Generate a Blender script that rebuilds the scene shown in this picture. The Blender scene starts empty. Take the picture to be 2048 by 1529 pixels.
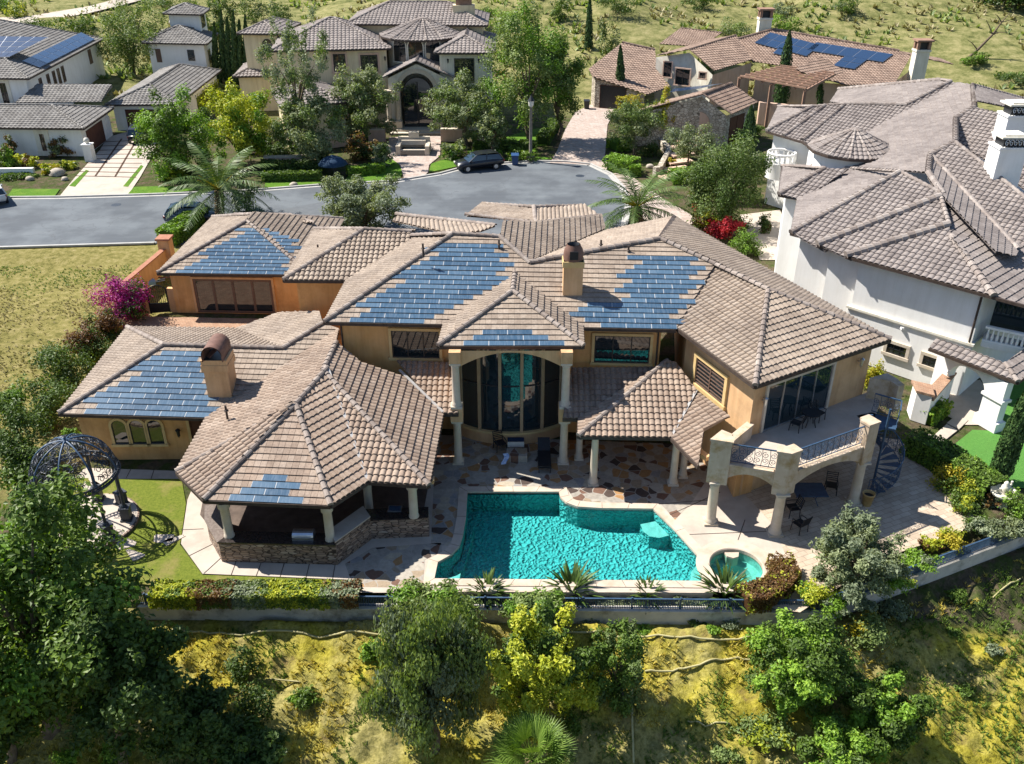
import bpy, math, random
import numpy as np
from mathutils import Vector
SC=bpy.context.scene; COL=SC.collection
# ---------------------------------------------------------------- camera, world, sun, exposure
F_PX=1811.; PITCH=math.radians(29.25); CX,CY=1024.,764.5; CAM_H=26.
cd=bpy.data.cameras.new('drone_camera'); cam=bpy.data.objects.new('drone_camera',cd); COL.objects.link(cam)
cam.location=(0,0,CAM_H); cam.rotation_euler=(math.pi/2-PITCH,0,0)
cd.sensor_width=36.; cd.lens=36.*F_PX/2048.; cd.clip_end=3000.; cd.clip_start=.5
SC.camera=cam
SUN=Vector((-.78,.33,1.)).normalized()          # direction towards the sun
SUN_EL=math.asin(SUN.z); SUN_AZ=math.atan2(SUN.x,SUN.y)
w=bpy.data.worlds.new('World'); SC.world=w; w.use_nodes=True
nt=w.node_tree; sky=nt.nodes.new('ShaderNodeTexSky'); sky.sky_type='NISHITA'; sky.sun_disc=False
sky.sun_elevation=SUN_EL; sky.sun_rotation=SUN_AZ; sky.ozone_density=3.; sky.dust_density=.4
bg=nt.nodes['Background']; bg.inputs['Strength'].default_value=.075; nt.links.new(sky.outputs[0],bg.inputs['Color'])
sl=bpy.data.lights.new('sun','SUN'); sl.energy=5.0; sl.angle=math.radians(.5); sl.color=(1.,.95,.87)
so=bpy.data.objects.new('sun',sl); COL.objects.link(so); so.rotation_euler=SUN.to_track_quat('Z','Y').to_euler()
SC.view_settings.view_transform='Standard'; SC.view_settings.look='None'
SC.view_settings.exposure=1.0; SC.view_settings.gamma=1.
# ---------------------------------------------------------------- survey of the photograph: pixel -> place
def ray(px,py):
    u=(px-CX)/F_PX; v=(py-CY)/F_PX
    return np.array([u, math.cos(PITCH)-v*math.sin(PITCH), -math.sin(PITCH)-v*math.cos(PITCH)])
def G(px,py,z=0.):
    d=ray(px,py); t=(z-CAM_H)/d[2]; return np.array([d[0]*t,d[1]*t,z])
def onplane(px,py,p0,n):
    d=ray(px,py); o=np.array([0,0,CAM_H]); t=np.dot(np.asarray(p0)-o,n)/np.dot(d,n); return o+t*d
def atY(px,py,Y):
    d=ray(px,py); t=Y/d[1]; return np.array([d[0]*t,Y,CAM_H+t*d[2]])
# ---------------------------------------------------------------- mesh builder
class MB:
    def __init__(s): s.V=[];s.L=[];s.C=[];s.M=[];s.T=[];s.S=[];s.n=0
    def add(s,V,Fs,m=0,t=.5,sm=False):
        V=np.asarray(V,float).reshape(-1,3); 
        for f in Fs:
            s.L.append(np.asarray(f,int)+s.n); s.C.append(np.array([len(f)]))
        k=len(Fs); s.M.append(np.full(k,m)); s.T.append(np.full(k,t,float)); s.S.append(np.full(k,sm)); s.V.append(V); s.n+=len(V); return s
    def addnp(s,V,Q,m=0,t=.5,sm=False):
        V=np.asarray(V,float).reshape(-1,3); Q=np.asarray(Q,int)
        if len(Q)==0: return s
        s.L.append((Q+s.n).ravel()); s.C.append(np.full(len(Q),Q.shape[1])); s.M.append(np.broadcast_to(m,(len(Q),)))
        s.T.append(np.broadcast_to(t,(len(Q),)).astype(float)); s.S.append(np.full(len(Q),sm)); s.V.append(V); s.n+=len(V); return s
    def quad(s,a,b,c,d,m=0,t=.5): return s.add([a,b,c,d],[(0,1,2,3)],m,t)
    def box(s,c,size,rz=0.,m=0,t=.5,tilt=None):
        hx,hy,hz=[q/2 for q in size]; P=np.array([(x,y,z) for z in(-hz,hz) for y in(-hy,hy) for x in(-hx,hx)])
        if tilt: 
            ca,sa=math.cos(tilt),math.sin(tilt); P=np.c_[P[:,0],P[:,1]*ca-P[:,2]*sa,P[:,1]*sa+P[:,2]*ca]
        ca,sa=math.cos(rz),math.sin(rz); P=np.c_[P[:,0]*ca-P[:,1]*sa,P[:,0]*sa+P[:,1]*ca,P[:,2]]+np.asarray(c,float)
        return s.add(P,[(0,2,3,1),(4,5,7,6),(0,1,5,4),(2,6,7,3),(0,4,6,2),(1,3,7,5)],m,t)
    def beam(s,a,b,wd,h,m=0,t=.5,up=(0,0,1)):
        a=np.asarray(a,float);b=np.asarray(b,float);d=b-a;d/=np.linalg.norm(d)+1e-9
        x=np.cross(d,up); 
        if np.linalg.norm(x)<1e-6: x=np.cross(d,(0,1,0))
        x/=np.linalg.norm(x); y=np.cross(x,d)
        P=[p+x*i*wd/2+y*j*h/2 for p in(a,b) for i,j in((-1,-1),(1,-1),(1,1),(-1,1))]
        return s.add(P,[(3,2,1,0),(4,5,6,7),(0,1,5,4),(1,2,6,5),(2,3,7,6),(3,0,4,7)],m,t)
    def prism(s,poly,z0,z1,m=0,t=.5,mtop=None):
        n=len(poly); P=[(p[0],p[1],z0) for p in poly]+[(p[0],p[1],z1) for p in poly]
        s.add(P,[(i,(i+1)%n,n+(i+1)%n,n+i) for i in range(n)]+[tuple(range(n))[::-1]],m,t)
        s.add(P[n:],[tuple(range(n))],m if mtop is None else mtop,t); return s
    def tube(s,pts,r,k=6,m=0,t=.5,sm=True,cap=True):
        pts=np.asarray(pts,float); n=len(pts); r=np.broadcast_to(r,(n,)); d=np.gradient(pts,axis=0); d/=np.linalg.norm(d,axis=1)[:,None]+1e-9
        ref=np.array([0,0,1.]) if abs(d[0][2])<.9 else np.array([1.,0,0]); V=[]
        for i in range(n):
            x=np.cross(d[i],ref); x/=np.linalg.norm(x)+1e-9; y=np.cross(x,d[i]); ref=y
            for j in range(k):
                a=2*math.pi*j/k; V.append(pts[i]+r[i]*(math.cos(a)*x+math.sin(a)*y))
        Fs=[(i*k+j,i*k+(j+1)%k,(i+1)*k+(j+1)%k,(i+1)*k+j) for i in range(n-1) for j in range(k)]
        s.add(V,Fs,m,t,sm)
        if cap: s.add(V[:k],[tuple(range(k))[::-1]],m,t); s.add(V[-k:],[tuple(range(k))],m,t)
        return s
    def lathe(s,c,prof,k=16,m=0,t=.5,sm=True,a0=0.,a1=2*math.pi):
        c=np.asarray(c,float); full=abs(a1-a0-2*math.pi)<1e-6; kk=k if full else k+1
        A=[a0+(a1-a0)*j/k for j in range(kk)]; V=[c+np.array([r*math.cos(a),r*math.sin(a),z]) for r,z in prof for a in A]
        Fs=[(i*kk+j,i*kk+(j+1)%kk,(i+1)*kk+(j+1)%kk,(i+1)*kk+j) for i in range(len(prof)-1) for j in range(k)]
        return s.add(V,Fs,m,t,sm)
    def strip(s,A,B,m=0,t=.5):
        n=len(A); return s.add(list(A)+list(B),[(i,i+1,n+i+1,n+i) for i in range(n-1)],m,t)
    def build(s,name,mats,parent=None,loc=None):
        me=bpy.data.meshes.new(name); 
        if not isinstance(mats,(list,tuple)): mats=[mats]
        for x in mats: me.materials.append(x)
        if s.V:
            V=np.concatenate(s.V)
            if loc is not None: V=V-np.asarray(loc,float)
            L=np.concatenate(s.L); C=np.concatenate(s.C); st=np.concatenate([[0],np.cumsum(C)[:-1]])
            me.vertices.add(len(V)); me.vertices.foreach_set('co',V.astype(np.float32).ravel())
            me.loops.add(len(L)); me.loops.foreach_set('vertex_index',L.astype(np.int32))
            me.polygons.add(len(C)); me.polygons.foreach_set('loop_start',st.astype(np.int32))
            me.polygons.foreach_set('material_index',np.concatenate(s.M).astype(np.int32))
            me.polygons.foreach_set('use_smooth',np.concatenate(s.S).astype(bool))
            at=me.attributes.new('tint','FLOAT','FACE'); at.data.foreach_set('value',np.concatenate(s.T).astype(np.float32))
            me.update(calc_edges=True); me.validate()
        o=bpy.data.objects.new(name,me); COL.objects.link(o)
        if loc is not None: o.location=[float(q) for q in loc]
        if parent is not None:
            o.parent=parent
            if loc is None: o.location=(-parent.location[0],-parent.location[1],-parent.location[2])
        return o
def tag(o,label=None,cat=None,group=None,kind=None):
    if label:o['label']=label
    if cat:o['category']=cat
    if group:o['group']=group
    if kind:o['kind']=kind
    return o
def thing(name,label,cat,loc=(0,0,0),group=None):
    o=bpy.data.objects.new(name,None); COL.objects.link(o); o.location=[float(q) for q in loc]; o.empty_display_size=.2
    return tag(o,label,cat,group)
def copytree(o,loc,rz=0.,label=None,scale=1.):
    c=o.copy(); COL.objects.link(c); c.location=[float(q) for q in loc]; c.rotation_euler=(0,0,rz); c.scale=(scale,)*3
    if label:c['label']=label
    def kids(a,b):
        for ch in [q for q in bpy.data.objects if q.parent==a]:
            d=ch.copy(); COL.objects.link(d); d.parent=b; kids(ch,d)
    kids(o,c); return c
# ---------------------------------------------------------------- materials
def ramp(nt,fac,stops):
    r=nt.nodes.new('ShaderNodeValToRGB'); e=r.color_ramp.elements
    while len(e)<len(stops): e.new(.5)
    for i,(p,c) in enumerate(stops): e[i].position=p; e[i].color=(*c,1)
    nt.links.new(fac,r.inputs[0]); return r.outputs[0]
def mix(nt,a,b,f,mode='MIX'):
    m=nt.nodes.new('ShaderNodeMix'); m.data_type='RGBA'; m.blend_type=mode
    for s,v in((m.inputs[0],f),(m.inputs[6],a),(m.inputs[7],b)):
        if isinstance(v,(int,float)): s.default_value=v
        elif isinstance(v,tuple): s.default_value=(*v,1)
        else: nt.links.new(v,s)
    return m.outputs[2]
def noise(nt,sc,det=4,rough=.6,co=None,dist=0.,out=0):
    n=nt.nodes.new('ShaderNodeTexNoise'); n.inputs['Scale'].default_value=sc; n.inputs['Detail'].default_value=det; n.inputs['Roughness'].default_value=rough
    n.inputs['Distortion'].default_value=dist
    if co is None: co=coords(nt)
    nt.links.new(co,n.inputs['Vector']); return n.outputs[out]
def coords(nt,sc=None):
    g=nt.nodes.new('ShaderNodeNewGeometry'); o=g.outputs['Position']
    if sc:
        m=nt.nodes.new('ShaderNodeMapping'); m.inputs['Scale'].default_value=sc; nt.links.new(o,m.inputs[0]); o=m.outputs[0]
    return o
def newmat(name,rough=.8,spec=.3,metal=0.):
    m=bpy.data.materials.new(name); m.use_nodes=True; b=m.node_tree.nodes['Principled BSDF']
    b.inputs['Roughness'].default_value=rough; b.inputs['Specular IOR Level'].default_value=spec; b.inputs['Metallic'].default_value=metal
    return m,m.node_tree,b
def bump(nt,b,h,st=.3,dist=.05):
    n=nt.nodes.new('ShaderNodeBump'); n.inputs['Strength'].default_value=st; n.inputs['Distance'].default_value=dist
    nt.links.new(h,n.inputs['Height']); nt.links.new(n.outputs[0],b.inputs['Normal'])
def attr(nt,nm='tint'):
    a=nt.nodes.new('ShaderNodeAttribute'); a.attribute_name=nm; return a.outputs['Fac']
def M(name,c1,c2=None,rough=.8,sc=3.,spec=.25,metal=0.,bs=.0,bsc=30.,stain=None,ssc=.6,lo=.35,hi=.7):
    """plain surface: two colours mixed by noise, optional stain colour in larger patches, fine bump"""
    m,nt,b=newmat(name,rough,spec,metal)
    col=ramp(nt,noise(nt,sc,6),[(lo,c1),(hi,c2 or c1)])
    if stain: 
        f=ramp(nt,noise(nt,ssc,5,.7),[(.5,(0,0,0)),(.68,(1,1,1))]); col=mix(nt,col,stain,f)
    nt.links.new(col,b.inputs['Base Color'])
    if name.startswith('stucco'):
        st=ramp(nt,noise(nt,1.,5,.7,coords(nt,(2.2,2.2,.22))),[(.36,(.80,.78,.75)),(.55,(1,1,1)),(.75,(1.05,1.05,1.05))]); col=mix(nt,col,st,.3 if 'white' in name else .75,'MULTIPLY')
        nt.links.new(col,b.inputs['Base Color'])
    if bs: bump(nt,b,noise(nt,bsc,5),bs,.03)
    return m
def Mtile(name,stops,rough=.75,bs=.25):
    """roof tile: own colour per tile (tint attribute), weathering noise on top"""
    m,nt,b=newmat(name,rough,.25)
    col=ramp(nt,attr(nt),stops)
    n=noise(nt,9.,6,.7); col=mix(nt,col,ramp(nt,n,[(.3,(.62,.6,.6)),(.55,(1,1,1)),(.8,(1.25,1.22,1.18))]),.85,'MULTIPLY')
    n2=noise(nt,.45,5,.65); col=mix(nt,col,ramp(nt,n2,[(.35,(.74,.72,.72)),(.6,(1.06,1.04,1.02))]),.8,'MULTIPLY')
    nt.links.new(col,b.inputs['Base Color']); bump(nt,b,noise(nt,40.,4),bs,.02); return m
def Mleaf(name,stops,trans=.3,rough=.5,spec=.3):
    m,nt,b=newmat(name,rough,spec)
    col=ramp(nt,attr(nt),stops); nt.links.new(col,b.inputs['Base Color'])
    t=nt.nodes.new('ShaderNodeBsdfTranslucent'); c2=mix(nt,col,(1.25,1.3,.45),1.,'MULTIPLY'); nt.links.new(c2,t.inputs[0])
    x=nt.nodes.new('ShaderNodeMixShader'); x.inputs[0].default_value=trans
    nt.links.new(b.outputs[0],x.inputs[1]); nt.links.new(t.outputs[0],x.inputs[2]); nt.links.new(x.outputs[0],nt.nodes['Material Output'].inputs[0]); return m
def Mglass(name,c=(.012,.018,.022),rough=.03,spec=1.0):
    m,nt,b=newmat(name,rough,spec); b.inputs['Base Color'].default_value=(*c,1); b.inputs['IOR'].default_value=1.55
    bump(nt,b,noise(nt,.7,2),.03,.02); return m
MT={}
MT['roof']=Mtile('roof_tile_clay',[(0,(.235,.185,.145)),(.35,(.295,.238,.188)),(.7,(.335,.275,.22)),(.95,(.375,.312,.255)),(1,(.38,.25,.175))])
MT['flat']=Mtile('roof_tile_flat',[(0,(.295,.234,.182)),(.4,(.335,.272,.216)),(.85,(.37,.305,.247)),(1,(.38,.265,.195))])
MT['roofw']=Mtile('roof_tile_warm',[(0,(.22,.165,.125)),(.35,(.285,.215,.165)),(.7,(.325,.255,.2)),(.93,(.355,.285,.23)),(1,(.37,.235,.155))])
MT['roofg']=Mtile('roof_tile_grey_brown',[(0,(.19,.165,.152)),(.4,(.245,.215,.20)),(.88,(.29,.258,.24)),(1,(.37,.345,.325))])
MT['roofs']=Mtile('roof_tile_slate_grey',[(0,(.15,.14,.13)),(.5,(.22,.21,.195)),(1,(.29,.28,.265))])
MT['rooft']=Mtile('roof_tile_terracotta',[(0,(.19,.13,.10)),(.5,(.275,.195,.15)),(1,(.34,.25,.195))])
MT['cap']=Mtile('ridge_cap_tile',[(0,(.22,.18,.155)),(.5,(.28,.235,.205)),(1,(.34,.295,.26))])
MT['capg']=Mtile('ridge_cap_grey',[(0,(.22,.185,.165)),(.5,(.29,.25,.225)),(1,(.37,.33,.30))])
MT['fascia']=M('fascia_dark_brown',(.045,.032,.026),(.075,.055,.045),.6,4.)
MT['wall']=M('stucco_orange',(.60,.335,.13),(.68,.40,.18),.85,1.3,.15,0,.15,25,(.50,.27,.11),.5)
MT['wallp']=M('stucco_peach',(.58,.355,.18),(.65,.42,.235),.85,1.1,.15,0,.15,25,(.48,.30,.16),.5)
MT['trim']=M('trim_yellow_ochre',(.56,.39,.17),(.63,.46,.23),.8,2.)
MT['stone']=M('cast_stone_cream',(.50,.43,.34),(.58,.51,.42),.8,3.,.2,0,.1,30,(.50,.43,.31),.8)
MT['balc']=M('stucco_weathered_cream',(.48,.375,.275),(.55,.45,.345),.85,2.,.2,0,.15,25,(.36,.25,.12),1.2)
MT['white']=M('stucco_white',(.74,.73,.70),(.80,.79,.77),.85,.8,.15,0,.12,25)
MT['cream']=M('stucco_cream',(.68,.56,.36),(.74,.63,.43),.85,.8,.15,0,.1,25)
MT['creamw']=M('stucco_pale_cream',(.66,.62,.52),(.74,.70,.60),.85,.8,.15,0,.1,25)
MT['pink']=M('stucco_salmon',(.58,.40,.30),(.65,.47,.36),.85,.8,.15,0,.1,25)
MT['glass']=Mglass('window_glass')
MT['glassb']=Mglass('window_glass_blue',(.01,.022,.03))
MT['bronze']=M('window_frame_bronze',(.035,.03,.028),(.05,.042,.038),.45,5.,.4)
MT['brown']=M('window_frame_brown',(.12,.075,.055),(.16,.10,.075),.6,5.)
MT['wood']=M('wood_dark_red',(.075,.028,.018),(.11,.045,.028),.6,2.)
MT['woodb']=M('timber_brown',(.24,.14,.095),(.32,.20,.145),.8,3.)
MT['iron']=M('wrought_iron_blue_black',(.018,.024,.035),(.035,.045,.06),.5,8.,.5)
MT['ironb']=M('painted_iron_blue_grey',(.022,.05,.10),(.04,.085,.15),.5,5.,.5)
MT['metal']=M('brushed_steel',(.5,.52,.55),(.6,.62,.65),.3,5.,.5,.9)
MT['galv']=M('galvanised_flashing',(.36,.35,.34),(.44,.43,.42),.5,3.,.5,.3)
MT['conc']=M('concrete_pale',(.42,.36,.30),(.48,.42,.355),.85,1.5,.2,0,.1,40,(.36,.31,.26),.4)
MT['cop']=M('coping_cream_concrete',(.47,.385,.305),(.54,.45,.365),.8,2.,.2,0,.1,40,(.40,.32,.24),.7)
MT['kerb']=M('kerb_concrete',(.34,.33,.31),(.42,.41,.39),.85,1.5)
MT['terra']=M('terracotta_cap',(.30,.13,.08),(.38,.18,.11),.8,4.)
MT['black']=M('black_powder_coat',(.012,.013,.016),(.02,.022,.026),.45,5.,.4)
MT['granite']=M('granite_black_top',(.02,.016,.015),(.05,.04,.036),.25,14.,.5)
MT['tan']=M('granite_brown_top',(.13,.10,.085),(.22,.18,.155),.4,10.,.5)
MT['blueplast']=M('blue_plastic',(.02,.06,.16),(.03,.08,.2),.4,3.,.5)
MT['rock']=M('boulder_stone',(.30,.26,.21),(.48,.43,.36),.9,2.5,.2,0,.5,8)
MT['soil']=M('garden_soil',(.05,.045,.025),(.12,.09,.06),.95,2.,.1,0,.5,12)
MT['mulch']=M('bark_mulch',(.05,.03,.022),(.12,.075,.05),.95,6.,.1,0,.5,20)
MT['bark']=M('tree_bark',(.10,.075,.05),(.20,.155,.11),.95,6.,.1,0,.5,25)
MT['palmbark']=M('palm_trunk_bark',(.13,.09,.055),(.24,.17,.10),.95,8.,.1,0,.6,14)
MT['navy']=M('navy_fabric',(.01,.03,.075),(.015,.04,.10),.8,5.)
MT['canvas']=M('cream_fabric',(.6,.57,.5),(.7,.66,.58),.9,5.)
MT['mull']=M('mullion_tan',(.36,.25,.15),(.42,.30,.19),.7,3.)
MT['capb']=M('chimney_cap_brown',(.13,.07,.052),(.19,.105,.08),.6,3.)
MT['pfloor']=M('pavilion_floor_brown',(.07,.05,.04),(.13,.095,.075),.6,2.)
MT['hose']=M('irrigation_pipe',(.34,.30,.14),(.46,.42,.22),.6,3.)
MT['towel']=M('towel_blue_white',(.15,.3,.62),(.75,.8,.85),.9,9.)
MT['bucket']=M('plastic_tan',(.42,.27,.10),(.50,.33,.14),.5,4.)
MT['sky']=M('light_blue_plastic',(.18,.40,.62),(.25,.5,.7),.5,4.)
# ---------------------------------------------------------------- roofs
RNG=np.random.default_rng(7)
PT=.38
def eave_plane(A,B,pit=PT):
    A=np.asarray(A,float);B=np.asarray(B,float); t=(B-A)[:2]; t/=np.linalg.norm(t); nb=np.array([-t[1],t[0]])
    return A,np.array([-pit*nb[0],-pit*nb[1],1.])
def fit(P):
    P=np.asarray(P,float); n=np.zeros(3)
    for i in range(len(P)):
        a,b=P[i],P[(i+1)%len(P)]; n+=np.cross(a,b)
    if n[2]<0:n=-n
    return P.mean(0),n/np.linalg.norm(n)
def tiles(mb,poly,n=None,p0=None,kind='b',w=.28,row=.355,sub=6,m=0,amp=.078,lift=.042,solar=None,smb=None,sw=1.2,m2=None):
    """lay roof tiles as real relief on one roof plane, clipped to the polygon"""
    P=np.asarray(poly,float)
    if n is None: p0,n=fit(P)
    n=np.asarray(n,float)/np.linalg.norm(n); p0=np.asarray(p0,float)
    up=np.array([0,0,1.])-n*n[2]; up/=np.linalg.norm(up)+1e-9; ux=np.cross(up,n)
    uv=np.c_[(P-p0)@ux,(P-p0)@up]; u0,u1=uv[:,0].min(),uv[:,0].max(); v0,v1=uv[:,1].min(),uv[:,1].max()
    # base sheet a little below the tiles
    base=[p0+a*ux+b*up-n*.03 for a,b in uv]; mb.add(base,[tuple(range(len(base)))],m,.2)
    if kind=='b':
        prof=[(0,0),(.12,.55),(.28,.92),(.46,1.),(.64,.9),(.80,.5),(.90,.0)] if sub>=6 else ([(0,0),(.25,.9),(.6,.95),(.85,0)] if sub>=4 else [(0,0),(.42,1.),(.84,0)])
    else: prof=[(0,.9),(.94,1.),(.97,0)] if sub>=6 else [(0,1.)]; amp=.012 if sub>=6 else 0; lift=.042
    nt_=int(math.ceil((u1-u0)/w)); us=[];hs=[];ti=[]
    for k in range(nt_):
        for a,h in prof: us.append(u0+(k+a)*w); hs.append(h*amp); ti.append(k)
    us=np.array(us);hs=np.array(hs);ti=np.array(ti); ok=us<u1; us=us[ok];hs=hs[ok];ti=ti[ok]
    us=np.clip(us,u0+1e-4,u1-1e-4); us=np.append(us,u1-1e-4);hs=np.append(hs,0);ti=np.append(ti,ti[-1])
    lo=np.full(len(us),1e9);hi=np.full(len(us),-1e9); k=len(uv)
    for i in range(k):
        a,b=uv[i],uv[(i+1)%k]
        if abs(a[0]-b[0])<1e-9: continue
        s=(us-a[0])/(b[0]-a[0]); ins=(s>=0)&(s<=1); y=a[1]+s*(b[1]-a[1])
        lo=np.where(ins,np.minimum(lo,y),lo); hi=np.where(ins,np.maximum(hi,y),hi)
    nr=int(math.ceil((v1-v0)/row)); tint=RNG.random((nr,nt_+1)); tint=.5+.8*(.75*tint+.25*RNG.random((1,nt_+1))-.5)+.0
    SOL=None
    if solar is not None:
        SP=np.array([[(q-p0)@ux,(q-p0)@up] for q in solar])
        def inside(a,b):
            c=False; kk=len(SP)
            for i in range(kk):
                x1,y1=SP[i];x2,y2=SP[(i+1)%kk]
                if (y1>b)!=(y2>b) and a<(x2-x1)*(b-y1)/(y2-y1)+x1: c=not c
            return c
        SOL=[]
    for r in range(nr):
        a=v0+r*row; b=a+row
        va=np.clip(a,lo,hi); vb=np.clip(b,lo,hi); L=len(us)
        ha=lift*(1-(va-a)/row)+hs; hb=lift*(1-(vb-a)/row)*1.0+hs*.8
        jt=(RNG.random(nt_+1)*.007)[ti]; ha=ha+jt
        V=np.concatenate([p0+us[:,None]*ux+va[:,None]*up+ha[:,None]*n, p0+us[:,None]*ux+vb[:,None]*up+hb[:,None]*n, p0+us[:,None]*ux+va[:,None]*up-.012*n])
        i=np.arange(L-1); good=((vb-va)[:-1]+(vb-va)[1:]>.01)&(hi[:-1]>lo[:-1]-1e-6)&(hi[1:]>lo[1:]-1e-6); i=i[good]
        if len(i)==0: continue
        t=np.clip(tint[r][ti[i]],0,1)
        mb.addnp(V,np.c_[i,i+1,L+i+1,L+i],m,t)
        on=i[(va[i]<=a+1e-6)|(va[i+1]<=a+1e-6)]
        if len(on): mb.addnp(V,np.c_[2*L+on,2*L+on+1,on+1,on],m,t[np.isin(i,on)]*.8)
        if SOL is not None:
            off=(r*.37%1)*sw; nn=int((u1-u0)/sw)+2; vm=(a+b)/2
            for j in range(-1,nn):
                ua=u0+off+j*sw
                if inside(ua+.25*sw,vm) and inside(ua+.75*sw,vm):
                    fq=[p0+x*ux+y*up+h*n for x,y,h in((ua,a,lift+.018),(ua+sw,a,lift+.018),(ua+sw,b-.002,.022),(ua,b-.002,.022))]; smb.add(fq,[(0,1,2,3)],1)
                    q=[p0+x*ux+y*up+h*n for x,y,h in((ua+.025,a+.004,lift+.030),(ua+sw-.025,a+.004,lift+.030),(ua+sw-.025,b-.012,.030),(ua+.025,b-.012,.030))]
                    d=[x-n*.05 for x in q]; tt=RNG.random()
                    smb.add(q+d,[(0,1,2,3),(4,5,1,0),(5,6,2,1),(7,4,0,3)],0,tt)
    return mb
def capline(mb,p,q,r=.13,L=.42,m=1,lift=.03):
    p=np.asarray(p,float);q=np.asarray(q,float); D=q-p; ln=np.linalg.norm(D); k=max(1,int(round(ln/L))); d=D/ln
    x=np.cross(d,(0,0,1.)); x/=np.linalg.norm(x)+1e-9; y=np.cross(x,d); A=[math.pi*j/5 for j in range(6)]
    for i in range(k):
        a=p+D*i/k; b=p+D*(i+1)/k+d*.03; V=[]
        for c,rr,h in((a,r*1.08,lift+.03),(b,r*.9,lift)):
            V+=[c+x*rr*math.cos(g)+y*(rr*math.sin(g)+h) for g in A]
        V+=[a+x*r*math.cos(g)+y*(r*.0-.05) for g in A]
        mb.add(V,[(j,j+1,6+j+1,6+j) for j in range(5)]+[(12+j,12+j+1,j+1,j) for j in range(5)],m,RNG.random())
def gutter(mb,pts,m=0,h=.16,wd=.13):
    for a,b in zip(pts[:-1],pts[1:]):
        a=np.array(a,float)-(0,0,h/2+.0);b=np.array(b,float)-(0,0,h/2+.0); mb.beam(a,b,wd,h,m)
class Roof:
    """one roof mass: faces given by photograph pixels on planes of known eave and pitch"""
    def __init__(s,parent,name='roof',mt='roof',mc='cap',w=.28,row=.355,sub=6):
        s.mb=MB();s.p=parent;s.name=name;s.mt=mt;s.mc=mc;s.sols=[];s.gs=[];s.w=w;s.row=row;s.sub=sub;s.hasg=False;s.hass=False
    def face(s,poly,A=None,B=None,z=None,n=None,p0=None,kind='b',solar=None,pit=PT,mi=0,sw=1.2):
        if A is not None:
            if len(A)==2:A=G(*A,z)
            if len(B)==2:B=G(*B,z)
            p0,n=eave_plane(A,B,pit)
        if n is None and p0 is None and all(len(q)==3 for q in poly): p0,n=fit(poly)
        P=[]
        for q in poly:
            if len(q)==2: P.append(onplane(*q,p0,n))
            else:
                q=np.asarray(q,float); P.append(q-np.array([0,0,1.])*np.dot(q-p0,n)/n[2])
        sm_=None
        if solar is not None: solar=[onplane(*q,p0,n) for q in solar]; sm_=MB(); s.sols.append(sm_)
        tiles(s.mb,P,n,p0,kind,s.w,s.row,s.sub,mi,solar=solar,smb=sm_,sw=sw)
        return P
    def cap(s,*pts,r=.13):
        for a,b in zip(pts[:-1],pts[1:]): capline(s.mb,a,b,r,m=1)
    def gut(s,*pts):
        g=MB(); gutter(g,[np.asarray(p,float)+(0,0,.02) for p in pts]); s.gs.append(g)
    def done(s,extra=None):
        mats=[MT[s.mt],MT[s.mc],MT['flat'],MT['fascia'],MT['galv']]
        o=s.mb.build(s.name,mats,s.p)
        for g in s.gs: g.build('gutter',MT['fascia'],None).parent=o
        for g in s.sols: g.build('solar_tiles',[MT['solar'],MT['sframe']],None).parent=o
        return o
def _solar():
    m,nt,b=newmat('solar_tile_blue',.22,.7)
    c=ramp(nt,attr(nt),[(0,(.035,.072,.118)),(.5,(.05,.098,.155)),(1,(.075,.13,.19))])
    f=ramp(nt,noise(nt,2.2,5,.7,coords(nt,(6,.7,.7))),[(.45,(0,0,0)),(.8,(.5,.5,.5))]); c=mix(nt,c,(.22,.27,.33),f)  # pale streaks in the colour imitate sky reflected off the tiles
    nt.links.new(c,b.inputs['Base Color']); return m
MT['solar']=_solar()
MT['sframe']=M('solar_tile_frame',(.30,.32,.34),(.36,.38,.40),.5,3.)
def _panel():
    m,nt,b=newmat('solar_panel_dark',.25,.6); b.inputs['Base Color'].default_value=(.02,.045,.10,1); return m
MT['panel']=_panel()
def offset(poly,d):
    """inset a counter-clockwise plan polygon by d"""
    P=[np.array(p[:2],float) for p in poly]; k=len(P); out=[]
    for i in range(k):
        a,b,c=P[i-1],P[i],P[(i+1)%k]
        def ln(p,q):
            t=(q-p)/np.linalg.norm(q-p); nn=np.array([-t[1],t[0]]); return p+nn*d,t
        p1,t1=ln(a,b);p2,t2=ln(b,c); cr=t1[0]*t2[1]-t1[1]*t2[0]
        if abs(cr)<1e-6: out.append(p2)
        else: out.append(p1+t1*(((p2-p1)[0]*t2[1]-(p2-p1)[1]*t2[0])/cr))
    return out
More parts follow.
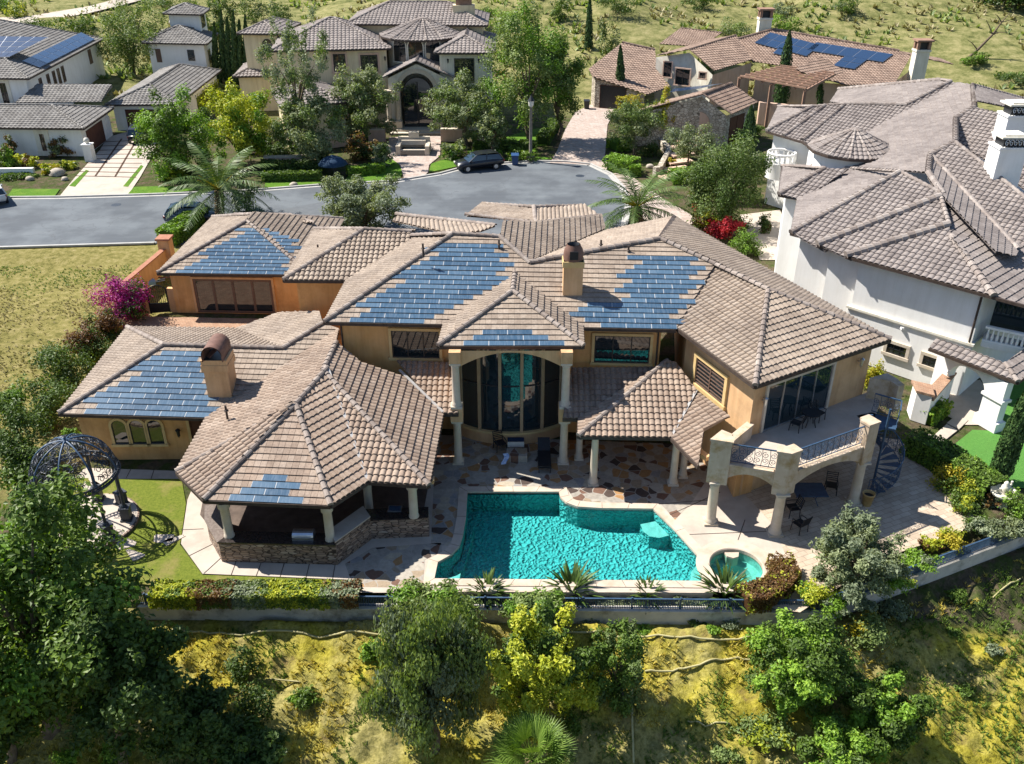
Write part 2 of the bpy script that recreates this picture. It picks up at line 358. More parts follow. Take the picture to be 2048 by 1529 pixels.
def hip(R,fp,z,pit=PT,kinds=None,apex=None,caps=True,gut=True,mi=0):
    """rectangular hip roof from a counter-clockwise plan quad (front-left, front-right, back-right, back-left)"""
    P=[np.array([p[0],p[1],z],float) for p in fp]; e=[np.linalg.norm(P[(i+1)%4]-P[i]) for i in range(4)]
    if e[0]>=e[1]:
        h=e[1]/2; ml=(P[0]+P[3])/2; mr=(P[1]+P[2])/2; d=(mr-ml)/np.linalg.norm(mr-ml); a=ml+d*min(h,e[0]/2-.01)+(0,0,pit*h); b=mr-d*min(h,e[0]/2-.01)+(0,0,pit*h)
        Fs=[[P[0],P[1],b,a],[P[1],P[2],b],[P[2],P[3],a,b],[P[3],P[0],a]]; H=[(P[0],a),(P[3],a),(P[1],b),(P[2],b)]
    else:
        h=e[0]/2; ml=(P[0]+P[1])/2; mr=(P[3]+P[2])/2; d=(mr-ml)/np.linalg.norm(mr-ml); a=ml+d*h+(0,0,pit*h); b=mr-d*h+(0,0,pit*h)
        Fs=[[P[0],P[1],a],[P[1],P[2],b,a],[P[2],P[3],b],[P[3],P[0],a,b]]; H=[(P[0],a),(P[1],a),(P[2],b),(P[3],b)]
    for i,f in enumerate(Fs): R.face(f,kind=(kinds[i] if kinds else 'b'),mi=mi)
    if caps:
        for p,q in H: R.cap(p,q)
        R.cap(a,b)
    if gut: R.gut(*P,P[0])
    return a,b
# ---------------------------------------------------------------- walls, windows, columns
class Wall:
    """vertical wall plane through two plan points (left, right as seen from outside); pixel() gives position along it and height"""
    def __init__(s,a,b):
        s.a=np.array([a[0],a[1],0.]);b=np.array([b[0],b[1],0.]); s.L=np.linalg.norm(b-s.a); s.t=(b-s.a)/s.L; s.n=np.array([s.t[1],-s.t[0],0.])
    def pixel(s,px,py):
        q=onplane(px,py,s.a,s.n); return float((q-s.a)@s.t),float(q[2])
    def P(s,x,z,o=0.): return s.a+s.t*x+np.array([0,0,z])+s.n*o
    def box(s,mb,x0,x1,z0,z1,o0,o1,m=0):
        V=[s.P(x,z,o) for o in(o0,o1) for z in(z0,z1) for x in(x0,x1)]
        mb.add(V,[(4,5,7,6),(1,0,2,3),(0,4,6,2),(5,1,3,7),(6,7,3,2),(0,1,5,4)],m)
    def window(s,parent,x0,x1,z0,z1,panes=2,glass='glass',frame='bronze',trim=None,arch=False,name='window',tw=.14,mul=.06,rows=1,sill=True,o=0.,iron=False):
        g=MB();f=MB();tr=MB(); n_=12; r=(x1-x0)/2; cx=(x0+x1)/2
        if arch:
            zs=z1-r; pts=[(x0,z0),(x1,z0)]+[(cx+r*math.cos(a),zs+r*math.sin(a)) for a in np.linspace(0,math.pi,n_)]
            g.add([s.P(x,z,o+.03) for x,z in pts],[tuple(range(len(pts)))])
            f.tube([s.P(x,z,o+.05) for x,z in [(x0,z0)]+pts[2:][::-1]+[(x1,z0),(x0,z0)]],.04,4,sm=False)
            if trim:
                for i in range(n_-1):
                    a0,a1=math.pi*i/(n_-1),math.pi*(i+1)/(n_-1)
                    V=[s.P(cx+q*math.cos(a),zs+q*math.sin(a),oo) for oo in(o,o+.09) for a in(a0,a1) for q in(r,r+tw)]
                    tr.add(V,[(4,5,7,6),(1,5,4,0),(3,7,5,1),(2,6,7,3),(0,4,6,2)])
                s.box(tr,x0-tw,x0,z0,zs,o,o+.09);s.box(tr,x1,x1+tw,z0,zs,o,o+.09)
        else:
            g.add([s.P(x0,z0,o+.03),s.P(x1,z0,o+.03),s.P(x1,z1,o+.03),s.P(x0,z1,o+.03)],[(0,1,2,3)])
            for a,b,c,d in((x0,x0+mul,z0,z1),(x1-mul,x1,z0,z1),(x0+mul,x1-mul,z0,z0+mul),(x0+mul,x1-mul,z1-mul,z1)): s.box(f,a,b,c,d,o,o+.07)
            if trim:
                s.box(tr,x0-tw,x0,z0,z1,o,o+.11);s.box(tr,x1,x1+tw,z0,z1,o,o+.11);s.box(tr,x0-tw,x1+tw,z1,z1+tw,o,o+.12)
        for k in range(1,panes):
            x=x0+(x1-x0)*k/panes; s.box(f,x-mul/2,x+mul/2,z0+mul,(z1-mul) if not arch else z1-r*.3,o,o+.065)
        for k in range(1,rows):
            z=z0+(z1-z0)*k/rows; s.box(f,x0+mul,x1-mul,z-.025,z+.025,o,o+.055)
        if trim and sill: s.box(tr,x0-tw-.06,x1+tw+.06,z0-tw,z0,o,o+.16)
        ob=g.build(name,MT[glass],parent); fr=f.build('frame',MT[frame],None); fr.parent=ob
        if trim: t=tr.build('trim',MT[trim],None); t.parent=ob
        return ob
def column(mb,x,y,z0,z1,r=.2,m=0,k=14):
    mb.box((x,y,z0+.06),(r*2.7,r*2.7,.12),m=m)
    mb.lathe((x,y,0),[(r*1.3,z0+.12),(r*1.3,z0+.2),(r*1.08,z0+.28),(r,z0+.36),(r*.86,z1-.30),(r*1.0,z1-.26),(r*1.0,z1-.2),(r*.9,z1-.18),(r*1.2,z1-.08)],k,m)
    mb.box((x,y,z1-.04),(r*2.6,r*2.6,.08),m=m)
def lantern(name,parent,P,n,mt='black'):
    mb=MB(); P=np.asarray(P,float); c=P+np.asarray(n)*.22
    mb.beam(P,P+np.asarray(n)*.22+(0,0,.05),.05,.05); mb.lathe(c,[(.0,.28),(.13,.18),(.13,.14),(.10,.12),(.075,-.16),(.03,-.22),(0,-.3)],6,sm=False)
    return mb.build(name,MT[mt],parent)
def scrolls(mb,a,b,z0,z1,r=.014,step=.42,m=0):
    """wrought iron railing panel between plan points: rails, and pairs of spirals"""
    a=np.array([a[0],a[1],0.]);b=np.array([b[0],b[1],0.]); L=np.linalg.norm(b-a);t=(b-a)/L; P=lambda x,z:a+t*x+np.array([0,0,z])
    mb.beam(P(0,z1),P(L,z1),.06,.05,m); mb.beam(P(0,z0+.04),P(L,z0+.04),.035,.03,m)
    k=max(1,int(round(L/step))); w=L/k; hm=(z0+z1)/2; R=min(w*.5,(z1-z0)*.25)
    for i in range(k):
        cx=(i+.5)*w
        for cz,sg in((hm+R*.95,1),(hm-R*.95,-1)):
            g=np.linspace(0,2*math.pi*1.5,16); rr=R*(.98-.80*g/g[-1]); dr=1 if (i%2)==0 else -1
            mb.tube([P(cx+dr*q*math.cos(x+math.pi/2*sg),cz+q*math.sin(x+math.pi/2*sg)) for q,x in zip(rr,g)],r,3,m,sm=False,cap=False)
        mb.tube([P(i*w,z0),P(i*w+w*.12,hm),P(i*w,z1)],r,3,m,sm=False,cap=False)
    return mb
# ---------------------------------------------------------------- the setting: terrain, street, lawns, paving
from mathutils.geometry import tessellate_polygon
def sheet(name,px,z,mat,holes=(),kind='structure',thick=0.,three=False,world=False):
    P=[np.array([q[0],q[1],z]) for q in px] if world else [G(*q,z) for q in px]
    Hs=[[np.array([q[0],q[1],z]) for q in h] for h in holes]
    tri=tessellate_polygon([[Vector(p) for p in L] for L in [P]+Hs]); V=P+[p for h in Hs for p in h]
    mb=MB(); Fs=[]
    for t in tri:
        a,b,c=(V[i] for i in t); Fs.append(tuple(t) if np.cross(b-a,c-a)[2]>0 else tuple(t[::-1]))
    mb.add(V,Fs)
    if thick:
        n=len(P); mb.add(P+[p-(0,0,thick) for p in P],[(i,n+i,n+(i+1)%n,(i+1)%n) for i in range(n)])
    o=mb.build(name,mat); 
    if kind:o['kind']=kind
    return o
POOL=[G(*q,-.12)[:2] for q in ((869,1163),(1404,1168),(1398,1120),(1352,1068),(1306,1023),(1204,1022),(1155,1019),(1133,1011),(1121,1000),(1118,989),(935,989),(932,1039),(926,1075),(919,1098),(903,1115),(876,1130))]
SPA_C=np.array([9.66,30.12]); SPA_R=1.12
SPA=[SPA_C+SPA_R*np.array([math.cos(a),math.sin(a)]) for a in np.linspace(0,2*math.pi,33)[:-1]]
POOLO=offset(POOL,-.42)
def pip(P,x,y):
    x=np.asarray(x);y=np.asarray(y); c=np.zeros(x.shape,bool); k=len(P)
    for i in range(k):
        x1,y1=P[i];x2,y2=P[(i+1)%k]
        if y1==y2: continue
        c^=((y1>y)!=(y2>y))&(x<(x2-x1)*(y-y1)/(y2-y1)+x1)
    return c
W0,W1,W2,W3=(np.array(q) for q in((-60.,28.1),(-15.1,28.02),(12.58,27.67),(23.35,32.61)))
def sdist(x,y):
    """metres outside (downhill of) the garden wall; negative inside"""
    def d(a,b):
        t=(b-a)/np.linalg.norm(b-a); return -((x-a[0])*(-t[1])+(y-a[1])*t[0])
    return np.maximum(d(W1,W2),d(W2,W3))
def vnoise(x,y,sc,seed=0):
    x=np.asarray(x)/sc;y=np.asarray(y)/sc; xi=np.floor(x).astype(int);yi=np.floor(y).astype(int); fx=x-xi;fy=y-yi; fx=fx*fx*(3-2*fx);fy=fy*fy*(3-2*fy)
    def h(a,b): 
        k=(a*374761393+b*668265263+seed*974634777)&0xffffffff; k=((k^(k>>13))*1274126177)&0xffffffff; return ((k^(k>>16))&0xffff)/65535.
    return (h(xi,yi)*(1-fx)+h(xi+1,yi)*fx)*(1-fy)+(h(xi,yi+1)*(1-fx)+h(xi+1,yi+1)*fx)*fy
def ground(x,y):
    x=np.asarray(x,float);y=np.asarray(y,float); s=sdist(x,y)
    bed=-.5*np.clip((s+1.25)/.25,0,1)*np.where(x<-6.6,.15,1.)       # planting bed behind the wall sits lower
    z=np.where(s<-.13,bed-.05,-1.02-.42*np.maximum(s-.3,0))
    soft=np.clip((-15-x)/3,0,1)*np.clip(1-(y-28)/4,0,1)*np.clip((6+s)/6,0,1)
    z=np.where(x<-15.3,np.minimum(-.05,-.05-.42*np.maximum(s+.5,0)),z)
    z=z+np.where(s>.2,(vnoise(x,y,1.6,1)-.5)*.45+(vnoise(x,y,.6,2)-.5)*.42+(vnoise(x,y,.3,8)-.5)*.2,0)
    lot=(x<-24)&(y<66); z=z+np.where(lot,(vnoise(x,y,6,3)-.5)*.5+(vnoise(x,y,1.2,4)-.5)*.12-.25,0)
    hb=120+8*np.sin(x*.03); hill=np.maximum(y-hb,0); k=np.clip((x+60)/70,.35,1.)
    z=z+hill*(.19*k)+np.where(hill>0,(vnoise(x,y,18,5)-.5)*np.minimum(hill*.12,3.5)+(vnoise(x,y,5,6)-.5)*np.minimum(hill*.05,.8),0)
    z=np.where(pip(offset(POOL,-.2),x,y)|((x-SPA_C[0])**2+(y-SPA_C[1])**2<(SPA_R+.2)**2),-2.2,z)
    return z
def _terrain():
    m,nt,b=newmat('dry_hillside_ground',.95,.05)
    n1=noise(nt,.9,6,.7); n2=noise(nt,5.,6,.75); n3=noise(nt,.28,4,.6)
    y=ramp(nt,n2,[(.34,(.075,.07,.012)),(.46,(.29,.25,.028)),(.68,(.46,.40,.07))])  # darkest stop paints the shadows between grass clumps into the ground colour
    g=ramp(nt,n2,[(.3,(.09,.09,.03)),(.52,(.30,.26,.09)),(.75,(.46,.40,.18))])
    near=mix(nt,y,g,ramp(nt,n3,[(.42,(0,0,0)),(.6,(1,1,1))]))
    near=mix(nt,near,(.22,.155,.07),ramp(nt,n1,[(.56,(0,0,0)),(.7,(.8,.8,.8))]))
    lot=ramp(nt,noise(nt,1.8,6,.75),[(.32,(.085,.085,.022)),(.5,(.205,.18,.06)),(.72,(.32,.265,.125))])
    far=ramp(nt,noise(nt,.5,7,.78),[(.32,(.05,.06,.02)),(.46,(.15,.155,.055)),(.6,(.27,.245,.11)),(.8,(.36,.31,.18))])
    soil=mix(nt,ramp(nt,n2,[(.3,(.055,.045,.028)),(.7,(.15,.115,.075))]),ramp(nt,n2,[(.3,(.03,.045,.012)),(.7,(.08,.10,.03))]),ramp(nt,n1,[(.42,(0,0,0)),(.56,(1,1,1))]))
    sp=nt.nodes.new('ShaderNodeSeparateXYZ'); nt.links.new(coords(nt),sp.inputs[0])
    def step(o,a,b_): 
        r=nt.nodes.new('ShaderNodeMapRange'); r.inputs[1].default_value=a; r.inputs[2].default_value=b_; nt.links.new(o,r.inputs[0]); return r.outputs[0]
    c=mix(nt,near,soil,step(sp.outputs['Y'],27.6,28.6))
    l=nt.nodes.new('ShaderNodeMath'); l.operation='MULTIPLY'; nt.links.new(step(sp.outputs['X'],-21,-24.5),l.inputs[0]); nt.links.new(step(sp.outputs['Y'],34,37),l.inputs[1])
    c=mix(nt,c,lot,l.outputs[0]); c=mix(nt,c,soil,step(sp.outputs['Y'],70,72)); c=mix(nt,c,far,step(sp.outputs['Y'],112,118))
    nt.links.new(c,b.inputs['Base Color']); bump(nt,b,n2,.6,.2); return m
MT['terrain']=_terrain()
def axis(parts):
    out=[]
    for a,b,s in parts: out+=list(np.arange(a,b,s))
    return np.array(out+[parts[-1][1]])
xs=axis([(-900,-120,30),(-120,-44,3),(-44,-22,.5),(-22,28,.14),(28,60,1.),(60,150,4),(150,900,30)])
ys=axis([(2,13,.6),(13,36.1,.14),(36.1,66,.6),(66,112,3.),(112,200,2.),(200,420,8),(420,1500,60)])
X,Y=np.meshgrid(xs,ys); Z=ground(X,Y); nx,ny=len(xs),len(ys)
mb=MB(); I=(np.arange(ny-1)[:,None]*nx+np.arange(nx-1)[None,:]).ravel()
mb.addnp(np.c_[X.ravel(),Y.ravel(),Z.ravel()],np.c_[I,I+1,I+nx+1,I+nx],sm=True); tag(mb.build('terrain',MT['terrain']),kind='structure')

def _asphalt():
    m,nt,b=newmat('asphalt_worn',.9,.2); n=noise(nt,1.,5,.65,coords(nt,(.12,.8,1))); 
    c=ramp(nt,n,[(.3,(.112,.125,.138)),(.6,(.132,.146,.158)),(.8,(.152,.166,.176))])
    p=ramp(nt,noise(nt,.22,5,.6),[(.42,(.72,.72,.74)),(.6,(1.05,1.05,1.05))]); c=mix(nt,c,p,1.,'MULTIPLY')
    v=nt.nodes.new('ShaderNodeTexVoronoi'); v.feature='DISTANCE_TO_EDGE'; v.inputs['Scale'].default_value=.13
    d=nt.nodes.new('ShaderNodeVectorMath'); d.operation='ADD'; nt.links.new(coords(nt),d.inputs[0]); 
    dn=nt.nodes.new('ShaderNodeTexNoise'); dn.inputs['Scale'].default_value=.35; dn.inputs['Detail'].default_value=5; nt.links.new(coords(nt),dn.inputs['Vector'])
    s=nt.nodes.new('ShaderNodeVectorMath'); s.operation='SCALE'; s.inputs['Scale'].default_value=5.; nt.links.new(dn.outputs[1],s.inputs[0]); nt.links.new(s.outputs[0],d.inputs[1])
    nt.links.new(d.outputs[0],v.inputs['Vector']); c=mix(nt,(.085,.088,.095),c,ramp(nt,v.outputs['Distance'],[(.002,(.45,.45,.45)),(.006,(1,1,1))]))
    nt.links.new(c,b.inputs['Base Color']); bump(nt,b,noise(nt,30,3),.15,.02); return m
MT['asphalt']=_asphalt()
ST_TOP=[(-420,400),(0,397),(120,396),(300,391),(480,384),(650,371),(790,364),(880,349),(925,337),(990,329),(1060,324),(1130,325),(1180,330),(1222,350),(1245,376),(1258,410)]
ST_BOT=[(1250,455),(1150,500),(900,520),(600,505),(310,487),(0,496),(-420,502)]
sheet('street',ST_TOP+ST_BOT,.01,MT['asphalt'])
def kerb(name,pxs,wd=.22,h=.14,gut=.38):
    P=[G(*q,.01) for q in pxs]; mb=MB()
    for a,b in zip(P[:-1],P[1:]):
        t=(b-a)/np.linalg.norm(b-a); n=np.array([-t[1],t[0],0])
        V=[a,b,b+n*wd,a+n*wd]; mb.add(V+[v+(0,0,h) for v in V],[(4,5,6,7),(0,1,5,4),(2,3,7,6)])
        mb.quad(a-n*gut+(0,0,.012),b-n*gut+(0,0,.012),b+(0,0,.012),a+(0,0,.012))
    return tag(mb.build(name,MT['kerb']),kind='structure')
kerb('kerb',ST_TOP[::-1][::-1])
kerb('kerb',[(310,487),(0,496),(-420,502)])
kerb('kerb',[(1258,410),(1250,455),(1150,500)])
def Mgrass(name,c1,c2,c3):
    m,nt,b=newmat(name,.9,.1); c=ramp(nt,noise(nt,7,6,.75),[(.3,c1),(.6,c2)]); c=mix(nt,c,c3,ramp(nt,noise(nt,.7,4,.6),[(.5,(0,0,0)),(.72,(1,1,1))]))
    nt.links.new(c,b.inputs['Base Color']); bump(nt,b,noise(nt,28,5,.8),.8,.06); return m
MT['lawn']=Mgrass('lawn_patchy',(.08,.115,.014),(.17,.20,.03),(.26,.21,.08))
MT['lawng']=Mgrass('lawn_green',(.05,.12,.012),(.10,.20,.02),(.14,.22,.03))
MT['turf']=Mgrass('lawn_bright',(.07,.19,.04),(.10,.25,.05),(.09,.22,.045))
def _flag():
    m,nt,b=newmat('flagstone_irregular',.75,.25)
    co=coords(nt,(1,1,0)); dn=nt.nodes.new('ShaderNodeTexNoise'); dn.inputs['Scale'].default_value=1.2; nt.links.new(co,dn.inputs['Vector'])
    s=nt.nodes.new('ShaderNodeVectorMath'); s.operation='SCALE'; s.inputs['Scale'].default_value=.35; nt.links.new(dn.outputs[1],s.inputs[0])
    d=nt.nodes.new('ShaderNodeVectorMath'); d.operation='ADD'; nt.links.new(co,d.inputs[0]); nt.links.new(s.outputs[0],d.inputs[1])
    v=nt.nodes.new('ShaderNodeTexVoronoi'); v.inputs['Scale'].default_value=2.0; nt.links.new(d.outputs[0],v.inputs['Vector'])
    e=nt.nodes.new('ShaderNodeTexVoronoi'); e.feature='DISTANCE_TO_EDGE'; e.inputs['Scale'].default_value=2.0; nt.links.new(d.outputs[0],e.inputs['Vector'])
    sp=nt.nodes.new('ShaderNodeSeparateColor'); nt.links.new(v.outputs['Color'],sp.inputs[0])
    c=ramp(nt,sp.outputs[0],[(0,(.30,.275,.24)),(.22,(.36,.33,.28)),(.4,(.30,.235,.165)),(.54,(.33,.19,.085)),(.66,(.15,.085,.06)),(.78,(.07,.05,.042)),(.86,(.25,.245,.245)),(.93,(.40,.35,.27))]); 
    for el in c.node.color_ramp.elements: pass
    c.node.color_ramp.interpolation='CONSTANT'
    c=mix(nt,c,ramp(nt,noise(nt,5,6,.7),[(.3,(.7,.68,.66)),(.7,(1.2,1.18,1.15))]),.8,'MULTIPLY')
    c=mix(nt,(.31,.285,.25),c,ramp(nt,e.outputs['Distance'],[(.02,(0,0,0)),(.045,(1,1,1))]))
    nt.links.new(c,b.inputs['Base Color']); bump(nt,b,e.outputs['Distance'],.25,.05); return m
MT['flag']=_flag()
def Mpaver(name,c1,c2,cm,rot,bw=.55,rh=.28):
    m,nt,b=newmat(name,.85,.2); mp=nt.nodes.new('ShaderNodeMapping'); mp.inputs['Rotation'].default_value=(0,0,rot); nt.links.new(coords(nt),mp.inputs[0])
    k=nt.nodes.new('ShaderNodeTexBrick'); k.inputs['Scale'].default_value=1.; k.inputs['Brick Width'].default_value=bw; k.inputs['Row Height'].default_value=rh; k.inputs['Mortar Size'].default_value=.012; k.inputs['Bias'].default_value=-.1
    for i,q in enumerate((c1,c2,cm)): k.inputs[i+1].default_value=(*q,1)
    nt.links.new(mp.outputs[0],k.inputs['Vector']); c=mix(nt,k.outputs[0],ramp(nt,noise(nt,1.6,5,.7),[(.3,(.78,.76,.74)),(.7,(1.15,1.13,1.1))]),.9,'MULTIPLY')
    nt.links.new(c,b.inputs['Base Color']); bump(nt,b,k.outputs['Fac'],-.3,.02); return m
MT['paver']=Mpaver('stone_pavers',(.42,.34,.26),(.52,.44,.35),(.28,.22,.17),-.42)
MT['brick']=Mpaver('brick_paving',(.34,.20,.13),(.42,.28,.19),(.22,.15,.11),.3,.24,.12)
MT['drive']=Mpaver('driveway_pavers',(.38,.30,.26),(.46,.40,.36),(.26,.22,.19),.8,.5,.25)
HO=[[*POOLO[::-1]],[SPA_C+(SPA_R+.3)*np.array([math.cos(a),math.sin(a)]) for a in np.linspace(2*math.pi,0,33)[:-1]]]
DECK=[(362,1088),(405,1148),(700,1160),(705,1184),(862,1184)]
POOLO_px=None
dk=[G(*q)[:2] for q in ((362,1088),(405,1148),(700,1160),(704,1186),(850,1186))]+[np.array(q) for q in ((-3.9,28.62),(8.3,28.62),(9.6,28.3),(11.4,28.9),(12.3,30.6))]+[G(*q)[:2] for q in ((1560,1050),(1480,975),(1430,940),(1340,890),(900,890),(600,960),(400,940),(375,1000))]
def inner_hole(h): return [np.asarray(q) for q in h]
spo=[SPA_C+(SPA_R+.15)*np.array([math.cos(a),math.sin(a)]) for a in np.linspace(0,2*math.pi,33)[:-1]]
sheet('concrete_path',dk,.008,MT['conc'],holes=[offset(POOL,-.15)[::-1],spo[::-1]],world=True)
sheet('patio',[(872,870),(1400,890),(1420,950),(1385,1003),(1350,1040),(1322,1009),(1200,1006),(1148,1000),(1133,975),(922,975),(912,1045),(906,1078),(896,1092),(862,1088),(866,1000)],.014,MT['flag'])
sheet('patio',[(690,1128),(745,1096),(882,1086),(884,1104),(850,1120),(846,1168),(835,1176),(720,1174),(700,1156)],.014,MT['flag'])
sheet('patio',[(1552,1056),(1500,1000),(1440,945),(1640,860),(1800,880),(1832,915),(1948,1030),(1925,1062),(1800,1105),(1700,1160),(1600,1225),(1530,1215),(1580,1140)],.013,MT['paver'])
sheet('lawn',[(40,960),(240,955),(362,952),(372,1008),(360,1090),(405,1150),(700,1161),(702,1178),(330,1172),(150,1160),(40,1100)],.002,MT['lawn'])
sheet('lawn',[(320,1165),(705,1172),(705,1214),(300,1212)],-.0,MT['lawn'])
sheet('concrete_path',[(170,936),(350,942),(358,958),(230,958),(150,956)],.012,MT['conc'])
sheet('courtyard_paving',[(225,632),(640,640),(640,700),(330,706),(225,690)],.01,MT['brick'])
# ---------------------------------------------------------------- the villa
villa=thing('villa','large orange stucco villa with blue solar tiles on its brown tiled roofs, behind the pool','house',(0,45,0))
ZU,ZL=6.5,3.1
R=Roof(villa)
# two-storey centre
S1=[(880,486),(998,483),(1000,494),(1030,512),(1034,520),(1000,580),(985,590),(930,600),(880,648),(690,646),(720,612),(770,570),(830,523)]
S2=[(1265,512),(1378,512),(1412,531),(1418,548),(1392,600),(1352,655),(1180,655),(1150,642),(1126,610),(1225,606),(1226,580),(1240,552),(1258,530)]
c0=G(649,645,ZU)
Uf=R.face([(649,645),(1352,660),(1430,530),(1320,479),(1059,527),(1000,475),(905,469)],(649,645),(1352,660),ZU,kind='f',solar=S1,sw=1.25)
p0,n0=eave_plane(G(649,645,ZU),G(1352,660,ZU))
for sp in (S2,): 
    tmp=MB(); sm_=MB(); R.sols.append(sm_); tiles(tmp,Uf,n0,p0,'f',.28,.355,2,0,solar=[onplane(*q,p0,n0) for q in sp],smb=sm_,sw=1.25)
c1,c2,c3,c4,c5,c6,c7=[Uf[i] for i in range(7)]     # eave L, eave R, valley top, apex, saddle, ridge end, hip apex
back_t=(c2-c1)/np.linalg.norm(c2-c1); nrm=np.array([-back_t[1],back_t[0],0])
bl=c1+nrm*12.; 
R.face([bl,c1,c7],bl,c1); R.face([c7,c6,c6+nrm*6+(0,0,-2.2),bl],kind='b')
R.cap(c1,c7); R.cap(c7,c6); R.cap(c6,c5); R.cap(bl,c7)
# right wing
r1,r2,r3=G(1353,656,ZU),G(1510,773,ZU),G(1781,680,ZU)
Rl=R.face([(1353,656),(1510,773),(1536,581),(1430,530)],r1,r2)
Rf=R.face([(1510,773),(1781,680),(1536,581)],r2,r3)
tip=(Rl[2]+Rf[2])/2; br=r3+(r1-r2)/np.linalg.norm(r1-r2)*19.4
pk=c4
Rr=R.face([r3,br,pk,c3,tip],r3,br)
pink_l=G(1100,506,6.9)
R.face([c5,c4,br,G(1210,462,6.5)])
R.cap(r2,tip);R.cap(r3,tip);R.cap(tip,c3);R.cap(c3,c4);R.cap(c5,c4,r=.15);R.cap(c4,br)
# right-facing roof behind the centre and the entrance roofs towards the street
q1=c6;q2=c6+nrm*2.6
rf0,rfn=eave_plane(c6+(0,0,0),c6+nrm)      # plane sloping to the right through the ridge end
R.face([c5,(1210,459),(1203,431),(1071,445),q2,q1],p0=c6,n=rfn)
eL=atY(793,430,60.);eR=atY(991,453,52.5)
R.face([eL,eR,atY(963,474,50.),c7+nrm*1.5,atY(786,455,57.)]); R.cap(eL,eR,r=.15)
t0,t1,t2,t3=atY(965,409,64.),atY(1068,415,61.),atY(1071,447,58.),atY(931,430,61.)
R.face([t0,t1,t2,t3]); R.cap(t0,t1);R.cap(t1,t2,r=.16);R.cap(t3,t2)
t4,t5=atY(1169,413,62.),atY(1203,432,59.); R.face([t1,t4,t5,t2]); R.cap(t1,t4); R.cap(t2,t5)
# bay roof over the tall window
b1,b2=G(876,693,ZU),G(1167,693,ZU)
SB=[(944,658),(1098,660),(1106,676),(1128,696),(925,694),(942,676)]
Bf=R.face([(876,693),(1167,693),(1025,583)],b1,b2,kind='f',solar=SB,sw=1.2)
bt=Bf[2]; bk=bt+nrm*4.6
R.face([b1+nrm*5,b1,bt,bk],b1+nrm,b1); R.face([b2,b2+nrm*5,bk,bt],b2,b2+nrm)
R.cap(b1,bt);R.cap(b2,bt);R.cap(bt,bk)
# rear left block
m1=G(567,561,ZU); Mt=np.array([1,-.02,0]); Mt/=np.linalg.norm(Mt); m2=m1+Mt*6.4
Mf=R.face([m1,m2,(823,465),(728,460)],m1,m2); mb_=m1+np.array([Mt[1]*-1,Mt[0],0])*8.2
R.face([mb_,m1,Mf[3]],mb_,m1); R.cap(m1,Mf[3]);R.cap(Mf[3],Mf[2]);R.cap(mb_,Mf[3])
R.face([Mf[2],Mf[3],mb_,mb_+Mt*6.4])
R.gut(c1,c2); R.gut(r1,r2,r3,br); R.gut(b1+nrm*3,b1,b2,b2+nrm*3); R.gut(m1,m2); R.gut(mb_,m1); R.gut(bl,c1)
R.done()
# single-storey roofs on the left: long wing, guest wing
R=Roof(villa)
SL=[(324,707),(418,705),(424,760),(425,793),(440,806),(440,836),(160,833),(178,800),(200,778),(248,757),(270,735),(305,715)]
l1,l2=G(118,828,ZL),G(413,837,ZL); 
Lf=R.face([(118,828),(413,837),(679,658),(647,647),(566,698),(327,691)],l1,l2,kind='f',solar=SL,sw=1.25)
lap=Lf[5]; lb=G(255,656,ZL); lv=G(473,658,ZL)
R.face([lb,l1,lap],lb,l1); R.face([lv,lb,lap,Lf[4]])
x601=atY(601,601,Lf[3][1]+2.6)
R.face([lv,Lf[4]-(0,0,.05),Lf[3],atY(640,628,Lf[3][1]+2.4),atY(560,625,lv[1]+.4)])
R.cap(l1,lap);R.cap(lb,lap);R.cap(lap,Lf[4]);R.cap(Lf[4],Lf[3]); R.gut(lb,l1,l2); R.gut(lv,lb)
SG=[(486,454),(520,454),(555,463),(580,478),(606,482),(606,490),(578,550),(342,549),(352,540),(375,525),(400,510),(430,492),(455,472)]
g1,g2=G(315,547,ZL),G(590,551,ZL); gt=(g2-g1)/np.linalg.norm(g2-g1); gn=np.array([-gt[1],gt[0],0])
Gf=R.face([(315,547),(590,551),(640,512),(494,443)],g1,g2,kind='f',solar=SG,sw=1.2)
ga=Gf[3]; gb=ga+gn*1.4; gbl=g1+gn*(2*(ga-g1)@gn+1.2)
R.face([gbl,g1,ga,gb],gbl,g1); hr=g1+gt*10.2; R.face([hr,hr+gn*11,gb,ga],hr,hr+gn)
gbr=gbl+gt*10.; R.face([gbr,gbl,gb],gbr,gbl)
R.cap(g1,ga);R.cap(ga,gb);R.cap(gbl,gb);R.cap(hr,ga);R.cap(gbr,gb); R.gut(g1,g2); R.gut(gbl,g1)
# low roof pieces behind the guest wing, towards the street
k1,k2,k3,k4=atY(469,430,66.),atY(580,431,65.),atY(628,447,63.),atY(520,452,62.)
R.face([k1,k2,k3,k4]); R.cap(k1,k2); R.cap(k2,k3)
R.done()
# pool pavilion roof
R=Roof(villa,mt='roofw')
v=[G(x,y,ZL) for x,y in((413,837),(353,945),(408,1001),(661,1012),(736,964),(858,972),(886,828),(917,828))]
PL_,PF_,PRF_,PF2_,PR_=(eave_plane(v[i],v[i+1]) for i in(0,2,3,4,5))
def meet3(*pl): return np.linalg.solve(np.array([q[1] for q in pl]),np.array([q[1]@q[0] for q in pl]))
ap=meet3(PL_,PF_,PRF_); rd=meet3(PL_,PRF_,PF2_); tp=meet3(PL_,PF2_,PR_); wl=tp+np.array([.15,3.,.0])
R.face([v[0],v[1],ap,rd,tp,wl,(679,658)],v[0],v[1]); R.face([v[1],v[2],ap],v[1],v[2])
R.face([v[2],v[3],ap],v[2],v[3],kind='f',solar=[(524,948),(565,948),(566,966),(624,964),(604,984),(622,1004),(440,1002),(470,982),(496,966),(522,964)],sw=1.05)
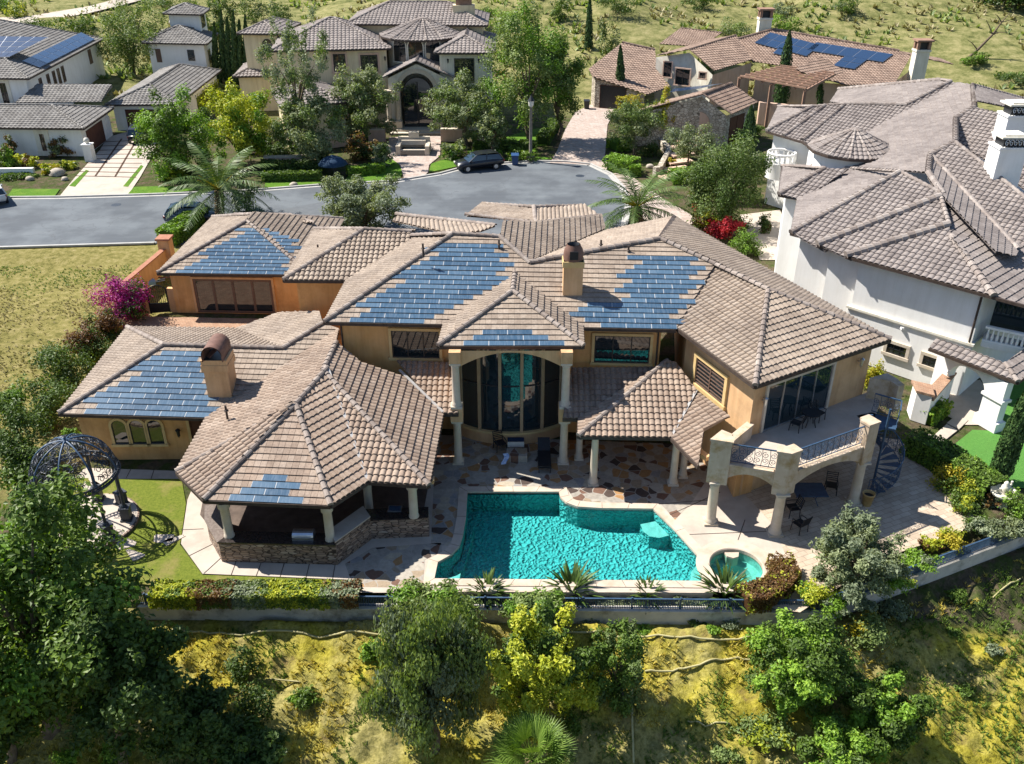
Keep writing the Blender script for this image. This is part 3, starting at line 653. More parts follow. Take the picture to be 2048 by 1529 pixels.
R.face([v[3],v[4],rd,ap],v[3],v[4]); R.face([v[4],v[5],tp,rd],v[4],v[5]); R.face([v[5],v[6],(813,756),(735,738),wl,tp],v[5],v[6])
sA,sn=eave_plane(v[6],v[7]); R.face([v[6],v[7],(902,727),(793,722)],v[6],v[7])
for a,b in((v[1],ap),(v[2],ap),(v[3],ap),(v[5],tp),(ap,rd),(rd,tp),(tp,wl)): R.cap(a,b)
up=(0,0,.05); R.mb.beam(v[4]+up,rd+up,.14,.05,4); R.mb.beam(v[6]+(0,0,.1),onplane(799,742,v[6],sn)+up,.14,.05,4)
R.gut(*v); R.done()
# porch roof right of the bay
R=Roof(villa,mt='roofw')
o=[G(x,y,ZL) for x,y in((1125,838),(1157,838),(1157,873),(1342,876),(1389,925))]
oa=np.array([7.77,40.05,4.78]); R.face([o[0],o[1],(1334,735),(1143,737)],o[0],o[1])
R.face([o[1],o[2],oa],o[1],o[2]); Pf=R.face([o[2],o[3],(1393,782),(1353,727),oa],o[2],o[3]); e2=o[4]+(o[4]-o[3])*.16
R.face([o[3],e2,(1409,855),(1461,834),(1393,782)],o[3],o[4]); R.cap(o[2],oa); R.mb.beam(o[3]+up,Pf[2]+up,.12,.05,4)
R.gut(*o[:4],e2); R.done()
# walls
wb=MB(); OV=.62
def footprint(P,d=OV): return offset(P,d)
uw=footprint([c1[:2],c2[:2],c2[:2]+nrm[:2]*12,bl[:2]]); wb.prism(uw,0,ZU-.1)
rw=footprint([r1[:2],r2[:2],r3[:2],br[:2]],.55); wb.prism(rw,0,ZU-.1,1)
mw=footprint([m1[:2],m2[:2],m2[:2]+np.array([0,8.]),mb_[:2]],.55); wb.prism(mw,0,ZU-.1)
lw=footprint([l1[:2],(-8.5,38.),(-8.5,47.),lb[:2]],.55); wb.prism(lw,0,ZL-.05,0)
gw=footprint([g1[:2],g1[:2]+gt[:2]*11,gbr[:2],gbl[:2]],.55); wb.prism(gw,0,ZL-.05)
wb.prism([(-2.9,46),(-2.9,58),(6,58),(6,46)][::-1],0,2.4)
wb.prism([(-9.2,37.9),(-9.2,41.5),(-8.3,41.5),(-8.3,37.9)][::-1],0,3.0,1)
wb.build('wall',[MT['wall'],MT['wallp']],villa)
Wu=Wall(uw[0],uw[1])
def pxwin(W,parent,a,b,**k):
    x0,z1=W.pixel(*a);x1,z0=W.pixel(*b); return W.window(parent,x0,x1,z0,z1,**k)
pxwin(Wu,villa,(782,660),(880,716),panes=3,trim='trim')
pxwin(Wu,villa,(1190,670),(1297,726),panes=3,trim='trim')
Wr=Wall(rw[0],rw[1]); xa,za=Wr.pixel(1397,712); xb,zb=Wr.pixel(1447,805); Wr.window(villa,xa,xb,zb-.1,za-.05,panes=2,trim='trim',tw=.2,frame='brown',rows=7)
Wd=Wall(rw[1],rw[2]); xa,z_=Wd.pixel(1523,858); xb,_=Wd.pixel(1648,818); ZB=3.35
d=Wd.window(villa,xa,xb,ZB+.05,5.85,panes=4,trim='stone',glass='glassb',frame='metal',name='sliding_door',sill=False,mul=.05)
for px in ((1524,800),(1716,722)): 
    x,z=Wd.pixel(*px); lantern('wall_lantern',villa,Wd.P(x,z),Wd.n,'metal')
Wl=Wall(lw[0],lw[1])
z1=Wl.pixel(240,840)[1]; z0=Wl.pixel(240,887)[1]
for a,b in(((226,862),(254,862)),((262,863),(290,863)),((298,864),(326,865))):
    x0=Wl.pixel(*a)[0];x1=Wl.pixel(*b)[0]; Wl.window(villa,x0,x1,z0,z1,panes=1,trim='trim',arch=True,tw=.13)
x,z=Wl.pixel(359,862); lantern('wall_lantern',villa,Wl.P(x,z),Wl.n)
x0,_=Wl.pixel(386,880); Wl.window(villa,x0,x0+1.1,.05,2.35,panes=1,trim='trim',glass='wood',frame='wood',name='door',sill=False)
Wg=Wall(gw[0],gw[1]); x0,_=Wg.pixel(393,600); x1,_=Wg.pixel(548,600)
Wg.window(villa,x0,x1,.08,2.55,panes=4,trim='wallp',frame='brown',name='sliding_door',mul=.16,sill=False)
# chimneys
ch=MB(); cA=np.array([-14.35,39.05]); ch.box((*cA,4.35),(1.15,1.15,2.2)); ch.box((*cA,5.2),(1.3,1.3,.35),m=0); ch.box((*cA,5.5),(1.25,1.25,.3),m=0)
co_=ch.build('chimney',[MT['wallp']],villa)
cp=MB(); A=np.linspace(0,math.pi,13)
for q in (.50,.46):
    V=[np.array([cA[0]+q*math.cos(a),cA[1]+yy,5.95+q*math.sin(a)]) for yy in(-.75,.75) for a in A]; cp.add(V,[(i,i+1,13+i+1,13+i) if q>.47 else (i+1,i,13+i,13+i+1) for i in range(12)],sm=True)
for sx in(-.48,.48): cp.box((cA[0]+sx,cA[1],5.8),(.04,1.5,.34))
cp.box((cA[0],cA[1],5.66),(.9,1.2,.04),m=1); cp.beam((cA[0]-.3,cA[1]-.4,5.72),(cA[0]+.25,cA[1]+.2,6.2),.3,.03)
c_=cp.build('chimney_cap',[MT['capb'],MT['black']]); c_.parent=co_
ch=MB(); cB=np.array([3.08,42.75]); ch.box((*cB,8.05),(.98,.8,2.2)); ch.box((*cB,9.0),(1.08,.9,.3),m=1)
co_=ch.build('chimney',[MT['wallp'],MT['trim']],villa); cp=MB(); V=[]
cp.lathe((*cB,9.15),[(.5,0),(.5,.3),(.46,.55),(.36,.72),(.34,.80)],12); cp.lathe((*cB,9.95),[(.30,0),(.24,-.12),(.2,-.3)],10,m=1)
cp.lathe((cB[0],cB[1],9.15),[(.28,.18),(.28,.48)],8,m=1); cp.box((cB[0],cB[1]-.48,9.5),(.42,.06,.42),m=1)
c_=cp.build('chimney_cap',[MT['capb'],MT['black']]); c_.parent=co_
# vent pipes on the roofs
for px,p_,n_ in(((636,497),m1,None),((846,496),c1,None),((998,488),c1,None),((1257,500),c1,None),((452,820),v[0],None),((1366,520),r1,None),((1202,488),c1,None)):
    q=Uf[0]; z_=8.3 if px[1]<560 else 4.
    pos=atY(px[0],px[1],{636:50.,846:44.6,998:45.8,1257:45.4,452:36.1,1366:45.5,1202:46.5}[px[0]]); mbv=MB(); mbv.tube([pos-(0,0,.5),pos+(0,0,.22)],.055,7); mbv.lathe(pos,[(.12,-.05),(.06,.02)],8)
    mbv.build('vent_pipe',MT['fascia'],villa)
# bay: curved two-storey window, set back behind the columns
zs0=.74; colL,colR=np.array([-2.71,38.09]),np.array([2.59,38.09]); xm=-.06
half=2.55; sag=.83; Rb=(half*half+sag*sag)/(2*sag); ybase=40.63; cyb=ybase-sag+Rb; th=math.asin(half/Rb)
def bay(a,r=0): return np.array([xm+(Rb+r)*math.sin(a),cyb-(Rb+r)*math.cos(a)])
AA=np.linspace(-th,th,31); ZT=6.25
mb=MB(); mb.strip([(*bay(a),zs0) for a in AA],[(*bay(a),ZT) for a in AA]); gl=mb.build('bay_window',MT['glassb'],villa)
mb=MB()
for k in range(6):
    a=-th+2*th*k/5; p=bay(a,.05); mb.beam((*p,zs0),(*p,ZT),.15,.12,up=(math.sin(a),-math.cos(a),0))
mb.build('frame',MT['mull'],None).parent=gl
mb=MB()
for k in range(5):
    a0=-th+2*th*k/5+.03;a1=-th+2*th*(k+1)/5-.03; AS=np.linspace(a0,a1,5)
    mb.tube([(*bay(a,.03),3.45) for a in AS],.035,4,sm=False)
mb.build('glazing_bar',MT['bronze']).parent=gl
mb=MB(); mb.strip([(*bay(a,.10),0) for a in AA],[(*bay(a,.10),zs0-.1) for a in AA]); mb.strip([(*bay(a,.2),zs0-.1) for a in AA],[(*bay(a,.2),zs0+.02) for a in AA],1); mb.strip([(*bay(a,.2),zs0+.02) for a in AA],[(*bay(a,-.1),zs0+.02) for a in AA],1)
mb.build('bay_plinth',[MT['wallp'],MT['trim']],villa)
mb=MB(); XA=np.linspace(-2.43,2.31,25); az=lambda x:5.60+.72*(1-((x+.06)/2.37)**2)
F0=[(x,37.98,az(x)) for x in XA];F1=[(x,37.98,6.42) for x in XA];B0=[(x,38.25,az(x)) for x in XA]
mb.strip(F0,F1); mb.strip(B0,F0)
for x in(-2.80,2.68): mb.box((x,39.6,3.15),(.28,2.2,6.2))
mb.box((-2.71,38.14,6.08),(.56,.6,.62)); mb.box((2.59,38.14,6.08),(.56,.6,.62))
mb.build('bay_arch',MT['wallp'],villa)
for c in(colL,colR):
    mb=MB(); column(mb,*c,0,2.55,.21); mb.build('column',MT['stone'],villa)
    mb=MB(); column(mb,*c,3.3,5.78,.21); mb.build('column',MT['stone'],villa)
    mb=MB(); mb.box((c[0],c[1]+.1,2.93),(.6,.75,.74)); mb.build('column_block',MT['wallp'],villa)
for px in((1186,968),(1345,968)):
    p=G(*px); mb=MB(); column(mb,p[0],p[1],0,2.9,.19); mb.build('column',MT['stone'],villa)
p=G(1350,965); mb=MB(); column(mb,p[0]+.45,p[1]+.5,0,2.9,.17); mb.build('column',MT['stone'],villa)
p=G(1160,940); mb=MB(); column(mb,p[0],p[1]+1.,0,2.9,.17); mb.build('column',MT['stone'],villa)
mb=MB(); mb.box((5.6,36.2,2.93),(4.2,.3,.2)); mb.beam((7.6,36.2,2.93),(8.9,34.1,2.93),.3,.2); mb.build('porch_beam',MT['wallp'],villa); mb=MB(); mb.box((-4.9,32.4,2.93),(3.,.3,.2)); mb.build('porch_beam',MT['wallp'],villa)
for px in((459,1072),(661,1079),(828,1033)):
    p=G(*px,1.12); mb=MB(); mb.lathe((p[0],p[1],0),[(.23,1.12),(.23,1.2),(.2,1.25),(.19,2.6),(.26,2.66),(.26,2.95)],14); mb.build('column',MT['stone'],villa)
for px in((732,1005),): 
    p=G(*px,1.12); mb=MB(); mb.lathe((p[0],p[1]+.6,0),[(.2,0),(.19,2.6),(.26,2.66),(.26,2.95)],12); mb.build('column',MT['stone'],villa)
# downpipes
for p in((uw[1]+np.array([-.15,-.08])),(uw[0]+np.array([.05,-.08]))): mb=MB(); mb.tube([(*p,ZU-.3),(*p,3.6)],.05,6); mb.build('downpipe',MT['fascia'],villa)
# balcony
bal=MB(); C1,C2,C3=np.array([9.11,33.21]),np.array([11.87,32.38]),np.array([16.18,34.70])
wa=Wd.P(-.1,0)[:2]; we=Wd.P(Wd.L+.5,0)[:2]; a0=Wr.P(Wr.L-1.9,0)[:2]
bal.prism([C1,C2,C3,we+np.array([.6,-.2]),we,wa],2.95,ZB); bal.build('balcony_floor',MT['conc'],villa)
bal=MB()
for a,b in((C1,C2),(C2,C3)):
    t=(b-a)/np.linalg.norm(b-a); n=np.array([t[1],-t[0]]); L=np.linalg.norm(b-a); X_=np.linspace(.25,L-.25,15)
    zb=lambda x:2.42+.62*math.sin(math.pi*(x-.25)/(L-.5))**.7 if 0<x-.25<L-.5 else 2.42
    for o1,o2 in((.16,-.16),):
        Bo=[(*(a+t*x+n*.16),zb(x)) for x in X_];To=[(*(a+t*x+n*.16),3.42) for x in X_];Bi=[(*(a+t*x-n*.16),zb(x)) for x in X_];Ti=[(*(a+t*x-n*.16),3.42) for x in X_]
        bal.strip(Bo,To);bal.strip(To,Ti);bal.strip(Ti,Bi);bal.strip(Bi,Bo)
    bal.beam((*(a+t*.5+n*.2),3.44),(*(b-t*.5+n*.2),3.44),.16,.1)
bal.build('balcony_beam',MT['balc'],villa)
def post(c,t1,t2,z0,z1,wd=.42):
    """angled pier following two railing directions"""
    mb=MB(); n1=np.array([t1[1],-t1[0]]);n2=np.array([t2[1],-t2[0]]); k=(n1+n2)/(1+n1@n2)
    P=[c+k*.26-0*t1,c+t2*wd+n2*.26,c+t2*wd-n2*.24,c-k*.24,c-t1*wd-n1*.24,c-t1*wd+n1*.26]
    mb.prism(P[::-1] if False else P,z0,z1); Q=[c+(p-c)*1.12 for p in P]; mb.prism(Q,z1,z1+.1); return mb
t12=(C2-C1)/np.linalg.norm(C2-C1); t23=(C3-C2)/np.linalg.norm(C3-C2); tw_=(C1-np.array(rw[1]))/np.linalg.norm(C1-np.array(rw[1]))
post(C1,tw_,t12,2.35,4.55,.5).build('balcony_pier',MT['balc'],villa); post(C2,t12,t23,2.3,4.45,.45).build('balcony_pier',MT['balc'],villa)
post(C3,t23,np.array([-t23[1],t23[0]]),2.4,4.5,.38).build('balcony_pier',MT['balc'],villa)
cr_=np.array(rw[1]); tp_=(cr_-C1)/np.linalg.norm(cr_-C1); n_=np.array([tp_[1],-tp_[0]]); mb=MB(); Q0=[C1+tp_*.3-n_*.17,C1+tp_*.3+n_*.17,cr_+n_*.17,cr_-n_*.17]; ar_=sum(Q0[i-1][0]*Q0[i][1]-Q0[i][0]*Q0[i-1][1] for i in range(4)); Q0=Q0 if ar_>0 else Q0[::-1]; mb.prism(Q0,2.9,4.0); ce=sum(Q0)/4; mb.prism([ce+(q-ce)*1.08 for q in Q0],4.0,4.09); mb.build('balcony_wall',MT['balc'],villa)
ep=we+np.array([.15,-.35]); mb=MB(); mb.prism([ep+np.array(q) for q in((-.55,-.3),(.5,.2),(.75,-.35),(.9,-1.0),(.55,-1.15),(.35,-.6))],ZB-.3,4.5); mb.build('balcony_pier',MT['balc'],villa)
for c,h in((C1,2.4),(C2,2.35),(C3,2.45)):
    mb=MB(); column(mb,*c,0,h,.24); mb.build('column',MT['stone'],villa)
for a,b in((C1+t12*.48,C2-t12*.42),(C2+t23*.42,C3-t23*.35)):
    mb=MB(); scrolls(mb,a,b,ZB+.12,4.38,.016,.36); mb.build('balcony_railing',MT['ironb'],villa)
# ground-floor orange wall corner under the balcony
mb=MB(); q=G(1466,995); mb.prism([q[:2],G(1502,985)[:2],G(1502,985)[:2]+np.array([.3,3.5]),q[:2]+np.array([-.3,3.5])],0,2.9); mb.build('wall',MT['wall'],villa)
# ---------------------------------------------------------------- pool and spa
def _water(name,tc,bs,sc):
    m,nt,b=newmat(name,.05,.5); nt.nodes.remove(b)
    tr=nt.nodes.new('ShaderNodeBsdfTransparent'); tr.inputs[0].default_value=(*tc,1); gl=nt.nodes.new('ShaderNodeBsdfGlossy'); gl.inputs['Roughness'].default_value=.04
    fr=nt.nodes.new('ShaderNodeFresnel'); fr.inputs[0].default_value=1.33; x=nt.nodes.new('ShaderNodeMixShader')
    bm=nt.nodes.new('ShaderNodeBump'); bm.inputs['Strength'].default_value=bs; bm.inputs['Distance'].default_value=.05; nt.links.new(noise(nt,sc,3,.6,None,.8),bm.inputs['Height'])
    nt.links.new(bm.outputs[0],gl.inputs['Normal']); nt.links.new(bm.outputs[0],fr.inputs['Normal'])
    nt.links.new(fr.outputs[0],x.inputs[0]); nt.links.new(tr.outputs[0],x.inputs[1]); nt.links.new(gl.outputs[0],x.inputs[2]); nt.links.new(x.outputs[0],nt.nodes['Material Output'].inputs[0]); return m
MT['water']=_water('pool_water',(.56,.90,.90),.5,3.2)
MT['waters']=_water('spa_water',(.55,.90,.86),.25,3.)
def _plaster(name,c1,c2,bs,sc):
    """pool plaster, its surface dimpled so that the sun breaks into a net on it"""
    m,nt,b=newmat(name,.7,.2); c=ramp(nt,noise(nt,2.,4),[(.3,c1),(.7,c2)]); nt.links.new(c,b.inputs['Base Color'])
    d=nt.nodes.new('ShaderNodeVectorMath'); d.operation='ADD'; nt.links.new(coords(nt),d.inputs[0]); n=nt.nodes.new('ShaderNodeTexNoise'); n.inputs['Scale'].default_value=2.2; n.inputs['Detail'].default_value=3; nt.links.new(coords(nt),n.inputs['Vector'])
    s=nt.nodes.new('ShaderNodeVectorMath'); s.operation='SCALE'; s.inputs['Scale'].default_value=.35; nt.links.new(n.outputs[1],s.inputs[0]); nt.links.new(s.outputs[0],d.inputs[1])
    v=nt.nodes.new('ShaderNodeTexVoronoi'); v.feature='SMOOTH_F1'; v.inputs['Smoothness'].default_value=.35; v.inputs['Scale'].default_value=sc; nt.links.new(d.outputs[0],v.inputs['Vector'])
    bump(nt,b,v.outputs['Distance'],bs,.22); return m
MT['plaster']=_plaster('pool_plaster_teal',(.10,.42,.42),(.125,.47,.47),1.,6.5)
MT['plasterp']=_plaster('pool_plaster_pale',(.26,.46,.43),(.31,.51,.47),.3,3.)
pool=thing('swimming_pool','large irregular turquoise swimming pool with pale stone coping in front of the villa','pool',(2.,32.,0))
def wallring(mb,P,z0,z1,m=0,inward=True):
    n=len(P); V=[(*p,z0) for p in P]+[(*p,z1) for p in P]; mb.add(V,[((i+1)%n,i,n+i,n+(i+1)%n) for i in range(n)],m)
def flat(mb,P,z,m=0,holes=()):
    L=[[Vector((*p,z)) for p in P]]+[[Vector((*p,z)) for p in h] for h in holes]; V=[v for l in L for v in l]
    for t in tessellate_polygon(L):
        a,b,c=(V[i] for i in t); mb.add([a,b,c],[(0,1,2) if (b-a).cross(c-a).z>0 else (0,2,1)],m)
PZ=-1.15
mb=MB(); wallring(mb,POOL,PZ,-.06); flat(mb,POOL,PZ); mb.build('basin',MT['plaster'],pool)
mb=MB(); flat(mb,offset(POOL,.005),-.12); tag(mb.build('water',MT['water'],pool))
def g2(*pp,z=-.12): return [G(*q,z)[:2] for q in pp]
for P,zt in ((g2((889,1160),(892,1148),(912,1142),(921,1137),(914,1168),(888,1168)),-.4),(g2((1282,1036),(1312,1030),(1340,1058),(1320,1063),(1300,1060),(1287,1050)),-.5),(g2((930,1160),(945,1152),(1005,1155),(1060,1160),(1060,1168),(928,1168)),-.55),(g2((1379,1168),(1383,1138),(1397,1122),(1404,1168)),-.3)):
    if sum(P[i-1][0]*P[i][1]-P[i][0]*P[i-1][1] for i in range(len(P)))<0: P=P[::-1]
    mb=MB(); mb.prism(P,PZ+.005,zt,0,.5,1); mb.build('ledge',[MT['plaster'],MT['plasterp']],pool)
mb=MB(); mb.tube([(*p,-.62) for p in g2((935,1000),(960,1003),(950,1030),(938,1060))],.05,5); mb.prism(g2((936,1040),(922,1098),(905,1118),(925,1122),(948,1040))[::1],PZ+.01,-.7); mb.build('step',MT['plaster'],pool)
def cjoint():
    m=MT['cop']; return m
mb=MB(); flat(mb,POOLO,.045,0,[POOL[::-1]]); wallring(mb,POOL,-.14,.045); wallring(mb,POOLO[::-1],-.02,.045); 
a,b_=np.array([-4.0,28.63]),np.array([8.35,28.55]); mb.prism([a,b_,b_+(0,.3),a+(0,.3)],-.75,.0); mb.prism([a+(0,-.06),b_+(0,-.06),b_+(0,.02),a+(0,.02)],-.1,.03)
jj=mb; n_=len(POOL)
for i in range(n_):
    p,q=POOL[i],POOL[(i+1)%n_]; po,qo=POOLO[i],POOLO[(i+1)%n_]; L=np.linalg.norm(q-p); k=max(1,int(L/1.1))
    for j in range(k): 
        f=j/k; jj.beam((*(p+(q-p)*f),.046),(*(po+(qo-po)*f),.046),.015,.006,1)
mb.build('coping',[MT['cop'],MT['fascia']],pool)
spa=thing('spa','round hot tub with wide pale rim beside the right end of the pool','hot tub',(*SPA_C,0))
def ring(r,z): return [(SPA_C[0]+r*math.cos(a),SPA_C[1]+r*math.sin(a),z) for a in np.linspace(0,2*math.pi,49)]
mb=MB(); S=[(1.72,.0),(1.72,.10),(1.16,.10),(1.12,.06),(1.12,-.16)]
for (r0,z0),(r1,z1) in zip(S[:-1],S[1:]): mb.strip(ring(r0,z0),ring(r1,z1))
mb.build('coping',MT['cop'],spa)
mb=MB(); S=[(1.12,-.1),(1.12,-.5),(.72,-.5),(.72,-1.0),(0.01,-1.0)]
for (r0,z0),(r1,z1) in zip(S[:-1],S[1:]): mb.strip(ring(r0,z0),ring(r1,z1))
mb.build('basin',MT['plasterp'],spa)
mb=MB(); A_=[np.array(p[:2]) for p in ring(1.13,0)[:-1]]; flat(mb,A_,-.1); mb.build('water',MT['waters'],spa)
mb=MB(); mb.prism([SPA_C+np.array([x,y]) for x,y in((-.25,.75),(.0,.62),(.25,.72),(.33,1.0),(-.3,1.0))],-.5,-.02); mb.build('step',MT['cop'],spa)
# ---------------------------------------------------------------- outdoor kitchen under the pavilion
MT['ledgestone']=None
def _ledge():
    m,nt,b=newmat('stacked_ledgestone',.85,.2); mp=nt.nodes.new('ShaderNodeMapping'); mp.inputs['Scale'].default_value=(3.,3.,9.); nt.links.new(coords(nt),mp.inputs[0])
    v=nt.nodes.new('ShaderNodeTexVoronoi'); v.inputs['Scale'].default_value=1.; v.inputs['Randomness'].default_value=.8; nt.links.new(mp.outputs[0],v.inputs['Vector'])
    e=nt.nodes.new('ShaderNodeTexVoronoi'); e.feature='DISTANCE_TO_EDGE'; e.inputs['Randomness'].default_value=.8; e.inputs['Scale'].default_value=1.; nt.links.new(mp.outputs[0],e.inputs['Vector'])
    sp=nt.nodes.new('ShaderNodeSeparateColor'); nt.links.new(v.outputs['Color'],sp.inputs[0])
    c=ramp(nt,sp.outputs[0],[(0,(.17,.12,.095)),(.3,(.26,.19,.15)),(.55,(.36,.27,.21)),(.75,(.30,.20,.14)),(1,(.45,.36,.29))])
    c=mix(nt,(.05,.035,.03),c,ramp(nt,e.outputs['Distance'],[(.02,(0,0,0)),(.1,(1,1,1))])); nt.links.new(c,b.inputs['Base Color']); bump(nt,b,e.outputs['Distance'],.8,.08); return m
MT['ledgestone']=_ledge()
kit=thing('outdoor_kitchen','stone-clad bar counter with dark tops under the left pavilion roof','bar counter',(-10,30.8,0))
KP=[np.array(q) for q in((-13.9,33.0),(-13.6,31.95),(-12.6,30.4),(-7.5,30.2),(-6.25,31.95),(-3.72,32.1))]
def miter(P,d):
    out=[]
    for i,p in enumerate(P):
        ts=[]
        if i>0: t=(p-P[i-1]);ts.append(t/np.linalg.norm(t))
        if i<len(P)-1: t=(P[i+1]-p);ts.append(t/np.linalg.norm(t))
        ns=[np.array([-t[1],t[0]]) for t in ts]; k=sum(ns)/len(ns); k/=(k@ns[0])*1.; out.append(p+k*d/(1 if len(ns)==1 else np.linalg.norm(sum(ns)/2)**0))
    return out
KI=miter(KP,.75); KO=miter(KP,.06)
mb=MB()
for i in range(5): mb.prism([KO[i],KO[i+1],KI[i+1],KI[i]],0,1.06 if i!=3 else 1.25)
mb.build('stone_base',MT['ledgestone'],kit)
for i,mt in((0,'tan'),(1,'tan'),(2,'granite'),(3,'conc'),(4,'granite')):
    z0=1.065 if i!=3 else 1.255; KT=miter(KP,.80); mb=MB(); mb.prism([KP[i],KP[i+1],KT[i+1],KT[i]],z0,z0+.06); mb.build('countertop',MT[mt],kit)
def grill(P,label,wd=.9):
    t=thing('barbecue_grill',label,'grill',(P[0],P[1],P[2])); mb=MB(); mb.box((P[0],P[1],P[2]+.06),(wd,.55,.12)); mb.build('firebox',MT['metal'],t)
    mb=MB(); A=np.linspace(.15,math.pi-.1,8)
    for sx in(-1,): mb.strip([(P[0]-wd/2,P[1]-.26*math.cos(a),P[2]+.12+.26*math.sin(a)) for a in A],[(P[0]+wd/2,P[1]-.26*math.cos(a),P[2]+.12+.26*math.sin(a)) for a in A])
    for sx in(-wd/2,wd/2): mb.add([(P[0]+sx,P[1]-.26*math.cos(a),P[2]+.12+.26*math.sin(a)) for a in A],[tuple(range(8))])
    mb.build('hood',MT['metal'],t); mb=MB(); mb.tube([(P[0]-wd*.4,P[1]-.31,P[2]+.2),(P[0]+wd*.4,P[1]-.31,P[2]+.2)],.02,6); mb.build('handle',MT['metal'],t); return t
grill((-8.95,30.75,1.13),'stainless steel grill set in the black counter under the pavilion front')
P=G(790,1018,1.13); t=thing('sink','small square steel sink in the black counter by the pool side','sink',P); mb=MB(); mb.box(P+(0,0,.01),(.62,.42,.03)); mb.build('rim',MT['metal'],t); mb=MB(); mb.box(P+(0,0,.028),(.52,.34,.01)); mb.build('bowl',MT['ironb'],t)
# ---------------------------------------------------------------- gazebo
GC=np.array([-19.4,33.05]); gz=thing('gazebo','domed wrought iron gazebo with scroll panels on a round stone base','gazebo',(*GC,0)); GR=1.78
mb=MB(); mb.lathe((*GC,0),[(2.2,-.03),(2.2,.14),(2.12,.16)],40,sm=False); A_=np.linspace(0,2*math.pi,41)[:-1]; mb.add([(GC[0]+2.12*math.cos(a),GC[1]+2.12*math.sin(a),.16) for a in A_],[tuple(range(40))],1); mb.build('base',[MT['ledgestone'],MT['conc']],gz)
mb=MB()
for r,z in((GR,2.62),(GR,2.86),(GR-.12,2.74),(GR+.1,2.74)): 
    q=np.linspace(0,2*math.pi,49); mb.tube(np.c_[GC[0]+r*np.cos(q),GC[1]+r*np.sin(q),np.full(49,z)],.035,5,cap=False)
for a in np.linspace(0,2*math.pi,73)[:-1]: mb.beam((GC[0]+(GR-.1)*math.cos(a),GC[1]+(GR-.1)*math.sin(a),2.62),(GC[0]+(GR+.1)*math.cos(a+.04),GC[1]+(GR+.1)*math.sin(a+.04),2.84),.05,.05)
mb.build('ring',MT['iron'],gz)
def dome(a,f,k=1.): g=f*math.pi/2; return np.array([GC[0]+GR*k*math.cos(g)*math.cos(a),GC[1]+GR*k*math.cos(g)*math.sin(a),2.86+1.72*k*math.sin(g)])
for k in range(8):
    a=math.radians(-38+45*k); mb=MB(); mb.tube([dome(a,f) for f in np.linspace(0,.98,12)],.045,5); mb.build('rib',MT['ironb'],gz)
    mb=MB(); a2=a+math.radians(22.5)
    for f0,ww in((.10,.30),(.10,.11),(.27,.27),(.27,.10),(.43,.25),(.43,.09),(.58,.19),(.70,.13),(.81,.06)):
        for sg in(-1,1):
            g=np.linspace(0,3*math.pi,15); rr=.088*(1-.75*g/g[-1]); ca=a2+sg*ww*.62
            sc_=1/max(.35,math.cos(f0*math.pi/2)); mb.tube([dome(ca+sg*q*math.cos(x)*1.0*sc_,f0+.95*q*math.sin(x)) for q,x in zip(rr,g)],.02,3,sm=False,cap=False)
    mb.tube([dome(a2,f) for f in np.linspace(0,.9,8)],.014,3,cap=False); mb.build('scroll_panel',MT['iron'],gz)
    p=GC+1.72*np.array([math.cos(a),math.sin(a)]); mb=MB(); mb.tube([(*p,.8),(*p,2.66)],.075,8); mb.lathe((*p,0),[(.14,.8),(.14,.9),(.08,.98)],8); mb.build('column',MT['iron'],gz)
    mb=MB(); mb.box((*p,.48),(.40,.40,.64),a); mb.box((*p,.2),(.5,.5,.08),a); mb.box((*p,.82),(.47,.47,.08),a); mb.build('pedestal',MT['iron'],gz)
mb=MB(); mb.lathe((*GC,4.5),[(.16,0),(.16,.06),(.05,.12),(.07,.2),(0,.28)],8); mb.build('finial',MT['ironb'],gz)
# stones in the lawn
for i,px in enumerate(((200,948),(197,962),(180,972),(252,1088),(330,1075),(352,1082),(270,1110))):
    P=G(*px); mb=MB(); q=np.sort(RNG.random(7)*2*math.pi); mb.prism([P[:2]+(.42+.18*RNG.random())*np.array([math.cos(a),math.sin(a)*.8]) for a in q],-.02,.03); o=mb.build('stepping_stone',MT['conc'],loc=P)
    tag(o,['pale stepping stone nearest the wing wall behind the gazebo','second pale stepping stone behind the gazebo','third pale stepping stone tucked behind the gazebo base','flat stone in the lawn touching the gazebo base','flat grey stone under the gazebo shadow','outermost flat stone by the pavilion path','flat stone in front of the gazebo steps'][i],'stepping stone','stepping stones around the gazebo')
# ---------------------------------------------------------------- garden wall with iron fence on top
MT['gwall']=M('garden_wall_weathered',(.46,.43,.37),(.58,.54,.47),.9,2.,.1,0,.2,20,(.20,.18,.14),.9)
gwl=thing('retaining_wall','long low weathered garden wall along the slope with a dark blue fence on top','wall',(0,27.8,-1.2))
WP=[np.array([-19.,28.03]),W1,W2,W2+(W3-W2)*1.7]; WI=miter(WP,.26); mb=MB()
for i in range(3): mb.prism([WP[i],WP[i+1],WI[i+1],WI[i]],-2.2,-.34)
mb.build('masonry',MT['gwall'],gwl); mb=MB(); WC=miter(WP,-.04);WD=miter(WP,.30)
for i in range(3): mb.prism([WC[i],WC[i+1],WD[i+1],WD[i]],-.34,-.28)
mb.build('coping',MT['gwall'],gwl)
WM=miter(WP,.13); fr=MB();pk_=MB()
for i in range(3):
    a,b=WM[i],WM[i+1]; L=np.linalg.norm(b-a); fr.beam((*a,.24),(*b,.24),.07,.04); fr.beam((*a,-.22),(*b,-.22),.05,.03); k=int(L/.07)
    for j in range(k): p=a+(b-a)*(j+.5)/k; pk_.beam((*p,-.27),(*p,.23),.03,.022)
    for j in range(int(L/2)+1): p=a+(b-a)*min(1,j*2/L); fr.box((*p,.02),(.06,.06,.6))
fe=thing('fence','low dark blue picket fence standing on the garden wall','fence',(0,27.9,-.28)); fr.build('rails',MT['ironb'],fe); pk_.build('pickets',MT['ironb'],fe)
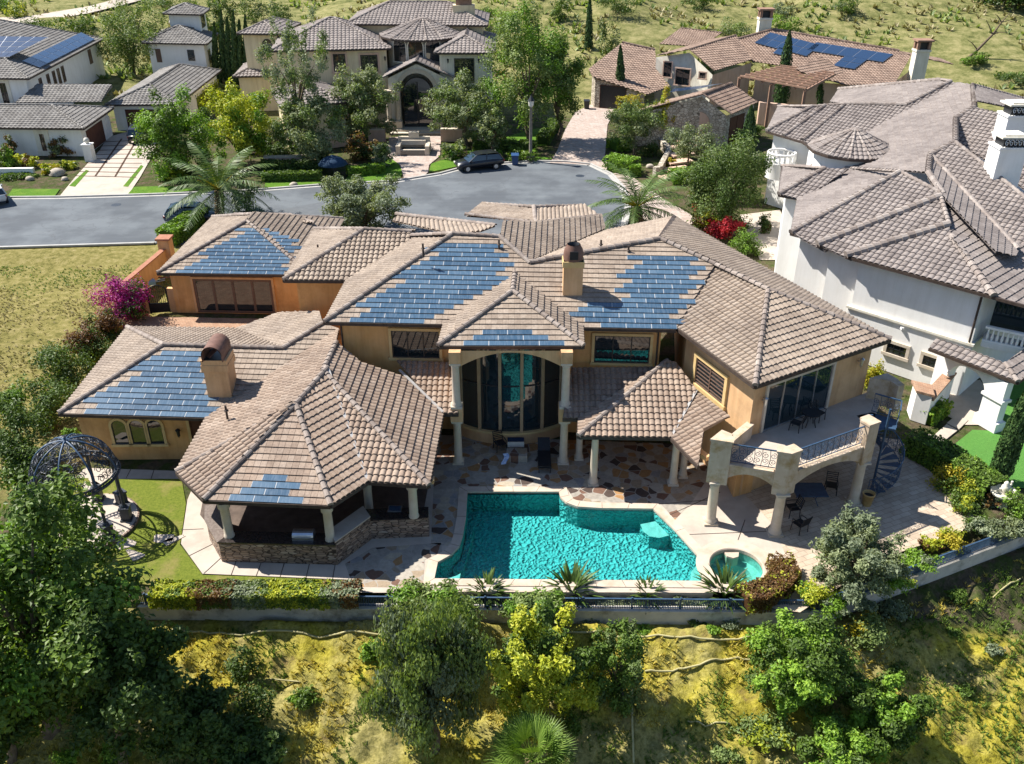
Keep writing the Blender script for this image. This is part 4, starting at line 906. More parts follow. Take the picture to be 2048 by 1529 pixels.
# ---------------------------------------------------------------- furniture
def chair(P,rz,label,name='patio_chair',cat='chair',grp='black patio chairs',mt='black',sc=1.):
    t=thing(name,label,cat,(0,0,0),grp); mb=MB()
    mb.box((0,0,.44),(.52,.5,.03)); mb.build('seat',MT[mt],t); mb=MB()
    for z in np.linspace(.55,.92,5): mb.beam((-.24,.26+(z-.44)*.25,z),(.24,.26+(z-.44)*.25,z),.03,.03)
    for x in(-.25,.25): mb.beam((x,.25,.42),(x,.39,.96),.035,.035)
    mb.build('backrest',MT[mt],t)
    for x in(-.25,.25):
        for y in(-.23,.24): mb=MB(); mb.beam((x,y,.44),(x*1.1,y*1.12,0),.035,.035); mb.build('leg',MT[mt],t)
        mb=MB(); mb.tube([(x,-.22,.44),(x*1.05,-.24,.64),(x*1.05,.0,.66),(x,.3,.64)],.022,5); mb.build('armrest',MT[mt],t)
    t.location=[float(q) for q in P]; t.rotation_euler=(0,0,rz); t.scale=(sc,)*3; return t
def rtable(P,R_,h,label,name,cat,mt='black',square=False):
    t=thing(name,label,cat,(0,0,0)); mb=MB()
    if square: mb.box((0,0,h),(R_*2,R_*1.5,.04))
    else: mb.lathe((0,0,h),[(0,.02),(R_,.02),(R_,-.02),(0,-.02)],18,sm=False)
    mb.build('tabletop',MT[mt],t)
    for k in range(4): a=math.pi/4+k*math.pi/2; mb=MB(); mb.tube([(R_*.75*math.cos(a),R_*.6*math.sin(a),h-.02),(R_*.5*math.cos(a),R_*.4*math.sin(a),h*.5),(R_*.8*math.cos(a),R_*.65*math.sin(a),0)],.025,5); mb.build('leg',MT[mt],t)
    t.location=[float(q) for q in P]; return t
cg=G(1672,1020); ch0=chair(G(1558,1062)+(.9,0,0),-2.6,'black patio chair in the sun edge in front of the balcony pillars')
copytree(ch0,G(1660,985),2.9+3.1,'black patio chair behind the dark table under the balcony'); copytree(ch0,G(1583,1030),-1.4,'black patio chair left of the dark table under the balcony')
t_=rtable(G(1608,1010)+(.2,.2,0),.75,.72,'dark blue-grey rectangular table in the shade under the balcony','patio_table','table','ironb',True)
pf=Wd.P(3.2,ZB,.75); t_=rtable(pf,.42,.7,'small round black table on the balcony by the sliding doors','bistro_table','table')
copytree(ch0,pf+np.array([-.75,-.35,0]),-2.2,'black swivel chair on the balcony nearer the railing',.9); copytree(ch0,pf+np.array([.55,.55,0]),.7,'black chair on the balcony pushed into the far corner',.9)
# chaises under the tall window
def lounger(P,rz,label,cush):
    t=thing('sun_lounger',label,'sun lounger',(0,0,0),'sun loungers under the tall window'); mb=MB(); mb.box((0,-.2,.36),(.66,1.5,.06)); mb.build('frame',MT['black'],t)
    mb=MB(); mb.beam((0,.5,.38),(0,1.1,.85),.62,.07,up=(0,-1,1)); mb.build('backrest',MT[cush],t); mb=MB(); mb.box((0,-.2,.42),(.6,1.4,.07)); mb.build('cushion',MT[cush],t)
    for x in(-.28,.28):
        for y in(-.85,.45): mb=MB(); mb.beam((x,y,.36),(x,y,0),.04,.04); mb.build('leg',MT['black'],t)
    t.location=[float(q) for q in P]; t.rotation_euler=(0,0,rz); return t
lounger(G(1088,925)+(0,-.1,0),0,'black sun lounger with dark cushion right of the tiled firepit','black')
P=G(1022,912); t=thing('fire_table','low stone bench table with navy cushion top below the tall curved window','bench',P); mb=MB(); mb.box((P[0]+.3,P[1]-.25,.2),(1.05,.75,.4)); mb.build('base',MT['flag'],t); mb=MB(); mb.box((P[0]+.25,P[1]+.75,.42),(.85,.42,.16)); mb.build('cushion',MT['navy'],t); mb=MB(); mb.box((P[0]+.25,P[1]+.50,.36),(.85,.06,.3)); mb.build('front',MT['canvas'],t)
P=G(1010,930); t=thing('towel','crumpled blue and white striped towel hanging off the stone bench','towel',P); mb=MB(); mb.n; q=[(P[0]+.08*math.sin(5*f),P[1]+.25-.6*f,.5-.25*f) for f in np.linspace(0,1,8)]; mb.strip([np.array(a)-(.12,0,0) for a in q],[np.array(a)+(.14,0,.04) for a in q]); mb.build('cloth',MT['towel'] if 'towel' in MT else MT['blueplast'],t)
copytree(ch0,G(1000,900),.4,'black patio chair in the shade left of the navy cushion bench')
# planter bucket
P=G(1733,1010); t=thing('bucket','tan plastic bucket beside the right balcony column','bucket',P); mb=MB(); mb.lathe(P,[(.2,0),(.27,.62),(.3,.62),(.3,.68),(.26,.68),(.24,.3),(0,.28)],16); mb.build('body',MT['bucket'] if 'bucket' in MT else MT['trim'],t); mb=MB(); mb.lathe(P,[(0,.52),(.25,.52)],16); mb.build('soil',MT['black'],t)
# spiral stair
SP=np.array([17.55,36.0]); st=thing('spiral_staircase','dark blue iron spiral staircase from the balcony down to the pavers','staircase',(*SP,0)); RS=1.05; NS=15
mb=MB(); mb.tube([(*SP,0),(*SP,4.4)],.06,8); mb.build('pole',MT['ironb'],st)
an=lambda f: math.radians(-125+f*330)
for k in range(NS):
    a0,a1=an(k/NS),an((k+1.1)/NS); z=(k+1)*ZB/NS; mb=MB(); Q=[SP+RS*np.array([math.cos(a),math.sin(a)]) for a in np.linspace(a0,a1,3)]; mb.prism([SP]+Q,z-.04,z); mb.build('step',MT['ironb'],st)
mb=MB(); H_=[(*(SP+RS*np.array([math.cos(an(f)),math.sin(an(f))])),f*ZB) for f in np.linspace(0,1,40)]; up1=np.array([0,0,1.])
mb.tube([np.array(h)+up1 for h in H_],.035,6); mb.tube([np.array(h)+up1*.1 for h in H_],.02,4)
mb.build('handrail',MT['ironb'],st); mb=MB()
for i in range(0,39):
    h=np.array(H_[i]);h2=np.array(H_[i+1]); c=(h+h2)/2; d=(h2-h); d[2]=0; d/=np.linalg.norm(d)+1e-9
    for cz,sg in((.36,1),(.74,-1)):
        g=np.linspace(0,2.8*math.pi,10); mb.tube([c+d*(.09*(1-.7*x/g[-1])*math.cos(x*sg))+up1*(cz+.17*(1-.7*x/g[-1])*math.sin(x)) for x in g],.013,3,sm=False,cap=False)
    if i%3==0: mb.beam(h,h+up1,.022,.022)
mb.build('balustrade',MT['ironb'],st)
mb=MB(); p0_,p1_=np.array([16.75,36.15]),np.array([17.6,35.0]); scrolls(mb,p0_+(.6,1.3),p0_+(1.6,.6),ZB+.05,ZB+1.05,.014,.3); scrolls(mb,p0_+(1.6,.6),p0_+(1.2,-.3),ZB+.05,ZB+1.05,.014,.3); mb.build('landing_rail',MT['ironb'],st)
mb=MB(); mb.prism([p0_+(.0,.0),p0_+(1.2,-.3),p0_+(1.6,.6),p0_+(.6,1.3),p0_+(-.2,1.0)],ZB-.06,ZB); mb.build('landing',MT['ironb'],st)
# fountain at the end of the paved terrace
P=G(2000,1010); t=thing('fountain','white stone bowl fountain with a small statue among the shrubs on the right','fountain',P); mb=MB(); mb.lathe(P,[(.32,0),(.3,.1),(.14,.2),(.12,.45),(.2,.52),(.55,.62),(.62,.78),(.56,.8),(.5,.7),(0,.66)],20); mb.build('bowl',MT['creamw'],t)
mb=MB(); mb.lathe(P,[(.16,.66),(.14,.8),(.2,.95),(.16,1.1),(.1,1.15),(.12,1.25),(.05,1.34),(0,1.36)],10); mb.tube([P+(.05,0,1.0),P+(.25,.02,1.15),P+(.22,0,1.35)],.05,6); mb.tube([P+(-.05,0,1.0),P+(-.24,.02,.9)],.05,6); mb.build('statue',MT['creamw'],t)
# gate and wall at the left of the guest wing
gt_=thing('garden_gate','arched black iron gate in the orange wall beside the pink bougainvillea','gate',G(322,628)); A0=G(303,628);A1=G(341,625); mb=MB(); Wt=Wall(A0,A1); L=Wt.L
for x in np.linspace(.05,L-.05,10): zt=1.75+.3*math.sin(math.pi*x/L); p=Wt.P(x,0); mb.beam(p+(0,0,.75),p+(0,0,zt),.03,.03)
mb.tube([Wt.P(x,1.75+.3*math.sin(math.pi*x/L)) for x in np.linspace(0,L,9)],.035,5); 
for x in(0,L): mb.beam(Wt.P(x,0),Wt.P(x,1.78),.07,.07)
mb.build('bars',MT['black'],gt_); mb=MB(); Wt.box(mb,.02,L-.02,.05,.75,-.02,.02); mb.build('panel',MT['black'],gt_)
yw=thing('garden_wall','orange stucco wall with terracotta coping running to the street from the guest wing','wall',G(290,560)); mb=MB(); B0,B1=G(268,632),A0; mb.prism([B0[:2],B1[:2]-(.05,0),B1[:2]+(-.05,.25),B0[:2]+(0,.25)],0,1.7)
mb.prism([A1[:2]+(.05,0),G(362,626)[:2],G(362,626)[:2]+(0,.3),A1[:2]+(.05,.3)],0,1.75)
E0,E1=G(262,615)[:2]-np.array([.6,0]),G(332,538)[:2]; mb.prism([E0,E0+(.28,0),E1+(.28,0),E1],0,1.55); mb.build('masonry',MT['wallp'],yw)
mb=MB(); mb.prism([E0-(.06,0),E0+(.34,0),E1+(.34,0),E1-(.06,0)],1.55,1.63); mb.prism([B0[:2]-(0,.05),B1[:2]-(.05,.05),B1[:2]+(-.05,.3),B0[:2]+(0,.3)],1.7,1.78); mb.build('coping',MT['terra'],yw)
mb=MB(); mb.box((E1[0]+.2,E1[1]+.3,1.15),(.85,.85,2.3)); mb.box((E1[0]+.2,E1[1]+.3,2.36),(1.05,1.05,.14),m=1); mb.build('pier',[MT['wallp'],MT['terra']],yw)
P=G(297,572); t=thing('wheelbarrow','light blue wheelbarrow tray lying in the side yard behind the gate','wheelbarrow',P); mb=MB(); mb.box(P+(0,0,.25),(1.0,.6,.25),.5); mb.build('tray',MT['sky'] if 'sky' in MT else MT['ironb'],t); mb=MB(); mb.tube([P+(.4,.2,.3),P+(1.1,.5,.35)],.025,5); mb.tube([P+(.5,-.1,.3),P+(1.2,.2,.35)],.025,5); mb.build('handle',MT['metal'],t)
for i,(a,b) in enumerate((((283,548),(330,550)),((290,556),(345,555)))):
    A,B=G(*a,.08),G(*b,.08); mb=MB(); mb.beam(A,B,.12,.08); tag(mb.build('plank',MT['woodb'],loc=A),['longer grey plank lying in the side yard by the wall','shorter grey plank lying nearer the guest wing'][i],'plank','planks in the side yard')
# ---------------------------------------------------------------- neighbour on the right: big white villa
dep_=lambda p: float(p[1]*math.cos(PITCH)-(p[2]-CAM_H)*math.sin(PITCH))
rn=thing('white_villa','very large white stucco villa with many grey-brown hip roofs, right of the orange villa','house',(27,55,0))
R=Roof(rn,mt='roofg',mc='capg',w=.34,row=.42)
ZR=6.5; Lt=np.array([-.315,-.949]); Ft=np.array([.715,-.70])
def pthru(p,t): return eave_plane(p,np.asarray(p)+(*t,0.))
kA=G(1582,467,ZR); pA=pthru(kA,Lt)
Al=R.face([(1596,392),(1582,467),(1800,345),(1698,339)],p0=pA[0],n=pA[1])
A2p=pthru(kA,Ft); A2=R.face([(1582,467),(1650,505),(1881,400),(1886,390),(1800,345)],p0=A2p[0],n=A2p[1])
kB=G(1635,490,ZR); pB=pthru(kB,Ft); B2=R.face([(1635,490),(1702,522),(1898,456),(1881,394)],p0=pB[0],n=pB[1])
kC=G(1692,513,ZR); pC=pthru(kC,Ft); C2=R.face([(1692,513),(1987,594),(1902,473),(1898,450)],p0=pC[0],n=pC[1])
kD=G(1987,594,ZR); pD=pthru(kD,(.75,.66)); D2=R.face([(1987,594),(2120,640),(2120,500),(1902,473)],p0=pD[0],n=pD[1])
R.cap(kA,A2[4],r=.2);R.cap(kB,B2[3],r=.26);R.cap(kC,C2[3],r=.26);R.cap(kD,C2[2],r=.2); R.cap(B2[3],A2[3]); R.cap(C2[3],B2[3])
R.cap(onplane(1565,333,*pA),onplane(1700,338,*pA)); R.cap(A2[4],onplane(1700,338,*pA)); R.cap(A2[4],A2[3])
k2=G(1558,390,ZR); p2=pthru(k2,Ft); f2=R.face([(1558,390),(1605,402),(1698,339),(1650,338)],p0=p2[0],n=p2[1]); p2l=pthru(k2,Lt); R.face([(1564,333),(1558,390),(1650,338)],p0=p2l[0],n=p2l[1]); R.cap(k2,f2[3],r=.2); R.cap(onplane(1564,333,*p2l),f2[3])
kF=G(1605,282,ZR); pF=pthru(kF,Ft)
E_=R.face([(1600,352),(1745,338),(1856,347),(1860,311),(1911,286),(1911,239),(1949,216),(1945,171),(1915,166),(1741,262),(1640,312)],p0=pA[0],n=pA[1])
F_=R.face([(1605,282),(1660,318),(1741,272),(1930,174),(1902,164),(1813,211),(1690,209)],p0=pF[0],n=pF[1])
k=G(1567,273,ZR); q=pthru(k,Ft); F2=R.face([(1567,273),(1612,288),(1690,209),(1650,212)],p0=q[0],n=q[1]); R.cap(k,F2[3],r=.2)
k=G(1533,263,ZR); q=pthru(k,Ft); F3=R.face([(1533,263),(1570,276),(1650,212),(1626,214)],p0=q[0],n=q[1]); R.cap(k,F3[3],r=.2); ql=pthru(k,Lt); R.face([(1556,214),(1533,263),(1626,214)],p0=ql[0],n=ql[1]); R.cap(onplane(1556,214,*ql),F3[3]); R.cap(F3[3],F_[6])
R.cap(kF,F_[6],r=.2);R.cap(F_[6],F_[5],F_[4],r=.2)
K_=R.face([(1660,205),(1677,180),(1881,161),(1902,164),(1813,211),(1690,209)],p0=F_[5],n=pA[1]); R.cap(K_[1],K_[2],r=.2); R.cap(K_[2],F_[4])
for i,j in((2,3),(3,4),(4,5),(5,6),(6,7)): R.cap(E_[i],E_[j],r=.2)
m1_=pthru(E_[6],Ft); M1=R.face([(1949,216),(1911,239),(1911,286),(1985,330),(2110,430),(2110,260),(1990,225)],p0=E_[5],n=m1_[1])
M2=R.face([(1911,286),(1860,311),(1856,347),(1990,450),(2110,560),(2110,445),(2030,385)],p0=E_[3],n=m1_[1]); R.cap(M2[0],onplane(2110,445,E_[3],m1_[1]))
rp=eave_plane(E_[7],E_[7]+(.3,.95,0.)); R.face([E_[7],E_[6],onplane(2060,225,*rp),onplane(2060,200,*rp),onplane(1985,180,*rp)],p0=E_[7],n=rp[1])
rp2=eave_plane(E_[3],E_[3]+(.45,.9,0.)); R.face([(1856,347),(1860,311),(1915,370),(2035,505),(2030,515),(1990,505),(1886,395)],p0=E_[3],n=rp2[1]); R.cap(E_[2],A2[3],r=.2); R.cap(onplane(1860,311,*rp2),onplane(2035,500,*rp2),r=.18)
R.cap(E_[7],onplane(2070,205,*rp)); R.face([q-np.array([0,0,.25]) for q in(A2[3],B2[3],C2[3],C2[2],onplane(2035,512,*rp2),onplane(1915,372,*rp2),E_[2])])
# turret cone
tc=onplane(1706,262,E_[0],pA[1])+np.array([-1.2,-.6,.9]); 
tc=atY(1711,258,66.5); eb=[]
for k in range(13):
    a0,a1=2*math.pi*k/13,2*math.pi*(k+1)/13; h=1.45; r_=3.1
    A=tc+(r_*math.cos(a0),r_*math.sin(a0),-h);B=tc+(r_*math.cos(a1),r_*math.sin(a1),-h); R.face([A,B,tc]); R.cap(A,tc,r=.1); eb.append(A)
R.gut(*eb,eb[0])
R.gut(G(1596,396,ZR),kA,kA+2.*np.array([*Ft,0])); R.gut(kB,kB+2.2*np.array([*Ft,0])); R.gut(kC,kD,G(2120,630,ZR)); R.gut(G(1564,333,ZR),k2,G(1605,398,ZR)); R.gut(G(1556,214,ZR),G(1533,263,ZR),G(1605,284,ZR),G(1660,318,ZR))
# low roofs: arch portal, garden side
A,B=G(1858,697,3.2),G(2035,765,3.2); po=R.face([(1858,697),(2035,765),(2010,728),(1920,694),(1872,678)],A,B); R.cap(B,po[2]); R.face([B,B+(6,5.2,0),po[2]+(6,5.2,.3),po[2]]); R.gut(A,B,B+(3,2.6,0))
R.done()
wb=MB(); kE=kC+0
main=[kA[:2],kD[:2]+np.array([.2,.8]),(41,55),(44,80),(24.4,76.3),(19.8,60.9)]
wb.prism(offset(main,.62),0,ZR-.1); wb.prism(offset([kB[:2],kB[:2]+Ft*7,kB[:2]+Ft*7+(3,3),kB[:2]+(4,4)],.6),0,ZR-.1); s3=offset([kC[:2],kD[:2],kD[:2]+(3,3),kC[:2]+(3.6,3.2)],.6); wb.prism(s3,3.3,ZR-.1); s3b=offset(s3,-.1); wb.prism(s3b,0,3.3)
wb.prism(offset([k2[:2],k2[:2]+Ft*3,k2[:2]+Ft*3+(5,2),G(1564,333,ZR)[:2]],.5),0,ZR-.1); wb.prism(offset([G(1533,263,ZR)[:2],kF[:2]+Ft*2,(36,84),(26,88)],.6),0,ZR-.1)
wb.lathe((tc[0],tc[1],0),[(2.6,0),(2.6,tc[2]-1.5)],24)
wb.build('wall',[MT['white']],rn)
Wq=Wall(s3[0],s3[1]); Wq2=Wall(s3b[0],s3b[1])
for tl,bl__,tr_ in(((1777,684),(1775,704),(1815,696)),((1849,709),(1846,728),(1885,720))):
    xa,z1=Wq2.pixel(*tl); z0=Wq2.pixel(*bl__)[1]; xb=Wq2.pixel(*tr_)[0]; Wq2.window(rn,xa,xb,z0,z1,panes=3,rows=2,trim='stone',tw=.18,frame='black',mul=.03)
mb=MB(); Wq2.box(mb,-.1,Wq2.L+.1,3.22,3.36,-.1,.12); mb.build('string_course',MT['creamw'],rn)
x,z=Wq.pixel(1806,655); mb=MB(); mb.box(Wq.P(x,z,.15),(.15,.3,.15)); mb.build('security_camera',MT['white'],rn)
mb=MB(); p=Wall(s3[0],s3[1]).P(Wq.L-.1,0,.12); mb.tube([p+(0,0,ZR-.4),p+(0,0,3.4)],.06,6); mb.build('downpipe',MT['fascia'],rn)
# arch portal
Wp=Wall(G(1850,792)[:2]+np.array([.35,.1]),G(1975,858)[:2]); L=Wp.L; mb=MB(); xo,xw=L*.20,L*.80; zs,rr=2.0,(xw-xo)/2; A_=np.linspace(math.pi,0,15)
Wp.box(mb,-.2,xo,0,2.95,-.5,0); Wp.box(mb,xw,L+.35,0,2.95,-.5,0)
for a0,a1 in zip(A_[:-1],A_[1:]):
    xa,xb=(xo+xw)/2+rr*math.cos(a0),(xo+xw)/2+rr*math.cos(a1); za,zb_=zs-.2+.75*rr*math.sin(a0),zs-.2+.75*rr*math.sin(a1)
    V=[Wp.P(xa,za,0),Wp.P(xb,zb_,0),Wp.P(xb,2.95,0),Wp.P(xa,2.95,0),Wp.P(xa,za,-.5),Wp.P(xb,zb_,-.5)]; mb.add(V,[(0,1,2,3),(4,5,1,0)])
Wp.box(mb,xw-.12,L+.5,0,.55,-.6,.12); Wp.box(mb,xw-.1,L+.45,1.75,1.9,-.6,.1); Wp.box(mb,xo-.15,xo+.02,1.75,1.9,-.5,.08)
mb.build('arch_portal',MT['white'],rn)
# balcony with balusters, upper right
bp=kD+np.array([.3,.9,0]); mb=MB(); Wb=Wall(bp[:2]+np.array([.2,-.1]),bp[:2]+np.array([2.6,-1.6])); Wb2=Wall(bp[:2]+np.array([2.6,-1.6]),bp[:2]+np.array([6.5,2.2]))
for W_ in(Wb,Wb2):
    W_.box(mb,0,W_.L,3.2,3.5,-1.2,.1); W_.box(mb,0,W_.L,4.3,4.42,-.16,.1); W_.box(mb,0,W_.L,3.5,3.62,-.14,.08)
    for x in np.linspace(.2,W_.L-.4,int(W_.L/.28)): mb.lathe(W_.P(x,0,-.03),[(.05,3.6),(.09,3.8),(.05,4.05),(.07,4.3)],6)
    W_.box(mb,W_.L-.3,W_.L+.25,3.2,4.55,-.3,.2)
mb.lathe(Wb.P(Wb.L,0,-.05),[(.25,4.5),(.2,4.7),(.17,6.1),(.28,6.3)],12)
mb.build('balcony',MT['white'],rn); mb=MB(); Wb.box(mb,.1,Wb.L+1.5,3.5,5.9,-2.2,-2.1); mb.build('balcony_door',MT['glassb'],rn)
q=G(1562,322,4.6); mb=MB(); mb.lathe((q[0],q[1],0),[(1.2,3.2),(1.25,4.5),(1.3,4.62),(0,4.62)],16); 
for a in np.linspace(0,2*math.pi,17): mb.lathe((q[0]+1.15*math.cos(a),q[1]+1.15*math.sin(a),0),[(.09,4.6),(.13,4.85),(.08,5.3)],6)
mb.tube([(q[0]+1.15*math.cos(a),q[1]+1.15*math.sin(a),5.3) for a in np.linspace(0,2*math.pi,25)],.1,6); mb.build('round_balcony',MT['white'],rn)
for bx,yb,yt,ys,P_ in((2014,356,300,270,E_[3]),(2030,292,236,206,E_[5])):
    p=onplane(bx,yb,P_,m1_[1]); zt=float(atY(bx,yt,p[1])[2]); zs_=float(atY(bx,ys,p[1]+.5)[2]); k=dep_(p)/F_PX; wd=54*k; c=p+np.array([0,.8,0]); mb=MB(); mb.box((c[0],c[1],(p[2]+zt)/2-.6),(wd,1.5,zt-p[2]+1.2)); mb.box((c[0],c[1],zt+.05),(wd+.15,1.65,.14)); o_=mb.build('chimney',MT['white'],rn)
    mb=MB(); mb.box((c[0],c[1],zs_-.1),(wd+.1,1.6,.12)); mb.box((c[0],c[1],zs_),(wd*.8,1.2,.1)); mb.box((c[0],c[1],(zt+zs_)/2),(wd-.4,1.1,zs_-zt-.2),m=1)
    for x in np.linspace(-wd/2+.1,wd/2-.1,9): mb.beam((c[0]+x,c[1]-.75,zt+.1),(c[0]+x*.92,c[1]-.75,zs_-.1),.05,.05,1)
    for x in np.linspace(-wd/2+.3,wd/2-.3,5): g=np.linspace(0,9,12); mb.tube([(c[0]+x+.16*(1-q/10)*math.cos(q),c[1]-.78,(zt+zs_)/2+.25*(1-q/10)*math.sin(q)) for q in g],.03,3,2,cap=False)
    mb.build('chimney_cap',[MT['creamw'],MT['black'],MT['metal']]).parent=o_
# low garden wall with brick coping beside the portal
t=thing('garden_wall','short white block wall with red brick coping between the arch and the spiral staircase','wall',G(1835,850)); P0,P1,P2=G(1820,840)[:2],G(1850,850)[:2],G(1898,795)[:2]; mb=MB(); mb.prism([P0,P1,P1+(.3,1.0),P0+(.2,1.0)],0,1.75); mb.prism([P1,P2,P2+(-.35,.3),P1+(-.35,.3)],0,1.5); mb.build('masonry',MT['white'],t)
mb=MB(); mb.prism([P0-(.08,.08),P1+(.08,-.08),P1+(.4,1.1),P0+(.1,1.1)],1.75,1.88); mb.prism([P1+(.1,-.05),P2+(.08,0),P2+(-.4,.35),P1+(-.4,.4)],1.5,1.6); mb.build('coping',MT['brick'],t)
# ---------------------------------------------------------------- neighbour on the left: white house with slate roofs
ln=thing('grey_roof_house','white two-storey house with grey tile roofs, solar panels and brown garage doors, far left','house',(-55,108,0))
R=Roof(ln,mt='roofs',mc='roofs',w=.45,row=.45,sub=3)
def quad_from(a,b,dep,z,skew=None):
    A,B=G(*a,z)[:2],G(*b,z)[:2]; t=(B-A)/np.linalg.norm(B-A); n=np.array([-t[1],t[0]]) if skew is None else np.array(skew)/np.linalg.norm(skew); return [A,B,B+n*dep,A+n*dep]
lm=[np.array(q) for q in((-75.,107.),(-54.4,105.5),(-57.1,134.),(-77.,135.5))]; hip(R,lm,6.,.36)
lg=[np.array(q) for q in((-62.,95.5),(-44.5,94.9),(-45.1,104.6),(-62.,104.8))]; hip(R,lg,3.,.27)
l2=[np.array(q) for q in((-46.6,106.),(-38.4,106.2),(-39.2,127.),(-47.5,127.))]; hip(R,l2,3.,.36)
lt=quad_from((284,86),(414,89),9.,6.2,(-.12,1)); hip(R,lt,6.2,.36); lc=quad_from((326,28),(404,30),6.,9.2,(-.12,1)); hip(R,lc,9.2,.36)
A=[np.array(q) for q in((-55.5,103.5,3.8),(-46.,103.8,3.8),(-46.,107.5,5.),(-54.5,107.5,5.))]; R.face(A)
R.done()
wb=MB(); ww=[offset(q,.6) for q in(lm,lg,l2,lt,lc)]
for q,h in zip(ww,(5.9,2.95,2.95,6.1,9.1)): wb.prism(q,-.2,h)
wb.build('wall',MT['white'],ln)
W_=Wall(ww[1][0],ww[1][1]); pxwin(W_,ln,(78,268),(96,302),panes=2,trim='creamw',tw=.5,frame='brown')
W_=Wall(ww[1][1],ww[1][2]); W_.window(ln,1.2,6.2,.05,2.3,glass='wood',frame='wood',panes=1,name='garage_door',sill=False); W_.window(ln,7.4,8.6,.05,2.2,glass='white',frame='white',panes=1,name='door',sill=False)
W_=Wall(ww[2][0],ww[2][1]); W_.window(ln,1.3,6.4,.05,2.35,glass='wood',frame='wood',panes=1,name='garage_door',sill=False)
W_=Wall(ww[0][1],ww[0][2])
for x in(3.5,6.,8.,9.6,11.2): W_.window(ln,x,x+.9,3.3,5.2,panes=2,rows=2,frame='brown',mul=.12)
W_.window(ln,22.,23.2,3.6,5.4,panes=1,frame='brown',glass='brown')
W_=Wall(ww[0][0],ww[0][1]); pxwin(W_,ln,(-2,166),(22,208),panes=2,frame='brown',trim='creamw',tw=.4)
W_=Wall(ww[3][0],ww[3][1]); pxwin(W_,ln,(310,98),(325,125),panes=1,frame='brown',glass='brown'); pxwin(W_,ln,(374,100),(391,122),panes=1,rows=2)
W_=Wall(ww[3][1],ww[3][2]); W_.window(ln,2.,3.6,2.,5.,panes=2); W_=Wall(ww[4][1],ww[4][2]); W_.window(ln,1.,3.6,7.2,8.8,panes=2)
def pv(parent,p0,n,px,rows,cols,name='solar_panel'):
    """framed panels over a roof plane, corner pixels bl, br, tr, tl"""
    C=[onplane(*q,p0,n)+np.array([0,0,.22]) for q in px]; mb=MB()
    for i in range(rows):
        for j in range(cols):
            f=lambda u,v:(C[0]*(1-u)+C[1]*u)*(1-v)+(C[3]*(1-u)+C[2]*u)*v; e=.02/1
            q=[f((j+.035)/cols,(i+.03)/rows),f((j+.965)/cols,(i+.03)/rows),f((j+.965)/cols,(i+.97)/rows),f((j+.035)/cols,(i+.97)/rows)]; mb.add(q,[(0,1,2,3)],0); mb.add([x-(0,0,.02) for x in(f(j/cols,i/rows),f((j+1)/cols,i/rows),f((j+1)/cols,(i+1)/rows),f(j/cols,(i+1)/rows))],[(0,1,2,3)],1)
    return mb.build(name,[MT['panel'],MT['metal']],parent)
P3=lambda q,z:np.array([*q,z]); p=eave_plane(P3(lm[1],6.),P3(lm[2],6.),.36); pv(ln,*p,((80,139),(190,82),(163,68),(45,126)),2,9); p=eave_plane(P3(lm[0],6.),P3(lm[1],6.),.36); pv(ln,*p,((-40,120),(20,118),(98,78),(-40,76)),4,5)
# ---------------------------------------------------------------- house across the street, with round turret
bh=thing('turret_house','cream two-storey house with a round turret over its arched entrance, across the street','house',(-12,110,0)); R=Roof(bh,mt='roofg',mc='capg',w=.45,row=.5,sub=4)
ZB2=8.6
qa=quad_from((540,103),(782,98),13.,ZB2); hip(R,qa,ZB2,.4); qb=quad_from((868,107),(990,107),13.,ZB2); hip(R,qb,ZB2,.4)
qc=[qa[3]+(9,-5.),qb[2]+(-1,-5.),qb[2]+(-1,5.),qa[3]+(9,5.)]; hip(R,qc,10.4,.4)
qd=quad_from((474,68),(560,69),9.,ZB2+.6); hip(R,qd,ZB2+.6,.4); qe=quad_from((466,154),(580,152),8.,4.4); hip(R,qe,4.4,.4); qf=quad_from((560,215),(700,205),9.,4.6); hip(R,qf,4.6,.4)
TC=atY(842,76,114.)[:2]; ap=atY(845,36,114.); r_=4.9; hz=ap[2]-1.85; ring_=[np.array([TC[0]+r_*math.cos(a),TC[1]+r_*math.sin(a),hz]) for a in np.linspace(0,2*math.pi,15)[:-1]]
for k in range(14): R.face([ring_[k],ring_[(k+1)%14],ap]); R.cap(ring_[k],ap,r=.12)
R.gut(*ring_,ring_[0])
g0,g1_,g2_=atY(766,156,106.),atY(832,123,106.),atY(907,156,106.); bk_=np.array([0,6.,0]); R.face([g0+bk_,g0,g1_,g1_+bk_]); R.face([g2_,g2_+bk_,g1_+bk_,g1_]); R.cap(g1_,g1_+bk_); R.cap(g0,g1_,r=.12); R.cap(g1_,g2_,r=.12)
R.done()
wb=MB(); ww=[offset(q,.55) for q in(qa,qb,qd,qe,qf)]
for q,h,m_ in zip(ww,(8.5,8.5,9.1,4.3,4.5),(0,1,0,0,0)): wb.prism(q,-.2,h,m_)
wb.prism(offset(qc,.6),0,10.3); wb.lathe((*TC,0),[(4.1,0),(4.1,hz)],28,1)
